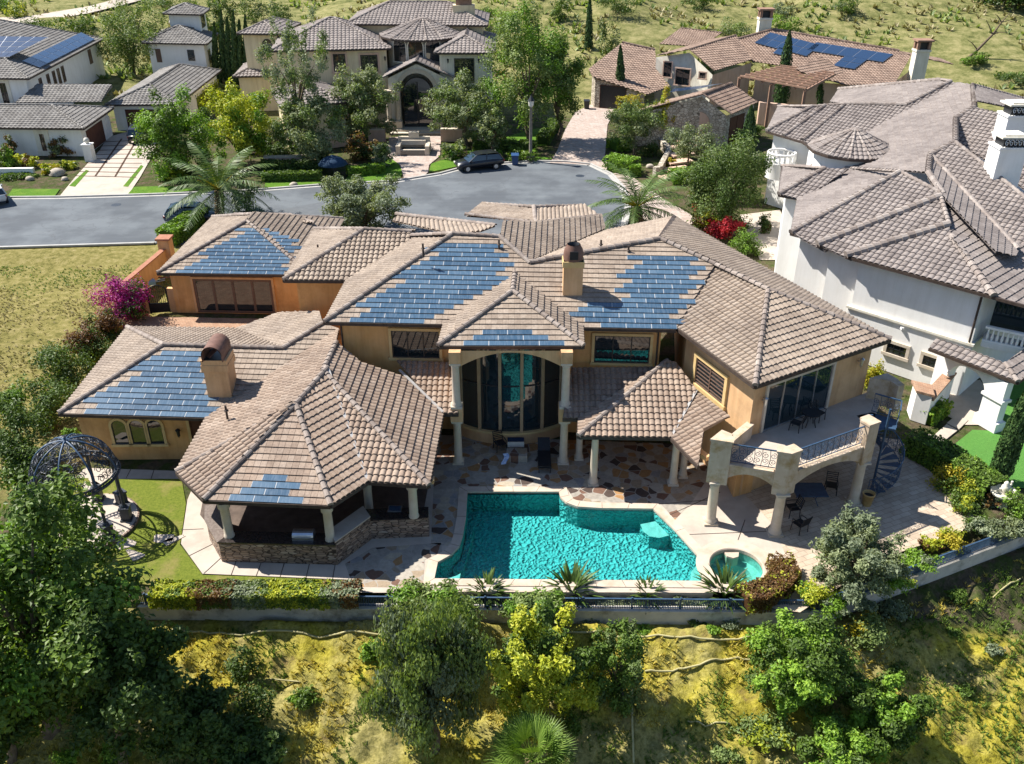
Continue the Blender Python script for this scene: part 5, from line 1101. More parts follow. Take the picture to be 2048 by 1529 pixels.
# porch gable front with arch
Y0=106.4; xl,xr,xa=g0[0]+.5,g2_[0]-.5,g1_[0]; A_=np.linspace(math.pi,0,15); cx_=atY(835,200,Y0)[0]; ra=2.0; zsp=4.5
zr=lambda x: g1_[2]-.35-abs(x-xa)*(g1_[2]-g0[2])/(xa-g0[0])
for a0,a1 in zip(A_[:-1],A_[1:]):
    x0,x1=cx_+ra*math.cos(a0),cx_+ra*math.cos(a1); wb.add([(x0,Y0,zsp+ra*math.sin(a0)),(x1,Y0,zsp+ra*math.sin(a1)),(x1,Y0,zr(x1)),(x0,Y0,zr(x0))],[(0,1,2,3)],1); wb.add([(x0,Y0,zsp+ra*math.sin(a0)),(x1,Y0,zsp+ra*math.sin(a1)),(x1,Y0+2,zsp+ra*math.sin(a1)),(x0,Y0+2,zsp+ra*math.sin(a0))],[(3,2,1,0)],1)
for x0,x1 in((xl,cx_-ra),(cx_+ra,xr)): wb.add([(x0,Y0,0),(x1,Y0,0),(x1,Y0,zr(x1)),(x0,Y0,zr(x0)),(x0,Y0+4,0),(x1,Y0+4,0),(x1,Y0+4,zr(x1)),(x0,Y0+4,zr(x0))],[(0,1,2,3),(4,0,3,7),(1,5,6,2)],1)
wb.build('wall',[MT['cream'],MT['creamw']],bh)
mb=MB(); 
for a0,a1 in zip(A_[:-1],A_[1:]):
    V=[(cx_+q*math.cos(a),Y0-.08,zsp+q*math.sin(a)) for a in(a0,a1) for q in(ra-.05,ra+.45)]; mb.add(V,[(0,2,3,1)])
mb.build('arch_trim',MT['stone'],bh)
for x in(cx_-ra-.3,cx_+ra+.3,cx_-ra-1.3): mb=MB(); mb.box((x,Y0-.25,.6),(.9,.9,1.2)); mb.lathe((x,Y0-.25,0),[(.32,1.2),(.27,1.5),(.25,4.1),(.36,4.4)],10); mb.box((x,Y0-.25,4.5),(.8,.8,.25)); mb.build('column',MT['stone'],bh)
Wd_=Wall((cx_-2,Y0+.42),(cx_+2,Y0+.42)); Wd_.window(bh,.35,3.65,.1,5.9,panes=2,arch=True,rows=1,name='door',frame='black',mul=.14); mb=MB(); mb.prism([(cx_-2.6,Y0-1.2),(cx_+2.6,Y0-1.2),(cx_+2.6,Y0+2),(cx_-2.6,Y0+2)],0,.35); mb.prism([(cx_-3.2,Y0-2.),(cx_+3.2,Y0-2.),(cx_+3.2,Y0-1.2),(cx_-3.2,Y0-1.2)],0,.18); mb.build('steps',MT['stone'],bh)
for px in((796,102),(832,102),(866,102)):
    p=atY(*px,110.); a=math.atan2(p[1]-TC[1],p[0]-TC[0]); c=TC+4.12*np.array([math.cos(a),math.sin(a)]); t_=np.array([-math.sin(a),math.cos(a)]); Wt_=Wall(c-t_*.95,c+t_*.95); Wt_.window(bh,.1,1.8,p[2]-1.25,p[2]+1.35,panes=2,arch=True,frame='bronze',trim='creamw',tw=.12,o=.12)
W_=Wall(ww[0][0],ww[0][1])
for a,b in(((665,108),(693,143)),((720,110),(757,143))): pxwin(W_,bh,a,b,panes=2,rows=2,frame='bronze',trim='pink',tw=.2,mul=.14)
for px in((653,117),(770,117)): x,z=W_.pixel(*px); lantern('wall_lantern',bh,W_.P(x,z),W_.n)
W_=Wall(ww[1][0],ww[1][1]); pxwin(W_,bh,(908,117),(949,166),panes=2,rows=3,frame='bronze',mul=.1)
for px in((896,122),(958,122)): x,z=W_.pixel(*px); lantern('wall_lantern',bh,W_.P(x,z),W_.n)
W_=Wall(ww[2][0],ww[2][1]); pxwin(W_,bh,(524,79),(546,104),panes=1,arch=True)
mb=MB(); c=atY(928,22,118.); mb.box(c-(0,0,1.),(2.6,1.6,3.4)); o_=mb.build('chimney',MT['cream'],bh); mb=MB(); mb.box(c+(0,0,.95),(1.9,1.1,.9)); mb.lathe(c+(0,0,1.4),[(1.,0),(.95,.4),(.6,.8),(0,.95)],10); mb.build('chimney_cap',MT['woodb']).parent=o_
# ---------------------------------------------------------------- farmhouse right of it, with stone gable and pergola
br_=thing('stone_gable_house','rambling tuscan farmhouse with terracotta roofs, stone gable and timber pergola, upper right','house',(25,118,0)); R=Roof(br_,mt='rooft',mc='rooft',w=.42,row=.5,sub=4)
Yv=lambda *L:[atY(x,y,Y_) for x,y,Y_ in L]
a1=R.face(Yv((1177,137,120.),(1185,158,118.),(1294,186,115.),(1340,177,118.),(1314,140,122.),(1310,100,128.),(1244,87,129.))); R.cap(a1[6],a1[5],r=.2)
a2=R.face(Yv((1318,91,131.),(1361,55,139.),(1443,69,138.),(1404,92,131.))); R.cap(a2[1],a2[2])
a3=R.face(Yv((1379,99,121.),(1429,143,117.),(1504,119,121.5),(1472,72,127.))); R.cap(a3[0],a3[3]); 
a4=R.face([a3[0],a3[3]]+Yv((1420,80,128.),(1312,112,121.)))
a5=R.face(Yv((1475,76,129.),(1505,120,122.),(1560,135,121.),(1690,176,116.),(1790,166,117.),(1822,112,126.),(1798,103,127.5),(1545,63,133.))); R.cap(a5[7],a5[6],r=.22); R.cap(a5[0],a5[7],r=.2)
a5b=R.face([a5[6]]+Yv((1822,112,126.),(1908,130,126.),(1880,118,129.))); 
c1_=R.face(Yv((1406,190,99.3),(1463,229,97.6),(1516,205,103.),(1463,168,104.7))); R.cap(c1_[0],c1_[3],r=.2); R.cap(c1_[0],c1_[1],r=.12); 
c2_=R.face([c1_[3],c1_[0],c1_[0]+(-7.4,.4,-2.),c1_[3]+(-7.4,.4,-2.)]); R.cap(c1_[0],c1_[0]+(-7.4,.4,-2.),r=.12)
f1=R.face(Yv((1590,135,113.),(1640,118,118.),(1690,140,116.),(1640,165,112.)))
R.done()
p=fit(c2_); pv(br_,*p,((1325,190),(1400,181),(1445,171),(1350,181)),2,5)
p=fit(a5)
for q in(((1508,89),(1612,116),(1640,93),(1540,68)),((1612,104),(1765,128),(1786,112),(1632,88)),((1665,135),(1708,142),(1735,122),(1690,115)),((1545,110),(1574,117),(1586,105),(1558,98))): pv(br_,*p,q,2 if q[0][0] in(1508,1665) else 1 if q[0][0]==1545 else 1,2 if q[0][0]==1665 else 1 if q[0][0]==1545 else 5)
MT['fieldstone']=None
def _fs():
    m,nt,b=newmat('rubble_stone_wall',.9,.15); v=nt.nodes.new('ShaderNodeTexVoronoi'); v.inputs['Scale'].default_value=2.6; nt.links.new(coords(nt,(1,1,1.5)),v.inputs['Vector']); e=nt.nodes.new('ShaderNodeTexVoronoi'); e.feature='DISTANCE_TO_EDGE'; e.inputs['Scale'].default_value=2.6; nt.links.new(coords(nt,(1,1,1.5)),e.inputs['Vector'])
    sp=nt.nodes.new('ShaderNodeSeparateColor'); nt.links.new(v.outputs['Color'],sp.inputs[0]); c=ramp(nt,sp.outputs[0],[(0,(.34,.29,.23)),(.5,(.48,.42,.34)),(1,(.60,.54,.45))]); c=mix(nt,(.16,.13,.10),c,ramp(nt,e.outputs['Distance'],[(.02,(0,0,0)),(.09,(1,1,1))])); nt.links.new(c,b.inputs['Base Color']); bump(nt,b,e.outputs['Distance'],.8,.1); return m
MT['fieldstone']=_fs()
zc=lambda p:float(p[2])-.25
A,Bc,C_,D_=c1_[0],c1_[1],c1_[2],c1_[3]; bl_=c2_[2]; mb=MB(); bl2=np.array([bl_[0]+.3,A[1]+.35]); brc=np.array([Bc[0]-.4,Bc[1]+.5]); ap2=np.array([A[0],A[1]+.4])
mb.add([(*bl2,-.3),(*ap2,-.3),(*ap2,zc(A)),(*bl2,zc(bl_))],[(0,1,2,3)]); mb.add([(*ap2,-.3),(*brc,-.3),(*brc,zc(Bc)),(*ap2,zc(A))],[(0,1,2,3)]); mb.add([(*brc,-.3),(C_[0]-.4,C_[1],-.3),(C_[0]-.4,C_[1],zc(C_)),(*brc,zc(Bc))],[(0,1,2,3)]); mb.build('stone_wall',MT['fieldstone'],br_)
Wg_=Wall(ap2,brc); x,z=Wg_.pixel(1400,250); Wg_.window(br_,x-1.1,x+1.1,.2,z+1.4,panes=1,arch=True,glass='pink',frame='wood',trim='rock',tw=.25,name='arched_opening')
Wg_=Wall(brc,(C_[0]-.4,C_[1])); Wg_.window(br_,1.,4.2,.1,3.2,panes=2,glass='wood',frame='wood',name='barn_door',sill=False)
wb=MB(); V=Yv((1312,150,122.),(1421,178,117.8),(1425,150,117.8),(1379,106,121.5),(1312,115,122.4)); wb.add([(V[0][0],V[0][1],0),(V[1][0],V[1][1],0),V[2],V[3],V[4]],[(0,1,2,3,4)],0)
q=atY(1503,126,122.); wb.add([(V[1][0],V[1][1],0),(q[0],q[1],0),q,V[2]],[(0,1,2,3)],1)
for L,h,m_ in((((1505,215,121.),(1690,215,116.5),(1780,215,117.5),(1820,180,127.)),None,1),):
    for (x0,y0,Y_0),(x1,y1,Y_1) in zip(L[:-1],L[1:]):
        p_,q_=atY(x0,y0,Y_0),atY(x1,y1,Y_1); zt0=min(a5[2][2],a5[3][2])-.1; wb.add([(p_[0],p_[1]+.5,0),(q_[0],q_[1]+.5,0),(q_[0],q_[1]+.5,zt0),(p_[0],p_[1]+.5,zt0)],[(0,1,2,3)],m_)
p_,q_=a1[1]+(.4,.4,-.1),a1[2]+(-.2,.5,-.1); wb.add([(p_[0],p_[1],-.2),(q_[0],q_[1],-.2),q_,p_],[(0,1,2,3)],2); p2_=a1[0]+(.5,0,-.1); wb.add([(p2_[0],p2_[1],-.2),(p_[0],p_[1],-.2),p_,p2_],[(0,1,2,3)],2)
wb.build('wall',[MT['creamw'],MT['pink'],MT['fieldstone']],br_)
Wg_=Wall(p_[:2],q_[:2]); Wg_.window(br_,.7,4.2,.05,2.9,panes=1,glass='black',frame='wood',name='garage_door',sill=False)
Wg_=Wall(V[0][:2],V[1][:2])
for a,b in(((1329,124),(1342,155)),((1353,137),(1378,172)),((1400,145),(1411,158))): pxwin(Wg_,br_,a,b,panes=2,frame='bronze',rows=2,trim='pink',tw=.15)
for px,Y_,l in(((1527,60),134.,3.2),((1838,125),122.,3.6)):
    c=atY(*px,Y_); mb=MB(); mb.box(c-(0,0,.6),(1.7,1.4,4.2)); mb.box(c+(0,0,1.5),(1.9,1.6,.25)); o_=mb.build('chimney',MT['creamw'],br_); mb=MB(); mb.box(c+(0,0,2.7),(2.1,1.8,.2))
    for dx in(-.7,.7):
        for dy in(-.5,.5): mb.box(c+(dx,dy,2.1),(.35,.35,1.1))
    mb.box(c+(0,0,2.),(1.,.7,.9),m=1); mb.build('chimney_cap',[MT['woodb'],MT['black']]).parent=o_
# pergola
pg=thing('pergola','brown timber pergola with crossing beams on posts in front of the stone gable farmhouse','pergola',(30,114,0)); z_=5.0; pc=[G(1480,156,z_),G(1612,181,z_),G(1668,150,z_),G(1560,135,z_)]; P4=[np.array([p[0],p[1],z_]) for p in pc]
for i in range(7):
    f=i/6; mb=MB(); mb.beam(P4[0]*(1-f)+P4[1]*f,P4[3]*(1-f)+P4[2]*f,.22,.25); mb.build('beam',MT['woodb'],pg)
for i in range(9):
    f=i/8; mb=MB(); mb.beam(P4[0]*(1-f)+P4[3]*f+(0,0,.22),P4[1]*(1-f)+P4[2]*f+(0,0,.22),.16,.18); mb.build('rafter',MT['woodb'],pg)
for p in P4[:2]+[(P4[0]+P4[1])/2]: mb=MB(); mb.beam((p[0],p[1]+.3,0),(p[0],p[1]+.3,z_),.3,.3); mb.build('post',MT['woodb'],pg)
# terrace wall under pergola
t=thing('terrace_wall','low salmon stucco terrace wall below the timber pergola','wall',(29,109,0)); mb=MB(); A,B=atY(1520,205,109.5),atY(1620,215,107.); mb.prism([A[:2],B[:2],B[:2]+(0,.5),A[:2]+(0,.5)],0,float(A[2])); mb.build('masonry',MT['pink'],t)
# white-walled corner of the farmhouse ground floor
# ---------------------------------------------------------------- plants
LF={}
def lf(k,*c,trans=.3): LF[k]=Mleaf('foliage_'+k,[(i/(len(c)-1),q) for i,q in enumerate(c)],trans)
lf('deep_green',(.024,.048,.010),(.06,.105,.02),(.115,.175,.035))
lf('mid_green',(.036,.068,.011),(.095,.16,.022),(.185,.27,.045))
lf('bright_green',(.06,.125,.013),(.16,.29,.028),(.31,.46,.055))
lf('olive_grey',(.075,.10,.045),(.175,.21,.10),(.33,.37,.19))
lf('sage',(.085,.115,.065),(.20,.24,.14),(.37,.41,.26))
lf('pepper_green',(.06,.10,.028),(.15,.21,.06),(.30,.37,.125))
lf('yellow_green',(0.131,0.174,0.014),(0.348,0.392,0.029),(0.580,0.551,0.051))
lf('gold',(.20,.17,.01),(.38,.32,.02),(.5,.42,.05))
lf('red',(.12,.008,.012),(.38,.015,.03),(.55,.05,.06))
lf('magenta',(.10,.005,.06),(.33,.012,.20),(.52,.06,.36))
lf('rust',(.07,.035,.015),(.17,.085,.03),(.22,.17,.05))
lf('palm',(.018,.04,.007),(.042,.085,.014),(.11,.17,.035),trans=.12)
lf('straw',(.26,.21,.03),(.48,.39,.07),(.62,.53,.16),trans=.25)
lf('fanpalm',(.04,.085,.012),(.10,.175,.025),(.22,.32,.06))
lf('drygrass',(.13,.115,.045),(.24,.21,.09),(.34,.29,.15),trans=.15)
lf('cypress',(0.023,0.051,0.014),(0.046,0.094,0.026),(0.087,0.145,0.043),trans=.1)
def rot_basis(N):
    a=RNG.normal(size=N.shape); x=np.cross(N,a); x/=np.linalg.norm(x,axis=1)[:,None]+1e-9; return x,np.cross(N,x)
def leaves(mb,P,N,size,t,m=0,asp=1.7,droop=0.):
    n=len(P); x,y=rot_basis(N); 
    if droop: y=y*(1-droop)+np.array([0,0,-1.])*droop; x=np.cross(y,N); x/=np.linalg.norm(x,axis=1)[:,None]+1e-9
    s=(size*(.6+.8*RNG.random(n)))[:,None]; bend=N*s*.18
    V=np.stack([P-y*s*asp*.5,P+x*s*.5+bend,P+y*s*asp*.5,P-x*s*.5+bend],1).reshape(-1,3)
    mb.addnp(V,np.arange(4*n).reshape(n,4),m,t)
def crown(mb,c,rad,n,size,K=22,m=0,irr=1.,droop=0.,fill=.8,cr=(.26,.42),asp=1.7,flat=.0,m2=None,f2=0.):
    c=np.asarray(c,float);rad=np.asarray(rad,float); d=RNG.normal(size=(K,3)); d/=np.linalg.norm(d,axis=1)[:,None]; r=fill*(.3+.82*RNG.random(K)**.55)*(1+irr*(-.28+.56*vnoise(d[:,0]*2.3+c[0]*3+50,d[:,1]*2.3+d[:,2]*1.9+c[1]*3,1.,61))); C=d*r[:,None]
    R_=cr[0]+(cr[1]-cr[0])*RNG.random(K); w_=R_**2; w_/=w_.sum(); ct=RNG.random(K); ci=RNG.choice(K,n,p=w_)
    q=RNG.normal(size=(n,3)); q/=np.linalg.norm(q,axis=1)[:,None]; q=q+C[ci]*.5; q/=np.linalg.norm(q,axis=1)[:,None]
    rr=R_[ci]*(.35+.8*RNG.random(n)**.8); od=C[ci]/(np.linalg.norm(C[ci],axis=1)[:,None]+1e-9); L=C[ci]+q*rr[:,None]+od*((q*od).sum(1)*rr*.7*(RNG.random(n)<.6))[:,None]; P=c+L*rad; 
    N=q*.7+RNG.normal(size=(n,3))*.45+np.array([0,0,.45]); N/=np.linalg.norm(N,axis=1)[:,None]
    t=np.clip(.45*ct[ci]+.55*RNG.random(n),0,1); mm=m
    if m2 is not None: mm=np.where(ct[ci]<f2,m2,m)
    leaves(mb,P,N,size,t,mm,asp,droop); return c+C*rad*.8,C
def GG(px,py):
    z=0.
    for _ in range(40): p=G(px,py,z); z=.5*z+.5*float(ground(p[0],p[1]))
    p[2]=z; return p
def dep_of(p): return float(p[1]*math.cos(PITCH)-(p[2]-CAM_H)*math.sin(PITCH))
def radii(c,rx,ry):
    k=dep_of(c)/F_PX; X=rx*k; V=ry*k; a=math.atan2(CAM_H-c[2],c[1]); D=X*.9; rz=math.sqrt(max(V*V-(D*math.sin(a))**2,(.45*V)**2))/math.cos(a); return np.array([X,D,rz])
def tree(name,label,base,ctr,rx,ry,mat,n=5000,size=.16,group=None,cat='tree',K=24,tr=.16,droop=0.,fill=.8,cr=(.24,.40),asp=1.7,mat2=None,f2=0.,trunkmat='bark',flat=False,irr=1.):
    P=GG(*base) if not flat else G(*base); c=atY(*ctr,P[1]); rad=radii(c,rx,ry)
    o=thing(name,label,cat,P,group); mb=MB(); tips,_=crown(mb,c,rad,int(n*1.9),size*.74,int(K*2.2),droop=droop,fill=fill,irr=irr,cr=(cr[0]*.66,cr[1]*.72),asp=asp,m2=1 if mat2 else None,f2=f2)
    tb=MB(); fork=np.array([P[0]*.6+c[0]*.4,P[1],P[2]+max(.35,(c[2]-rad[2]*.75-P[2]))]); mid=(P+fork)/2+np.array([.08*rad[0]*RNG.normal(),.05,0])
    tb.tube([P-(0,0,.3),mid,fork],[tr*1.25,tr,tr*.85],7)
    for q in tips[RNG.permutation(len(tips))[:9]]: tb.tube([fork-(0,0,.1),(fork*.5+q*.5)+np.array([0,0,.12*rad[2]]),q],[tr*.6,tr*.35,tr*.1],5)
    tb.build('trunk',MT[trunkmat],o); mb.build('crown',[LF[mat]]+([LF[mat2]] if mat2 else []),o); return o
def shrub(name,label,ctr,rx,ry,mat,n=900,size=.1,group=None,cat='shrub',K=14,mat2=None,f2=0.,z0=None,cr=(.34,.5),fill=.6,asp=1.7):
    z=.5
    for _ in range(25):
        p=G(*ctr,z); rad=radii(p,rx,ry); g=float(ground(p[0],p[1])) if z0 is None else z0; z=.5*z+.5*(max(g,-9)+rad[2]*.8)
    p=G(*ctr,z); mb=MB(); crown(mb,p,rad,int(n*1.6),size*.8,int(K*1.7),fill=fill*1.05,cr=(cr[0]*.75,cr[1]*.8),m2=1 if mat2 else None,f2=f2,asp=asp); b0=np.array([p[0],p[1],z-rad[2]*.8])
    sb=MB()
    for k in range(4): sb.tube([b0-(0,0,.1),p+RNG.normal(size=3)*rad*.25],[.03,.012],4,cap=False)
    o=thing(name,label,cat,b0,group); mb.build('foliage',[LF[mat]]+([LF[mat2]] if mat2 else []),o); sb.build('stem',MT['bark'],o); return o
def hedge(name,label,pts,wd,h,mat,n=2500,size=.09,group=None,mat2=None,f2=0.,z0=0.,cat='hedge',px=True):
    """clipped hedge along a line of ground pixels"""
    P=[G(*q,z0) if px else np.array([*q,z0]) for q in pts]; mb=MB(); Ls=[np.linalg.norm(b-a) for a,b in zip(P[:-1],P[1:])]; T=sum(Ls)
    for (a,b),L in zip(zip(P[:-1],P[1:]),Ls):
        k=max(10,int(n*L/T)); t=(b-a)/L; nn=np.array([-t[1],t[0],0]); u=RNG.random(k)*(L+wd*.4)-wd*.2; face=RNG.random(k); v=RNG.random(k)-.5; w_=RNG.random(k)
        pa=wd*h*0+wd/(wd+2*h); top=face<pa; sd=np.where(RNG.random(k)<.5,-1,1)
        vv=np.where(top,v*wd,sd*wd/2); zz=np.where(top,h,w_*h); N=np.where(top[:,None],np.array([0,0,1.]),nn*sd[:,None])+RNG.normal(size=(k,3))*.45; N/=np.linalg.norm(N,axis=1)[:,None]
        lump=(vnoise(u*1.+a[0],zz+vv*2,.35,9)-.5)*.16; Q=a+t*u[:,None]+nn*(vv+lump*sd*(~top))[:,None]; Q[:,2]+=zz+lump*top+RNG.normal(size=k)*.03
        tt=np.clip(RNG.random(k)*.7+.3*vnoise(u,vv*2+zz,.5,3),0,1); mm=0 if not mat2 else np.where(.6*vnoise(u+a[0],vv+zz,.4,11)+.4*RNG.random(k)<f2,1,0)
        leaves(mb,Q,N,size,tt,mm)
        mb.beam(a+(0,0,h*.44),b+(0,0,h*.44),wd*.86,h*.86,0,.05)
    return tag(mb.build(name,[LF[mat]]+([LF[mat2]] if mat2 else []),loc=P[0]),label,cat,group)
def cypress(label,base,top,wpx,n=2600,group='slender columnar cypresses',size=.12,flat=True,lean=0):
    P=G(*base); tp=atY(*top,P[1]); h=tp[2]-P[2]; r=wpx*dep_of(P)/F_PX; o=thing('cypress_tree',label,'cypress',P,group); f=RNG.random(n)**.8; a=RNG.random(n)*2*math.pi
    pr=r*np.minimum(1,f*9)**.5*(1-f**2.2)**.75*(.8+.28*RNG.random(n))*(.85+.3*vnoise(a*2,f*h,.5,4)); c=P+(tp-P)*f[:,None]; Q=c+np.c_[pr*np.cos(a),pr*np.sin(a),np.zeros(n)]
    N=np.c_[np.cos(a),np.sin(a),np.full(n,.35)]+RNG.normal(size=(n,3))*.35; N/=np.linalg.norm(N,axis=1)[:,None]; mb=MB(); leaves(mb,Q,N,size,np.clip(RNG.random(n),0,1),0,2.2,.6)
    mb.tube([P+(tp-P)*f for f in(.03,.3,.6,.9)],[r*.7,r*.75,r*.5,r*.12],8,0,.02); mb.build('crown',LF['cypress'],o); tb=MB(); tb.tube([P-(0,0,.2),P+(tp-P)*.1],[.12,.1],6); tb.build('trunk',MT['bark'],o); return o
def palm(label,base,ctr,rpx,n=36,mat='palm',fan=False):
    P=GG(*base); c=atY(*ctr,P[1]); R_=rpx*dep_of(c)/F_PX; o=thing('palm_tree' if not fan else 'fan_palm',label,'palm',P); tb=MB(); k=9
    tb.tube([P-(0,0,.2)]+[P+(c-P)*f for f in np.linspace(.1,1,k)],[.42]+list(np.linspace(.38,.32,k)),9); 
    for f in np.linspace(.05,1,12): tb.lathe(P+(c-P)*f,[(.46,-.06),(.36,.06)],9)
    tb.build('trunk',MT['palmbark'],o); mb=MB()
    for i in range(n):
        a=i*2.39996+RNG.normal()*.1; e=1.35-1.75*(i/n)**1.1+RNG.normal()*.06; L=R_*(1.05+.2*RNG.random()); d=np.array([math.cos(a),math.sin(a),0]); pts=[c+(0,0,.1)]; ang=e; S=12
        for s in range(S): ang-=(.95+.35*RNG.random())/S*(1 if e>0 else .5); pts.append(pts[-1]+(d*math.cos(ang)+np.array([0,0,1.])*math.sin(ang))*L/S)
        pts=np.array(pts); mb.tube(pts,np.linspace(.035,.008,S+1),3,0,.8,cap=False); side=np.cross(d,(0,0,1.)); m_=32; f=np.linspace(.12,1,m_)*S; j=np.minimum(f.astype(int),S-1); B=pts[j]+(pts[j+1]-pts[j])*(f-j)[:,None]; T=(pts[j+1]-pts[j]); T/=np.linalg.norm(T,axis=1)[:,None]
        ll=L*.15*np.sin(np.linspace(.35,math.pi-.25,m_))[:,None]+.08
        for sg in(-1,1):
            D=T*.55+side*sg*.75+np.array([0,0,-.28])+RNG.normal(size=(m_,3))*.08; D/=np.linalg.norm(D,axis=1)[:,None]; W=T*.034*R_/3
            V=np.stack([B-W,B+W,B+D*ll+W*.3,B+D*ll-W*.3],1).reshape(-1,3); mb.addnp(V,np.arange(4*m_).reshape(m_,4),0,np.clip(.35+.5*RNG.random(m_)+(.15 if i<n*.5 else -.15),0,1))
    for i in range(16):
        a=RNG.random()*6.28; e=.5*RNG.random(); q=c+(0,0,.15); mb.tube([q,q+.35*R_*np.array([math.cos(a)*math.cos(e),math.sin(a)*math.cos(e),math.sin(e)+.35])],[.05,.02],4,1,.9,cap=False)
    mb.build('fronds',[LF[mat],LF['gold']],o); return o
def blades(name,label,ctr,rpx,mat,n=46,cat='plant',group=None,wd=.07,z0=None,hk=1.):
    p=GG(*ctr) if z0 is None else G(*ctr,z0); R_=rpx*dep_of(p)/F_PX; mb=MB()
    for i in range(n):
        a=RNG.random()*6.28; e=.35+1.15*RNG.random(); L=R_*(.7+.6*RNG.random())*hk; d=np.array([math.cos(a),math.sin(a),0]); q=p+d*R_*.15*RNG.random(); pts=[q]; ang=e
        for s in range(5): pts.append(pts[-1]+(d*math.cos(ang)+np.array([0,0,1.])*math.sin(ang))*L/5); ang-=.16
        pts=np.array(pts); sd=np.cross(d,(0,0,1.)); w_=np.array([.4,.8,1,.9,.6,.05])[:,None]*wd; mb.strip(pts-sd*w_/2,pts+sd*w_/2,0,RNG.random())
    return tag(mb.build(name,[LF[mat]],loc=p),label,cat,group)
# --- trees on the near slope
tree('broadleaf_tree','huge dense dark green tree filling the lower left corner',(100,1455),(62,1222),212,208,'mid_green',20000,.17,irr=.6,K=46,tr=.3,cr=(.2,.34),fill=.86,mat2='bright_green',f2=.3)
tree('broadleaf_tree','dark green tree at the lower left edge under the huge one',(20,1520),(-20,1400),150,130,'deep_green',6000,.17,K=24,cr=(.22,.36),fill=.85,mat2='mid_green',f2=.3)
tree('broadleaf_tree','dark shaded tree right of the huge lower left tree',(250,1560),(240,1350),125,130,'deep_green',8500,.16,K=28,cr=(.22,.36),fill=.85,mat2='mid_green',f2=.25)
tree('pepper_tree','grey-green weeping pepper tree on the slope below the pool left end',(870,1500),(850,1345),128,150,'pepper_green',15000,.12,K=40,droop=.65,asp=3.,cr=(.2,.36),mat2='sage',f2=.35)
tree('pepper_tree','light green feathery tree top leaning over the garden wall',(860,1290),(855,1225),92,52,'pepper_green',4200,.11,K=18,asp=2.4,mat2='bright_green',f2=.35)
tree('flowering_tree','yellow-green blossoming tree in the middle of the near slope',(1075,1450),(1070,1350),100,125,'yellow_green',11000,.12,K=38,cr=(.16,.27),fill=.85,mat2='mid_green',f2=.35)
tree('pepper_tree','small light green tree straddling the garden wall before the pool',(1080,1275),(1075,1222),62,45,'pepper_green',2600,.11,K=16,asp=2.,mat2='bright_green',f2=.4)
tree('young_tree','thin dark green tree beside the yellow-green one',(1240,1405),(1238,1328),64,84,'mid_green',4800,.10,K=22,cr=(.2,.34),mat2='pepper_green',f2=.3)
tree('round_tree','rounded bright green tree below the bend of the garden wall',(1606,1400),(1598,1328),100,100,'bright_green',13000,.11,K=40,cr=(.2,.33),fill=.8,irr=.2,mat2='mid_green',f2=.45)
tree('broadleaf_tree','bushy green tree in the lower right part of the slope',(1785,1465),(1772,1415),80,76,'bright_green',8500,.11,K=30,cr=(.2,.34),irr=.4,mat2='mid_green',f2=.5)
tree('broadleaf_tree','bushy green tree cut by the bottom edge right of centre',(1690,1560),(1690,1502),80,62,'bright_green',7000,.11,K=28,cr=(.2,.34),irr=.4,mat2='mid_green',f2=.5)
tree('broadleaf_tree','dark tree in the deep shade at the bottom left of the yellow slope',(400,1545),(395,1450),85,85,'deep_green',6500,.15,K=26,cr=(.22,.36),mat2='mid_green',f2=.2)  # added to darken the slope where the huge tree's shadow lies
tree('broadleaf_tree','lower dark tree in the bottom shade beside the yellow slope',(490,1590),(488,1510),80,65,'deep_green',5500,.15,K=24,cr=(.22,.36),mat2='mid_green',f2=.2)  # second added dark crown, fills out the same shadow mass
shrub('shrub','sparse yellowish shrub left of the lower right trees',(1535,1455),62,38,'pepper_green',1500,.10,mat2='yellow_green',f2=.3)
shrub('shrub','olive brown shrub below the wall right of its bend',(1742,1262),46,40,'pepper_green',1300,.10,mat2='gold',f2=.15)
for i,(x,y,rx,ry,m_) in enumerate(((228,1505,45,30,'bright_green'),(135,1515,42,26,'bright_green'),(300,1490,22,18,'mid_green'),(505,1425,48,48,'deep_green'),(612,1395,30,24,'mid_green'),(480,1330,34,34,'deep_green'),(1388,1243,22,14,'deep_green'),(1462,1245,26,16,'sage'),(1020,1478,22,14,'yellow_green'),(1425,1258,14,8,'bright_green'),(1790,1215,34,20,'sage'),(1915,1190,22,16,'mid_green'),(1905,1265,20,14,'mid_green'),(1790,1345,24,16,'mid_green'),(600,1400,20,12,'bright_green'),(520,1490,30,20,'yellow_green'),(740,1300,24,26,'bright_green'),(1180,1235,22,12,'sage'),(1290,1260,20,10,'bright_green'),(1990,1300,20,14,'sage'),(1930,1380,18,12,'mid_green'),(1450,1510,30,20,'pepper_green'))):
    shrub('weed_shrub',['bright weed clump at the very lower left corner','bright weed clump second from the lower left corner','small green weed clump right of the lower left weeds','dark shrub in the shadow right of the huge tree','small green shrub on the sunlit yellow slope','dark shrub just below the wall left end','dark creeper at the wall foot below the pool','pale weed at the wall foot before the red hedge','small yellow weed near the fan palm','tiny bright weed at the wall foot','grey-green weed outside the wall on the right slope','green weed high on the right slope','green weed on the right slope below the wall','green weed above the lower right trees','bright weed in the middle of the yellow slope','yellow weed in the dark lower left shade','bright shrub left of the grey-green pepper tree','grey weed between wall and pipe below the pool','green weed by the pipe below the pool','grey weed at the right edge of the slope','green weed at lower right on bare soil','sparse weed at bottom edge right of centre'][i],(x,y),rx,ry,m_,int(260+rx*ry*.35),.09,group='weeds on the near slope',cat='weed')
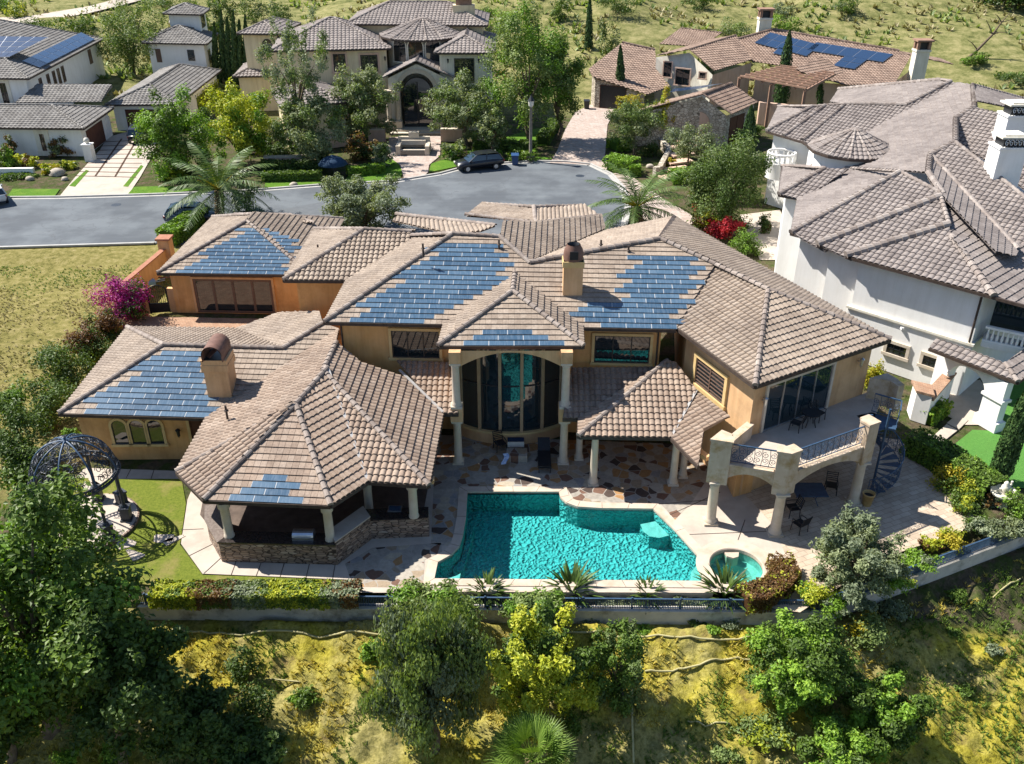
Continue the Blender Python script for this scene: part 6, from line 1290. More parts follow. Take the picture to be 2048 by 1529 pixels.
# fan palm at the bottom edge
P=GG(1062,1660); o=thing('fan_palm','bright fan palm cut off by the bottom edge','palm',P); mb=MB(); c=atY(1062,1518,P[1]); tb=MB(); tb.tube([P-(0,0,.2),c],[.22,.2],8); tb.build('trunk',MT['palmbark'],o)
for i in range(30):
    a=i*2.4; e=1.25-1.25*i/30; d=np.array([math.cos(a)*math.cos(e),math.sin(a)*math.cos(e),math.sin(e)]); h=c+d*.75; mb.tube([c,h],.015,4,0,.7,cap=False); sd=np.cross(d,(0,0,1.)); sd/=np.linalg.norm(sd); up_=np.cross(sd,d)
    for k in range(26):
        g=-1.6+3.2*k/25; v_=d*math.cos(g)+sd*math.sin(g)-up_*.25*abs(g)*0; w_=(-d*math.sin(g)+sd*math.cos(g))*.024; L=1.0*(1-.12*abs(g)); tip=h+v_*L+np.array([0,0,-.16*RNG.random()]); mb.add([h-w_*.4,h+v_*L*.55-w_,tip,h+v_*L*.55+w_],[(0,1,2,3)],0,.35+.6*RNG.random())
mb.build('fronds',LF['fanpalm'],o)
# --- planting between wall and pool
for i,(x0,x1,m_,m2) in enumerate(((318,392,'yellow_green','mid_green'),(392,462,'rust','mid_green'),(462,528,'sage','pepper_green'),(528,592,'yellow_green','mid_green'),(592,654,'mid_green','yellow_green'),(654,712,'sage','rust'))):
    hedge('hedge_shrub',['leftmost yellow-green shrub of the row on the garden wall','reddish shrub second in the row on the garden wall','grey-green shrub between the red and yellow ones in the wall row','yellow-green shrub in the middle of the wall row','green shrub near the right end of the wall row','red and grey shrub ending the wall row'][i],[(x0,1200),(x1,1201)],1.0,.62,m_,2600,.075,'clipped shrubs in a row behind the garden wall',mat2=m2,f2=.42,z0=-.08)
for i,(x,y,r) in enumerate(((975,1196,34),(1143,1192,42),(1293,1200,28),(1448,1198,44))):
    p=blades('bird_of_paradise',['small bird of paradise plant with red tips below the pool left end','large spiky bird of paradise plant below the pool middle','smallest bird of paradise plant below the pool right half','largest bird of paradise plant beside the hot tub'][i],(x,y),r*1.1,'deep_green',130,'plant','bird of paradise plants below the pool',.12,-.5,1.35)
for i,(x,y,rx,ry,m_) in enumerate(((1030,1200,28,16,'sage'),(1210,1205,24,12,'sage'),(1362,1196,26,18,'olive_grey'),(1250,1203,22,10,'olive_grey'),(780,1193,12,14,'mid_green'),(1515,1205,30,14,'deep_green'),(920,1200,24,16,'pepper_green'),(1390,1205,20,12,'sage'))):
    shrub('low_shrub',['grey-green low shrub right of the first bird of paradise','grey low cover below the pool middle','olive feathery shrub before the pool right end','low grey shrub between the two spiky plants','single thin plant on the path left of the pool','dark low plant under the red curved hedge','green low shrub at the pool left corner','pale low plant left of the hot tub plants'][i],(x,y),rx,ry,m_,420,.08,'low shrubs in the bed below the pool',z0=-.5)
c=G(1500,1135,0); A_=[(1536,1118),(1562,1135),(1562,1165),(1530,1188),(1500,1200)]
hedge('curved_hedge','clipped curved rust-red hedge hugging the hot tub',[(1558,1140),(1570,1165),(1550,1190),(1518,1206),(1488,1212)],1.05,.75,'rust',4200,.07,mat2='yellow_green',f2=.28)
tree('olive_tree','bushy pale olive tree at the paver edge right of the red hedge',(1715,1170),(1712,1120),84,84,'olive_grey',9500,.09,K=34,asp=2.6,cr=(.2,.34),fill=.85,mat2='sage',f2=.4,flat=True)
for i,(x,y,rx,ry,m_,m2) in enumerate(((1622,1185,38,34,'yellow_green','bright_green'),(1665,1210,34,24,'bright_green','sage'),(1790,1165,40,24,'bright_green','yellow_green'),(1838,1118,44,24,'bright_green','sage'),(1906,1080,34,24,'gold','yellow_green'),(1862,1085,20,14,'yellow_green','rust'),(1955,1045,32,22,'sage','mid_green'),(1990,1062,36,24,'sage','olive_grey'),(1925,1010,34,26,'yellow_green','mid_green'),(2040,1010,36,36,'bright_green','mid_green'),(1900,960,46,34,'gold','mid_green'),(1945,985,34,26,'mid_green','yellow_green'),(1985,1000,22,18,'rust','sage'),(1730,1205,28,16,'sage','olive_grey'),(2035,1060,30,24,'olive_grey','sage'))):
    shrub('garden_shrub',['yellow-green shrub right of the red curved hedge','bright shrub at the bend of the garden wall','bright shrub under the olive tree on the wall side','long bright shrub along the wall right of the olive tree','dome-shaped golden clipped shrub by the wall','small yellow-red shrub left of the golden dome','grey-green shrub right of the golden dome','silvery shrub at the wall below the fountain','yellow-green shrub left of the fountain','bright shrub at the right edge by the fountain','golden-green shrub at the hedge end by the pavers','green shrub below the lawn hedge','reddish shrub beside the fountain bowl','silver low shrub at the wall under the olive tree','silvery shrub at the right edge by the wall'][i],(x,y),rx,ry,m_,1100,.085,'garden shrubs at the right end of the terrace',mat2=m2,f2=.4,z0=-.05)
hedge('hedge','dark green hedge along the lawn below the spiral staircase',[(1822,905),(1870,930),(1925,965),(1975,1000)],1.3,1.2,'mid_green',5200,.085,mat2='bright_green',f2=.4)
hedge('hedge','small clipped hedge in front of the brick-capped wall',[(1846,845),(1880,825)],1.0,.8,'bright_green',1800,.08,mat2='yellow_green',f2=.4)
cypress('tall dark cypress on the bright lawn at the right edge',(1993,965),(2075,745),21,5200,None,.10)
shrub('garden_shrub','yellow leafy bush against the white villa wall',(1748,752),22,36,'yellow_green',900,.1,mat2='gold',f2=.4)
# --- left garden and lot edge
for i,(x,y,rx,ry,m_,m2) in enumerate(((30,870,80,75,'deep_green','mid_green'),(95,800,72,62,'deep_green','mid_green'),(60,925,62,52,'mid_green','deep_green'),(130,735,66,54,'deep_green','mid_green'),(172,690,48,42,'deep_green','rust'),(207,655,46,38,'deep_green','rust'),(150,880,24,24,'mid_green','bright_green'),(180,712,30,12,'bright_green','yellow_green'),(20,800,34,30,'mid_green','bright_green'))):
    shrub('tall_shrub',['dark tall shrub at the left edge above the gazebo','dark shrub between the lot and the left wing roof','green shrub directly behind the gazebo','dark shrub at the upper roof corner of the left wing','reddish shrub below the bougainvillea','dark shrub under the bougainvillea','bright little shrub at the roof corner near the gazebo','low bright shrub beside the roof hip','green shrub at the left edge of the lot'][i],(x,y),rx,ry,m_,2600,.12,'shrubs along the left lot boundary',mat2=m2,f2=.35,z0=0.)
shrub('bougainvillea','large magenta bougainvillea beside the iron gate',(250,597),56,54,'magenta',4600,.11,mat2='deep_green',f2=.22,z0=0.,K=20)
shrub('bougainvillea','small magenta bougainvillea spray below the large one',(228,642),34,24,'magenta',1200,.1,mat2='deep_green',f2=.25,z0=0.)
hedge('hedge','bright green hedge strip between the guest wing and the street',[(338,490),(372,470),(398,448)],1.6,1.3,'bright_green',2600,.14,mat2='mid_green',f2=.3)
# --- trees between villa and street
palm('large date palm in the verge between the street and the guest wing',(440,448),(438,382),108)
palm('large date palm behind the right wing roof by the cul-de-sac',(1278,470),(1275,418),104)
tree('olive_tree','pale olive tree rising behind the villa at the street',(725,470),(727,408),86,62,'olive_grey',8000,.15,K=34,asp=2.4,cr=(.18,.30),fill=.88,mat2='sage',f2=.4,flat=True)
tree('broadleaf_tree','dense dark tree between the two villas by the red flowers',(1455,455),(1450,368),74,92,'deep_green',9000,.16,K=34,mat2='pepper_green',f2=.5,flat=True)
tree('olive_tree','small grey olive tree on the steps of the stone gable farmhouse',(1372,345),(1385,282),52,38,'olive_grey',3400,.15,K=20,mat2='sage',f2=.4,flat=True,tr=.1)
tree('olive_tree','round grey-green tree behind the clipped box hedges',(1268,310),(1268,243),56,46,'olive_grey',4400,.16,K=24,mat2='pepper_green',f2=.5,flat=True,tr=.12)
tree('young_tree','bright yellow young tree before the stone gable',(1325,290),(1328,228),22,40,'gold',1800,.15,K=14,mat2='yellow_green',f2=.5,flat=True,tr=.07)
tree('young_tree','yellow tree top beside the tall cypress',(1270,280),(1262,205),30,18,'gold',900,.15,K=12,flat=True,tr=.07)
tree('broadleaf_tree','silvery green tree between the farmhouse steps and the white villa',(1470,400),(1470,338),54,46,'sage',4200,.15,K=24,mat2='pepper_green',f2=.5,flat=True)
shrub('flowering_shrub','brilliant red flowering bush by the villa right wing',(1452,456),36,22,'red',2400,.12,z0=.4)
shrub('flowering_shrub','small red flowering climber left of the dark tree',(1403,418),17,28,'red',900,.12,mat2='pepper_green',f2=.3,z0=.3)
shrub('shrub','orange-green shrub above the brilliant red bush',(1410,445),30,24,'yellow_green',1100,.13,mat2='rust',f2=.3,z0=0.)
shrub('shrub','green shrub in the side yard between the two villas',(1492,488),34,28,'mid_green',1500,.12,mat2='bright_green',f2=.4,z0=0.)
shrub('shrub','small dark shrub by the white villa side wall',(1533,448),18,22,'deep_green',800,.12,mat2='rust',f2=.2,z0=0.)
for i,(pts,wd,h) in enumerate((([(1222,338),(1262,345)],2.2,1.3),([(1228,300),(1248,297)],2.,1.),([(1262,350),(1275,350)],1.2,.9),([(1345,365),(1388,362)],1.6,1.2))):
    hedge('box_hedge',['bright clipped box hedge at the cul-de-sac kerb','clipped box hedge beside the paved driveway','little clipped box cube right of the kerb hedge','bright clipped hedge at the foot of the farmhouse steps'][i],pts,wd,h,'bright_green',1200,.14,'clipped box hedges by the farmhouse')
for i,(x,y,rx,ry,m_) in enumerate(((1425,320,26,18,'sage'),(1505,345,22,22,'mid_green'),(1445,262,22,20,'yellow_green'),(1480,275,20,18,'bright_green'),(1300,300,24,16,'deep_green'),(1290,275,24,12,'sage'),(1400,330,20,18,'pepper_green'),(1340,325,12,9,'gold'),(1510,262,16,14,'mid_green'))):
    shrub('garden_shrub',['grey shrub above the farmhouse steps','green shrub at the white villa corner','yellow shrub beside the small cypress','bright shrub in front of the barn door','dark shrub behind the box hedge','silvery shrub under the round olive tree','green shrub at the foot of the small olive tree','tiny golden ball shrub by the steps','green shrub at the farmhouse window'][i],(x,y),rx,ry,m_,600,.15,'shrubs in the farmhouse garden',z0=0.)
for i,(b,t,w_) in enumerate((((1240,216),(1241,92),10),((1560,215),(1580,62),15),((1640,215),(1643,148),9),((1495,322),(1503,212),14),((1175,150),(1180,-8),9),((1608,330),(1613,278),8))):
    cypress(['cypress before the farmhouse garage roof','tallest cypress in front of the pergola','short cypress right of the pergola','cypress between barn door and white villa','dark cypress right of the big tree by the turret house','small cypress against the white villa turret'][i],b,t,w_,2200,'cypresses around the farmhouse',.17)
for i,(x,yb,yt) in enumerate(((432,175,45),(446,176,20),(458,177,35),(470,178,22),(482,178,40),(494,178,30))):
    cypress(['leftmost cypress of the row by the turret house','second cypress from the left in the row','third cypress from the left in the row','third cypress from the right in the row','second cypress from the right in the row','rightmost cypress of the row by the turret house'][i],(x,yb),(x-4,yt),7,1500,'cypress row beside the turret house',.2)
# --- front gardens across the street
T_=[('broadleaf_tree','bright green tree on the left bank of the driveway',(345,355),(348,268),76,84,'bright_green',8000,'mid_green'),('broadleaf_tree','yellow-green tree right of the driveway tree',(475,330),(478,245),76,76,'yellow_green',7500,'bright_green'),
('sparse_tree','tall airy tree before the left wing of the turret house',(605,320),(588,130),66,122,'sage',5200,'pepper_green'),('olive_tree','grey-green olive tree below the airy tree',(620,335),(612,258),72,58,'olive_grey',6200,'pepper_green'),
('olive_tree','olive tree left of the arched entrance',(725,285),(728,205),66,66,'olive_grey',6500,'pepper_green'),('olive_tree','olive tree right of the arched entrance',(935,290),(925,210),72,58,'olive_grey',6200,'pepper_green'),
('broadleaf_tree','big light green tree right of the turret house',(1060,290),(1052,125),88,112,'pepper_green',9500,'bright_green'),('broadleaf_tree','darker tree right behind the street lamp',(1115,280),(1115,165),56,84,'mid_green',6000,'pepper_green'),
('broadleaf_tree','large willowy tree behind the grey-roofed house',(270,170),(262,75),76,70,'pepper_green',7000,'mid_green'),('broadleaf_tree','light green willowy tree on the skyline behind the turret house',(690,60),(690,18),68,28,'bright_green',3200,'pepper_green'),
('olive_tree','small olive tree at the street beside the blue agave',(700,330),(985,255),34,34,'olive_grey',2200,'pepper_green'),('broadleaf_tree','dark conifer mass left of the cypress row',(440,130),(440,40),34,52,'deep_green',3000,'mid_green')]
for nm,lb,b,c,rx,ry,m_,n,m2 in T_:
    if nm=='olive_tree' and b==(700,330): b=(985,310); lb='smaller olive tree beside the parked dark car'
    tree(nm,lb,b,c,rx,ry,m_,n,.20 if nm!='sparse_tree' else .17,K=34 if nm!='sparse_tree' else 30,mat2=m2,f2=.4,flat=True,cr=(.18,.32) if nm!='sparse_tree' else (.12,.2),fill=.86,asp=2. if 'olive' in nm else 1.7,tr=.2)
S_=[(722,300,36,26,'rust','deep_green','dark red shrub left of the entrance path'),(765,312,22,26,'sage','mid_green','blue-green agave clump by the entrance path'),(908,302,30,20,'olive_grey','bright_green','big succulent clump beside the entrance path'),(650,322,22,16,'yellow_green','mid_green','yellow shrub in the bed of the turret house'),(560,300,34,20,'deep_green','mid_green','dark shrub under the olive tree across the street'),(520,290,30,22,'deep_green','mid_green','dark shrub between the two bright trees'),(490,400,24,30,'deep_green','olive_grey','dark shrub below the left date palm'),(420,372,20,12,'mid_green','bright_green','small shrub on the kerb behind the left palm'),(345,352,22,14,'bright_green','yellow_green','bright shrub at the driveway tree foot'),(52,322,24,16,'yellow_green','rust','yellow succulent shrub in the rock garden'),(100,338,22,12,'gold','yellow_green','golden shrub before the rock garden boulder'),(8,320,22,30,'bright_green','mid_green','bright bush at the far left of the rock garden'),(30,352,38,10,'mid_green','deep_green','low green cover on the white planter wall'),(135,330,16,10,'yellow_green','mid_green','small yellow shrub by the driveway edge'),(120,295,26,22,'rust','olive_grey','bare brownish shrub before the grey house wall'),(20,300,18,24,'rust','olive_grey','thin bare shrub at the left house corner'),(62,55,58,18,'deep_green','mid_green','dark hedge tree line behind the grey roof'),(150,50,46,20,'deep_green','mid_green','dark shrub row behind the grey-roofed house'),(30,22,22,18,'yellow_green','mid_green','dry yellow bush on the dirt bank top left'),(5,10,18,18,'mid_green','bright_green','green bush in the top left corner'),(1235,10,44,24,'deep_green','mid_green','dark round tree on the hillside above the farmhouse'),(1400,4,32,18,'deep_green','mid_green','second dark round tree on the hillside'),(1570,45,34,18,'bright_green','mid_green','bright bush behind the farmhouse chimney'),(1470,62,40,22,'pepper_green','olive_grey','greyish bush on the hillside by the chimney'),(1695,12,30,16,'mid_green','olive_grey','green scrub on the upper hillside'),(1560,22,30,14,'olive_grey','sage','grey scrub on the upper hillside'),(1215,85,26,40,'olive_grey','mid_green','tall grey shrub beside the hill cypress'),(1120,20,26,22,'mid_green','deep_green','shrub on the hill behind the big light tree'),(1950,118,26,16,'mid_green','bright_green','green scrub below the dead branch'),(2030,155,40,12,'mid_green','deep_green','green hedge behind the white villa ridge'),(560,30,30,22,'deep_green','mid_green','dark tree behind the left tower roof'),(505,20,32,30,'mid_green','deep_green','tree behind the cypress row'),(965,28,30,16,'mid_green','bright_green','bush behind the turret house chimney'),(1010,45,30,22,'bright_green','pepper_green','bright bush right of the turret house chimney'),(340,5,50,14,'deep_green','mid_green','dark trees on the dirt track top left'),(1050,310,34,14,'mid_green','bright_green','low shrub bed behind the kerb by the lamp')]
for x,y,rx,ry,m_,m2,lb in S_: shrub('garden_shrub' if y>170 else 'hill_shrub',lb,(x,y),rx,ry,m_,int(500+rx*ry*.7),.2 if y<360 else .14,mat2=m2,f2=.4,cr=(.26,.42),fill=.72,K=18)
for i,(pts,wd,h,m_) in enumerate((([(528,345),(640,345)],1.3,1.1,'deep_green'),([(530,362),(640,360)],1.0,.8,'mid_green'),([(700,352),(765,345)],1.0,.8,'bright_green'),([(950,302),(1070,300)],1.2,.9,'mid_green'),([(1085,290),(1108,255)],1.3,1.,'mid_green'),([(385,225),(425,190)],2.,2.,'yellow_green'),([(940,318),(1000,316)],.9,.6,'bright_green'))):
    hedge('clipped_hedge',['upper dark clipped hedge left of the entrance path','lower clipped hedge left of the entrance path','short bright clipped hedge near the entrance path','long clipped hedge behind the parked dark car','clipped hedge edging the paved driveway','tall golden hedge beside the grey garage wing','low hedge right behind the dark car roof'][i],pts,wd,h,m_,1500,.16,'clipped hedges of the turret house',mat2='deep_green',f2=.3)
# far dark wood, top right corner, and dead tree on the hill
mb=MB()
for k in range(26):
    p=GG(1690+RNG.random()*520,-6+RNG.random()*22); p=GG(1940+RNG.random()*330,0+RNG.random()*22-12*RNG.random()); r=2.5+2.*RNG.random(); crown(mb,p+(0,0,r*.8),(r*1.2,r*1.2,r),420,.4,10)
tag(mb.build('wood',LF['deep_green']),'dark wood on the far hill in the top right corner','wood',kind='stuff')
P=GG(1935,118); o=thing('dead_tree','bare leaning dead tree on the hillside at the upper right','tree',P); mb=MB(); q=P
pts=[P,atY(1955,100,P[1]),atY(1985,70,P[1]),atY(2003,45,P[1]),atY(2018,28,P[1])]; mb.tube(pts,[.25,.2,.15,.1,.04],6); mb.build('trunk',MT['bark'],o); mb=MB()
for a,b in((2,(1972,40)),(2,(2015,66)),(3,(1990,28)),(1,(1935,80)),(3,(2030,45))): mb.tube([pts[a],(pts[a]+atY(*b,P[1]))/2+np.array([0,.2,.2]),atY(*b,P[1])],[.09,.06,.02],4)
mb.build('branches',MT['bark'],o)
# dry grass: tufts nobody could count
def tufts(mb,x,y,h,wd,m,k=4):
    n=len(x); z=ground(x,y); 
    for _ in range(k):
        a=RNG.random(n)*6.28; d=np.c_[np.cos(a),np.sin(a),np.zeros(n)]; sd=np.c_[-np.sin(a),np.cos(a),np.zeros(n)]; hh=(h*(.5+RNG.random(n)))[:,None]; w_=wd*(.6+.8*RNG.random(n))[:,None]; B=np.c_[x,y,z-.02]+d*wd*.8*RNG.random(n)[:,None]; tip=B+d*hh*(.3+.9*RNG.random(n))[:,None]+np.array([0,0,1.])*hh; md=(B+tip)/2+np.array([0,0,1.])*hh*.12
        V=np.stack([B-sd*w_,B+sd*w_,md+sd*w_*.8,tip,md-sd*w_*.8],1).reshape(-1,3); mb.addnp(V,np.arange(5*n).reshape(n,5),m,np.clip(.2+.8*RNG.random(n),0,1))
mb=MB(); n=36000; x=RNG.random(n)*50-22; y=12+RNG.random(n)*20; s=sdist(x,y); ok=(s>.5)&(vnoise(x,y,1.3,21)+.5*vnoise(x,y,.4,22)>.55); x,y=x[ok],y[ok]; g=vnoise(x,y,2.5,23)
tufts(mb,x[g<.55],y[g<.55],.13,.02,0,5); tufts(mb,x[g>=.55],y[g>=.55],.13,.02,1,5)
tag(mb.build('dry_grass',[LF['straw'],LF['mid_green']]),'dry yellow grass covering the near slope','grass',kind='stuff')
mb=MB(); n=22000; x=-60+RNG.random(n)*36; y=38+RNG.random(n)*27; ok=(vnoise(x,y,2.5,31)+.4*RNG.random(n)>.5)&(pip([(-24,66),(-24.5,50),(-27,38),(-60,34),(-60,66)],x,y)); x,y=x[ok],y[ok]; g=vnoise(x,y,3.5,33)
tufts(mb,x[g<.6],y[g<.6],.09,.03,0,4); tufts(mb,x[g>=.6],y[g>=.6],.10,.03,1,4); tag(mb.build('lot_grass',[LF['drygrass'],LF['pepper_green']]),'thin dry grass on the vacant lot','grass',kind='stuff')
mb=MB(); n=15000; x=-130+RNG.random(n)*290; y=122+RNG.random(n)**1.5*150; ok=vnoise(x,y,9,41)+.5*vnoise(x,y,3,42)>.7; x,y=x[ok],y[ok]; g=vnoise(x,y,7,43)
tufts(mb,x[g<.55],y[g<.55],.55,.16,0,4); tufts(mb,x[g>=.55],y[g>=.55],.6,.2,1,4); tag(mb.build('hill_scrub',[LF['drygrass'],LF['pepper_green']]),'dry scrub scattered over the hillside','scrub',kind='stuff')
mb=MB(); n=5200; x=-6.5+RNG.random(n)*19; y=27.9+RNG.random(n)*.65; ok=vnoise(x,y,.7,51)>.4; tufts(mb,x[ok],y[ok],.12,.03,0,3); tag(mb.build('ground_cover',[LF['sage']]),'grey-green ground cover in the bed below the pool','ground cover',kind='stuff')
MT['kerbd']=M('asphalt_patch_dark',(.10,.11,.12),(.125,.135,.145),.9,2.)
def paint(k,c,r=.3): 
    m,nt,b=newmat('car_paint_'+k,r,.5); b.inputs['Base Color'].default_value=(*c,1); b.inputs['Coat Weight'].default_value=.5; MT[k]=m
paint('pblack',(.012,.014,.02)); paint('pnavy',(.015,.035,.075)); paint('pwhite',(.6,.6,.58)); paint('redl',(.25,.01,.01)); MT['navyb']=M('canvas_blue',(.012,.035,.075),(.018,.05,.10),.8,5.); MT['lamp']=M('lamp_post_grey',(.16,.14,.12),(.22,.20,.17),.6,5.)
# ---------------------------------------------------------------- front yards, street things
sheet('driveway',[(118,394),(150,355),(200,300),(215,275),(285,255),(330,250),(300,320),(280,355),(255,392)],.02,MT['conc'])
mb=MB()
for k in range(9):
    f=k/8; a=(150+60*f,352-68*f);b=(272+30*f,355-75*f); mb.beam(G(*a,.03),G(*b,.03),.16,.02)
for f in(.33,.66): mb.beam(G(150+122*f,353,.03),G(212+95*f,278,.03),.18,.02)
tag(mb.build('driveway_joints',MT['mulch']),kind='structure')
sheet('lawn',[(138,372),(172,340),(178,342),(150,374)],.03,MT['lawng']); sheet('lawn',[(246,373),(282,330),(287,333),(256,374)],.03,MT['lawng'])
sheet('lawn',[(15,393),(25,378),(120,378),(110,392)],.03,MT['lawng']); sheet('lawn',[(256,388),(268,374),(340,372),(400,378),(330,389)],.03,MT['lawng'])
sheet('lawn',[(528,375),(532,362),(640,362),(642,371),(600,374)],.03,MT['lawng']); sheet('lawn',[(690,362),(700,345),(790,315),(806,345),(800,356),(770,362),(720,367)],.03,MT['lawng']); sheet('lawn',[(858,345),(862,328),(895,316),(922,318),(920,332)],.03,MT['lawng'])
sheet('lawn',[(945,318),(1090,314),(1110,318),(1050,322)],.03,MT['lawng']); sheet('lawn',[(960,305),(1100,290),(1120,250),(1060,260),(960,290)],.03,MT['lawng'])
sheet('entrance_path',[(808,358),(800,330),(775,312),(778,275),(882,272),(880,312),(858,330),(856,345),(850,350)],.035,MT['drive'])
sheet('driveway',[(1100,326),(1115,300),(1130,260),(1150,225),(1190,205),(1235,210),(1215,250),(1210,310),(1222,348),(1180,330)],.03,MT['drive'])
sheet('pavement',[(1222,350),(1245,340),(1280,365),(1330,400),(1400,440),(1350,470),(1270,430),(1245,380)],.02,MT['drive'])
sheet('side_yard',[(1480,430),(1560,420),(1600,520),(1520,520)],.01,MT['conc'])
sheet('lawn',[(1905,892),(1945,860),(1990,862),(2030,800),(2120,800),(2140,980),(2000,975),(1960,950)],.01,MT['turf'])
sheet('lawn',[(2030,800),(1990,862),(1975,800),(2060,740),(2120,760)],.008,MT['turf'])
for i,q in enumerate((((1868,872),(1893,850),(1915,862),(1886,885)),((1893,848),(1912,832),(1936,842),(1918,860)),((1845,868),(1866,872),(1884,887),(1866,895)))):
    P=[G(*a) for a in q]; mb=MB(); Q=[p[:2] for p in P]; ar=sum(Q[j-1][0]*Q[j][1]-Q[j][0]*Q[j-1][1] for j in range(4)); mb.prism(Q if ar>0 else Q[::-1],0,.05); tag(mb.build('paving_slab',MT['conc'],loc=P[0]),['pale slab in the middle of the path to the arch','pale slab nearest the arch on the right lawn','pale slab farthest from the arch'][i],'paving slab','slabs leading to the arch')
sheet('arch_floor',[(1890,830),(1905,770),(1960,760),(1990,800),(1960,850),(1930,850)],.012,MT['conc'])
# stone steps of the farmhouse
t=thing('garden_steps','curved stone steps climbing to the stone gable farmhouse','steps',G(1340,345)); 
for k in range(6):
    mb=MB(); a,b=G(1322+k*6,358-k*12),G(1372+k*4,352-k*12); mb.beam(a+(0,0,.08+.16*k),b+(0,0,.08+.16*k),1.3,.16); mb.build('step',MT['pink'],t)
t=thing('garden_wall','low rough stone wall beside the farmhouse steps','wall',G(1300,330)); mb=MB()
for a,b in zip(((1285,265),(1320,292),(1338,312),(1318,350)),((1320,292),(1338,312),(1318,350),(1308,352))): mb.beam(G(*a)+(0,0,.4),G(*b)+(0,0,.4),.5,.9)
mb.build('masonry',MT['fieldstone'],t)
# front wall pieces and fountain of the turret house
for i,(a,b,h) in enumerate((((738,283),(772,283),1.3),((882,283),(925,283),1.3),((945,288),(975,288),1.1),((530,335),(620,333),1.),((635,300),(690,292),1.))):
    mb=MB(); A,B=G(*a),G(*b); mb.beam(A+(0,0,h/2),B+(0,0,h/2),.5,h); mb.beam(A+(0,0,h+.06),B+(0,0,h+.06),.62,.14,1); tag(mb.build('front_wall',[MT['pink'],MT['stone']],loc=A),['low front wall left of the arched entrance','low front wall right of the arched entrance','short front wall piece behind the dark car','low wall behind the clipped hedges','low wall under the olive trees'][i],'wall','low front walls of the turret house')
P=G(827,308); t=thing('wall_fountain','tiered stone fountain with dark basins on the entrance path','fountain',P); mb=MB(); mb.box(P+(0,1.4,.75),(3.4,.4,1.5)); mb.box(P+(-1.55,.3,.5),(.45,2.2,1.0));mb.box(P+(1.55,.3,.5),(.45,2.2,1.0)); mb.box(P+(0,-.6,.3),(2.7,.3,.6)); mb.box(P+(0,.8,1.0),(2.6,.25,.5)); mb.box(P+(0,1.4,1.7),(1.1,.5,.6)); mb.build('stonework',MT['stone'],t); mb=MB(); mb.box(P+(0,.1,.45),(2.6,1.2,.06)); mb.box(P+(0,1.1,1.2),(2.5,.5,.06)); mb.box(P+(0,-.78,.28),(2.5,.04,.5)); mb.build('water',MT['glassb'],t)
P=G(668,352); t=thing('garden_umbrella','closed drooping blue canopy over a planter on the far verge','umbrella',P); mb=MB(); mb.lathe(P,[(0,2.1),(.9,1.75),(1.5,1.2),(1.45,1.15),(.8,1.6)],10); mb.build('canopy',MT['navyb'],t); mb=MB(); mb.tube([P,P+(0,0,2.)],.05,6); mb.build('pole',MT['iron'],t)
shrub('garden_shrub','round blue-green agave beneath the blue canopy',(676,362),13,14,'sage',500,.16,z0=0.)
# street lamp
P=G(1061,323); t=thing('street_lamp','tall grey street lamp with lantern head on the cul-de-sac kerb','street lamp',P); mb=MB(); mb.lathe(P,[(.4,0),(.4,.5),(.26,.75),(.17,1.),(.13,5.4),(.2,5.5)],10); mb.build('post',MT['lamp'],t); mb=MB(); mb.lathe(P,[(.1,5.5),(.24,5.65),(.3,6.15),(.2,6.2)],8,sm=False); mb.build('lantern',MT['canvas'],t); mb=MB(); mb.lathe(P,[(.36,6.15),(.2,6.4),(.05,6.65),(0,6.85)],8,sm=False); mb.build('cap',MT['black'],t)
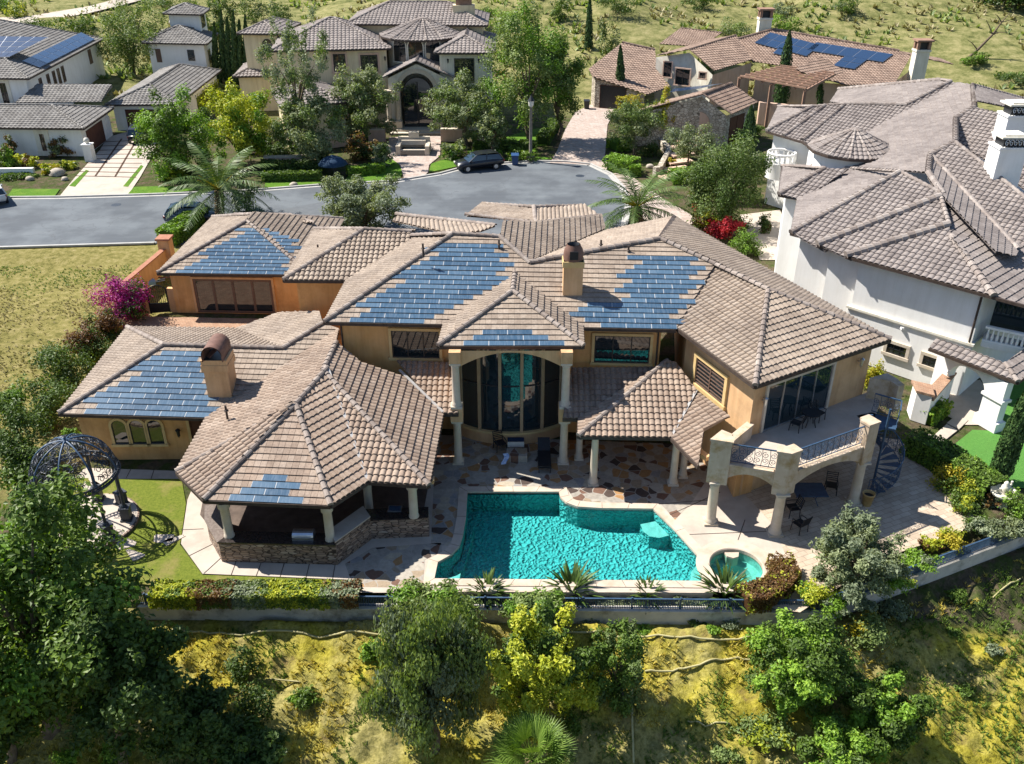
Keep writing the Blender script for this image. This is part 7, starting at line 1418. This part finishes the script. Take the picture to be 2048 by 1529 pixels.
# cars
def car(name,label,P,rz,paint,L=4.7,W=1.9,H=1.65,kind='suv'):
    t=thing(name,label,'car',(0,0,0)); z0=.32
    S=[(-L/2,.62,.95),(-L/2+.06,.45,1.02),(-L*.36,.36,1.06),(-L*.22,.36,1.08),(L*.18,.36,1.02),(L*.34,.38,.94),(L/2-.12,.42,.82),(L/2,.5,.66)]
    mb=MB(); A=[];
    def sec(x,za,zb,w): return [(x,-w*.44,za),(x,-w*.5,(za+zb)/2),(x,-w*.47,zb),(x,w*.47,zb),(x,w*.5,(za+zb)/2),(x,w*.44,za)]
    secs=[sec(x,za,zb,W*(.86 if abs(x)>L*.48 else 1)) for x,za,zb in S]; V=[p for s in secs for p in s]; k=len(S)
    mb.add(V,[(i*6+j,i*6+(j+1)%6,(i+1)*6+(j+1)%6,(i+1)*6+j) for i in range(k-1) for j in range(6)]+[tuple(range(6))[::-1],tuple(range((k-1)*6,k*6))],0,.5,True)
    roof=[(-L*.40,H-.14),(-L*.30,H),(L*.0,H),(L*.10,H-.06)]; w_=W*.38
    mb.add([(x,-w_,z) for x,z in roof]+[(x,w_,z) for x,z in roof],[(0,1,5,4),(1,2,6,5),(2,3,7,6)]+[]); mb.add([(x,s,z-.05) for x,z in roof for s in(-w_,w_)],[(0,1,3,2),(2,3,5,4),(4,5,7,6)])
    for s in(-1,1):
        for (xa,xb) in(((-L*.47,1.),(-L*.40,H-.14)),((-L*.10,1.),(-L*.12,H-.02)),((L*.27,1.),(L*.10,H-.06))): mb.beam((xa[0],s*W*.47,xa[1]),(xb[0],s*w_,xb[1]),.1,.06)
    mb.build('body',MT[paint],t); g=MB(); b_=[(-L*.47,1.0),(L*.27,.98)]
    for s in(-1,1): g.add([(-L*.46,s*W*.465,1.0),(L*.26,s*W*.465,1.0),(L*.10,s*w_*.99,H-.09),(-L*.38,s*w_*.99,H-.16)],[(0,1,2,3)])
    g.add([(L*.28,-W*.44,.99),(L*.28,W*.44,.99),(L*.11,w_*.97,H-.07),(L*.11,-w_*.97,H-.07)],[(0,1,2,3)]); g.add([(-L*.475,-W*.44,1.02),(-L*.475,W*.44,1.02),(-L*.405,w_*.97,H-.16),(-L*.405,-w_*.97,H-.16)],[(0,3,2,1)]); g.build('window',MT['glassb'],t)
    for x in(-L*.30,L*.31):
        for s in(-1,1):
            mb=MB(); c=np.array([x,s*W*.46,.34]); q=np.linspace(0,2*math.pi,17)[:-1]
            mb.strip([c+(.34*math.cos(a),-.11,.34*math.sin(a)) for a in list(q)+[0]],[c+(.34*math.cos(a),.11,.34*math.sin(a)) for a in list(q)+[0]]); 
            for yy in(-.11,.11): mb.add([c+(.34*math.cos(a),yy,.34*math.sin(a)) for a in q],[tuple(range(16))])
            o_=mb.build('wheel',MT['black'],t); mb=MB(); mb.add([c+(.21*math.cos(a),s*.125,.21*math.sin(a)) for a in q],[tuple(range(16))])
            rm=mb.build('rim',MT['metal']); rm.parent=o_
    for s in(-1,1): 
        mb=MB(); mb.box((L/2-.16,s*W*.36,.74),(.28,.34,.13)); mb.build('headlight',MT['canvas'],t); mb=MB(); mb.box((-L/2+.08,s*W*.38,.86),(.14,.28,.18)); mb.build('tail_light',MT['redl'],t); mb=MB(); mb.box((L*.22,s*W*.54,1.04),(.14,.2,.14)); mb.build('mirror',MT[paint],t)
    t.location=[float(q) for q in P]; t.rotation_euler=(0,0,rz); return t
a=G(918,345);b=G(998,336); car('parked_car','dark blue-black suv parked at the cul-de-sac kerb',(a+b)/2+(0,.5,0),math.atan2((a-b)[1],(a-b)[0])-.02,'pblack',4.9)
car('parked_car','dark pickup-like car in the shade before the brown garage',G(282,280),1.75,'pblack',4.8,1.95,1.75)
car('parked_car','white car cut off by the left edge of the street',G(-12,402)+(0,0,0),2.2,'pwhite',4.6)
car('parked_car','dark blue car half hidden behind the hedge under the left palm',G(388,448)+(0,.3,0),.1,'pnavy',4.7)
# bins
def bin_(label,P,mt):
    t=thing('wheelie_bin',label,'wheelie bin',P); mb=MB(); s=[(.28,.05),(.36,1.0)]; V=[P+np.array([sx*w_,sy*w_*1.1,z]) for w_,z in s for sx,sy in((-1,-1),(1,-1),(1,1),(-1,1))]; mb.add(V,[(0,1,5,4),(1,2,6,5),(2,3,7,6),(3,0,4,7),(3,2,1,0)]); mb.build('body',MT[mt],t)
    mb=MB(); mb.box(P+(0,-.02,1.04),(.78,.86,.08),tilt=.08); mb.build('lid',MT[mt],t)
    for sx in(-.25,.25): mb=MB(); q=np.linspace(0,6.283,13)[:-1]; mb.add([P+(sx,.36+.12*math.cos(a),.12+.12*math.sin(a)) for a in q],[tuple(range(12))]); mb.build('wheel',MT['black'],t)
bin_('blue wheelie bin on the kerb behind the dark suv',G(1030,333)+(0,.6,0),'blueplast'); bin_('black wheelie bin beside the farmhouse garage',G(1173,218),'black')
# entry pillar with globe lamp
P=G(182,322); t=thing('entry_pillar','short white pillar with a globe lamp at the garage corner','pillar',P); mb=MB(); mb.box(P+(0,0,.85),(.85,.85,1.7)); mb.box(P+(0,0,1.74),(1.0,1.0,.1)); mb.build('shaft',MT['white'],t); mb=MB(); mb.lathe(P+(0,0,2.1),[(0,-.32),(.2,-.25),(.3,0),(.2,.25),(0,.32)],12); mb.build('globe',MT['canvas'],t)
# rock garden
for i,(x,y,r) in enumerate(((115,350,.75),(38,335,.7),(22,330,.5),(92,342,.45),(70,328,.4),(60,360,.4),(130,360,.35),(1300,335,.4),(588,372,.4))):
    P=G(x,y); mb=MB(); A_=np.linspace(0,2*math.pi,10)[:-1]; pr=[(1.,0),(1.05,.35),(.8,.75),(.35,.95)]; V=[P+r*np.array([k*math.cos(a)*(1+.2*RNG.normal()*.6),k*math.sin(a)*.8*(1+.1*RNG.normal()),z*.9]) for k,z in pr for a in A_]; n=len(A_); mb.add(V,[(j*n+i_,j*n+(i_+1)%n,(j+1)*n+(i_+1)%n,(j+1)*n+i_) for j in range(3) for i_ in range(n)]+[tuple(range(3*n,4*n))],0,.5,True)
    tag(mb.build('boulder',MT['rock'],loc=P),['largest pale boulder beside the driveway','boulder in the middle of the rock garden','boulder at the far left of the rock garden','small boulder left of the largest one','small boulder under the yellow succulent','small boulder on the planter edge','small boulder at the driveway lawn strip','boulder by the farmhouse hedge','boulder on the kerb lawn across the street'][i],'boulder','boulders in the front gardens')
mb=MB(); A,B=G(-60,352),G(70,350); mb.beam(A+(0,0,.35),B+(0,0,.35),.4,.7); tag(mb.build('planter_wall',MT['white'],loc=A),'long white planter wall before the rock garden','wall')
# irrigation pipes and hoses on the near slope
def hose(label,pts,r=.045,sag=.0):
    P=[GG(*q)+(0,0,.06) for q in pts]; Q=[]
    for a,b in zip(P[:-1],P[1:]):
        for f in np.linspace(0,1,6)[:-1]:
            q=a+(b-a)*f; q[2]=max(q[2],float(ground(q[0],q[1]))+.05); Q.append(q)
    Q.append(P[-1]); mb=MB(); mb.tube(Q,r,6); return tag(mb.build('irrigation_pipe',MT['hose'],loc=Q[0]),label,'pipe','irrigation pipes on the near slope')
hose('long pipe wavering along the slope top on the left',[(345,1262),(420,1270),(480,1273),(560,1264),(640,1278),(705,1264),(770,1274)]); hose('long pipe along the slope top below the pool',[(1120,1270),(1220,1276),(1340,1276),(1440,1282),(1530,1280)]); hose('pipe curving in the middle of the slope towards the round tree',[(1290,1345),(1345,1345),(1400,1332),(1450,1322),(1510,1322)]); hose('pale pipe running straight down to the bottom edge',[(1264,1380),(1264,1440),(1267,1529)]); hose('thin pipe low on the slope between the trees',[(1375,1445),(1410,1455),(1460,1450)],.03); hose('short pale pipe right of the wall bend',[(1662,1262),(1705,1250)],.05); hose('short pipe in the left yellow slope',[(540,1360),(600,1366)],.03); hose('thin pipe running down beside the round tree',[(1680,1278),(1735,1340)],.03); hose('pale pipe at the far right of the slope',[(1985,1198),(2040,1160)],.04)
# fallen trunk and dirt track on the back hill
sheet_pts=[(-60,60),(60,52),(180,32),(260,12),(330,-4),(230,-10),(100,22),(-60,40)]
mb=MB(); P=[GG(*q)+(0,0,.25) for q in sheet_pts]; n=len(P)//2
mb.strip([GG(*q)+(0,0,.3) for q in((-60,58),(60,50),(180,30),(260,10),(330,-8))],[GG(*q)+(0,0,.3) for q in((-60,42),(60,36),(180,16),(240,0),(300,-14))]); tag(mb.build('dirt_track',MT['track'] if 'track' in MT else MT['conc']),kind='structure')

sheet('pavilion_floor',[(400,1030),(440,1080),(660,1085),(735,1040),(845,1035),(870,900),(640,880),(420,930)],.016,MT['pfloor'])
# joints in the concrete paths, manhole and patches in the street
mb=MB()
for a,b in(((362,1060),(407,1058)),((378,1112),(432,1085)),((408,1147),(442,1116)),((462,1151),(473,1121)),((512,1153),(524,1121)),((560,1154),(570,1122)),((612,1156),(620,1123)),((665,1158),(672,1120)),((1340,1030),(1440,985)),((1300,1010),(1420,1000)),((1360,1070),(1560,1062)),((1476,1080),(1490,1040)),((215,937),(200,957)),((262,938),(252,957)),((308,940),(302,958))): mb.beam(G(*a,.017),G(*b,.017),.03,.008)
tag(mb.build('path_joints',MT['fascia']),kind='structure')
for i,(x,y) in enumerate(((1160,352),(232,410))):
    P=G(x,y,.016); mb=MB(); mb.lathe(P,[(0,.0),(.42,.0),(.45,-.004)],18,sm=False); tag(mb.build('manhole_cover',MT['iron'],loc=P),['manhole cover in the cul-de-sac near the paved driveway','manhole cover in the street in front of the concrete driveway'][i],'manhole cover')
sheet('asphalt_patch',[(560,420),(640,405),(700,412),(650,440)],.014,MT['kerbd']); sheet('asphalt_patch',[(1000,430),(1090,405),(1130,412),(1060,440)],.014,MT['kerbd'])
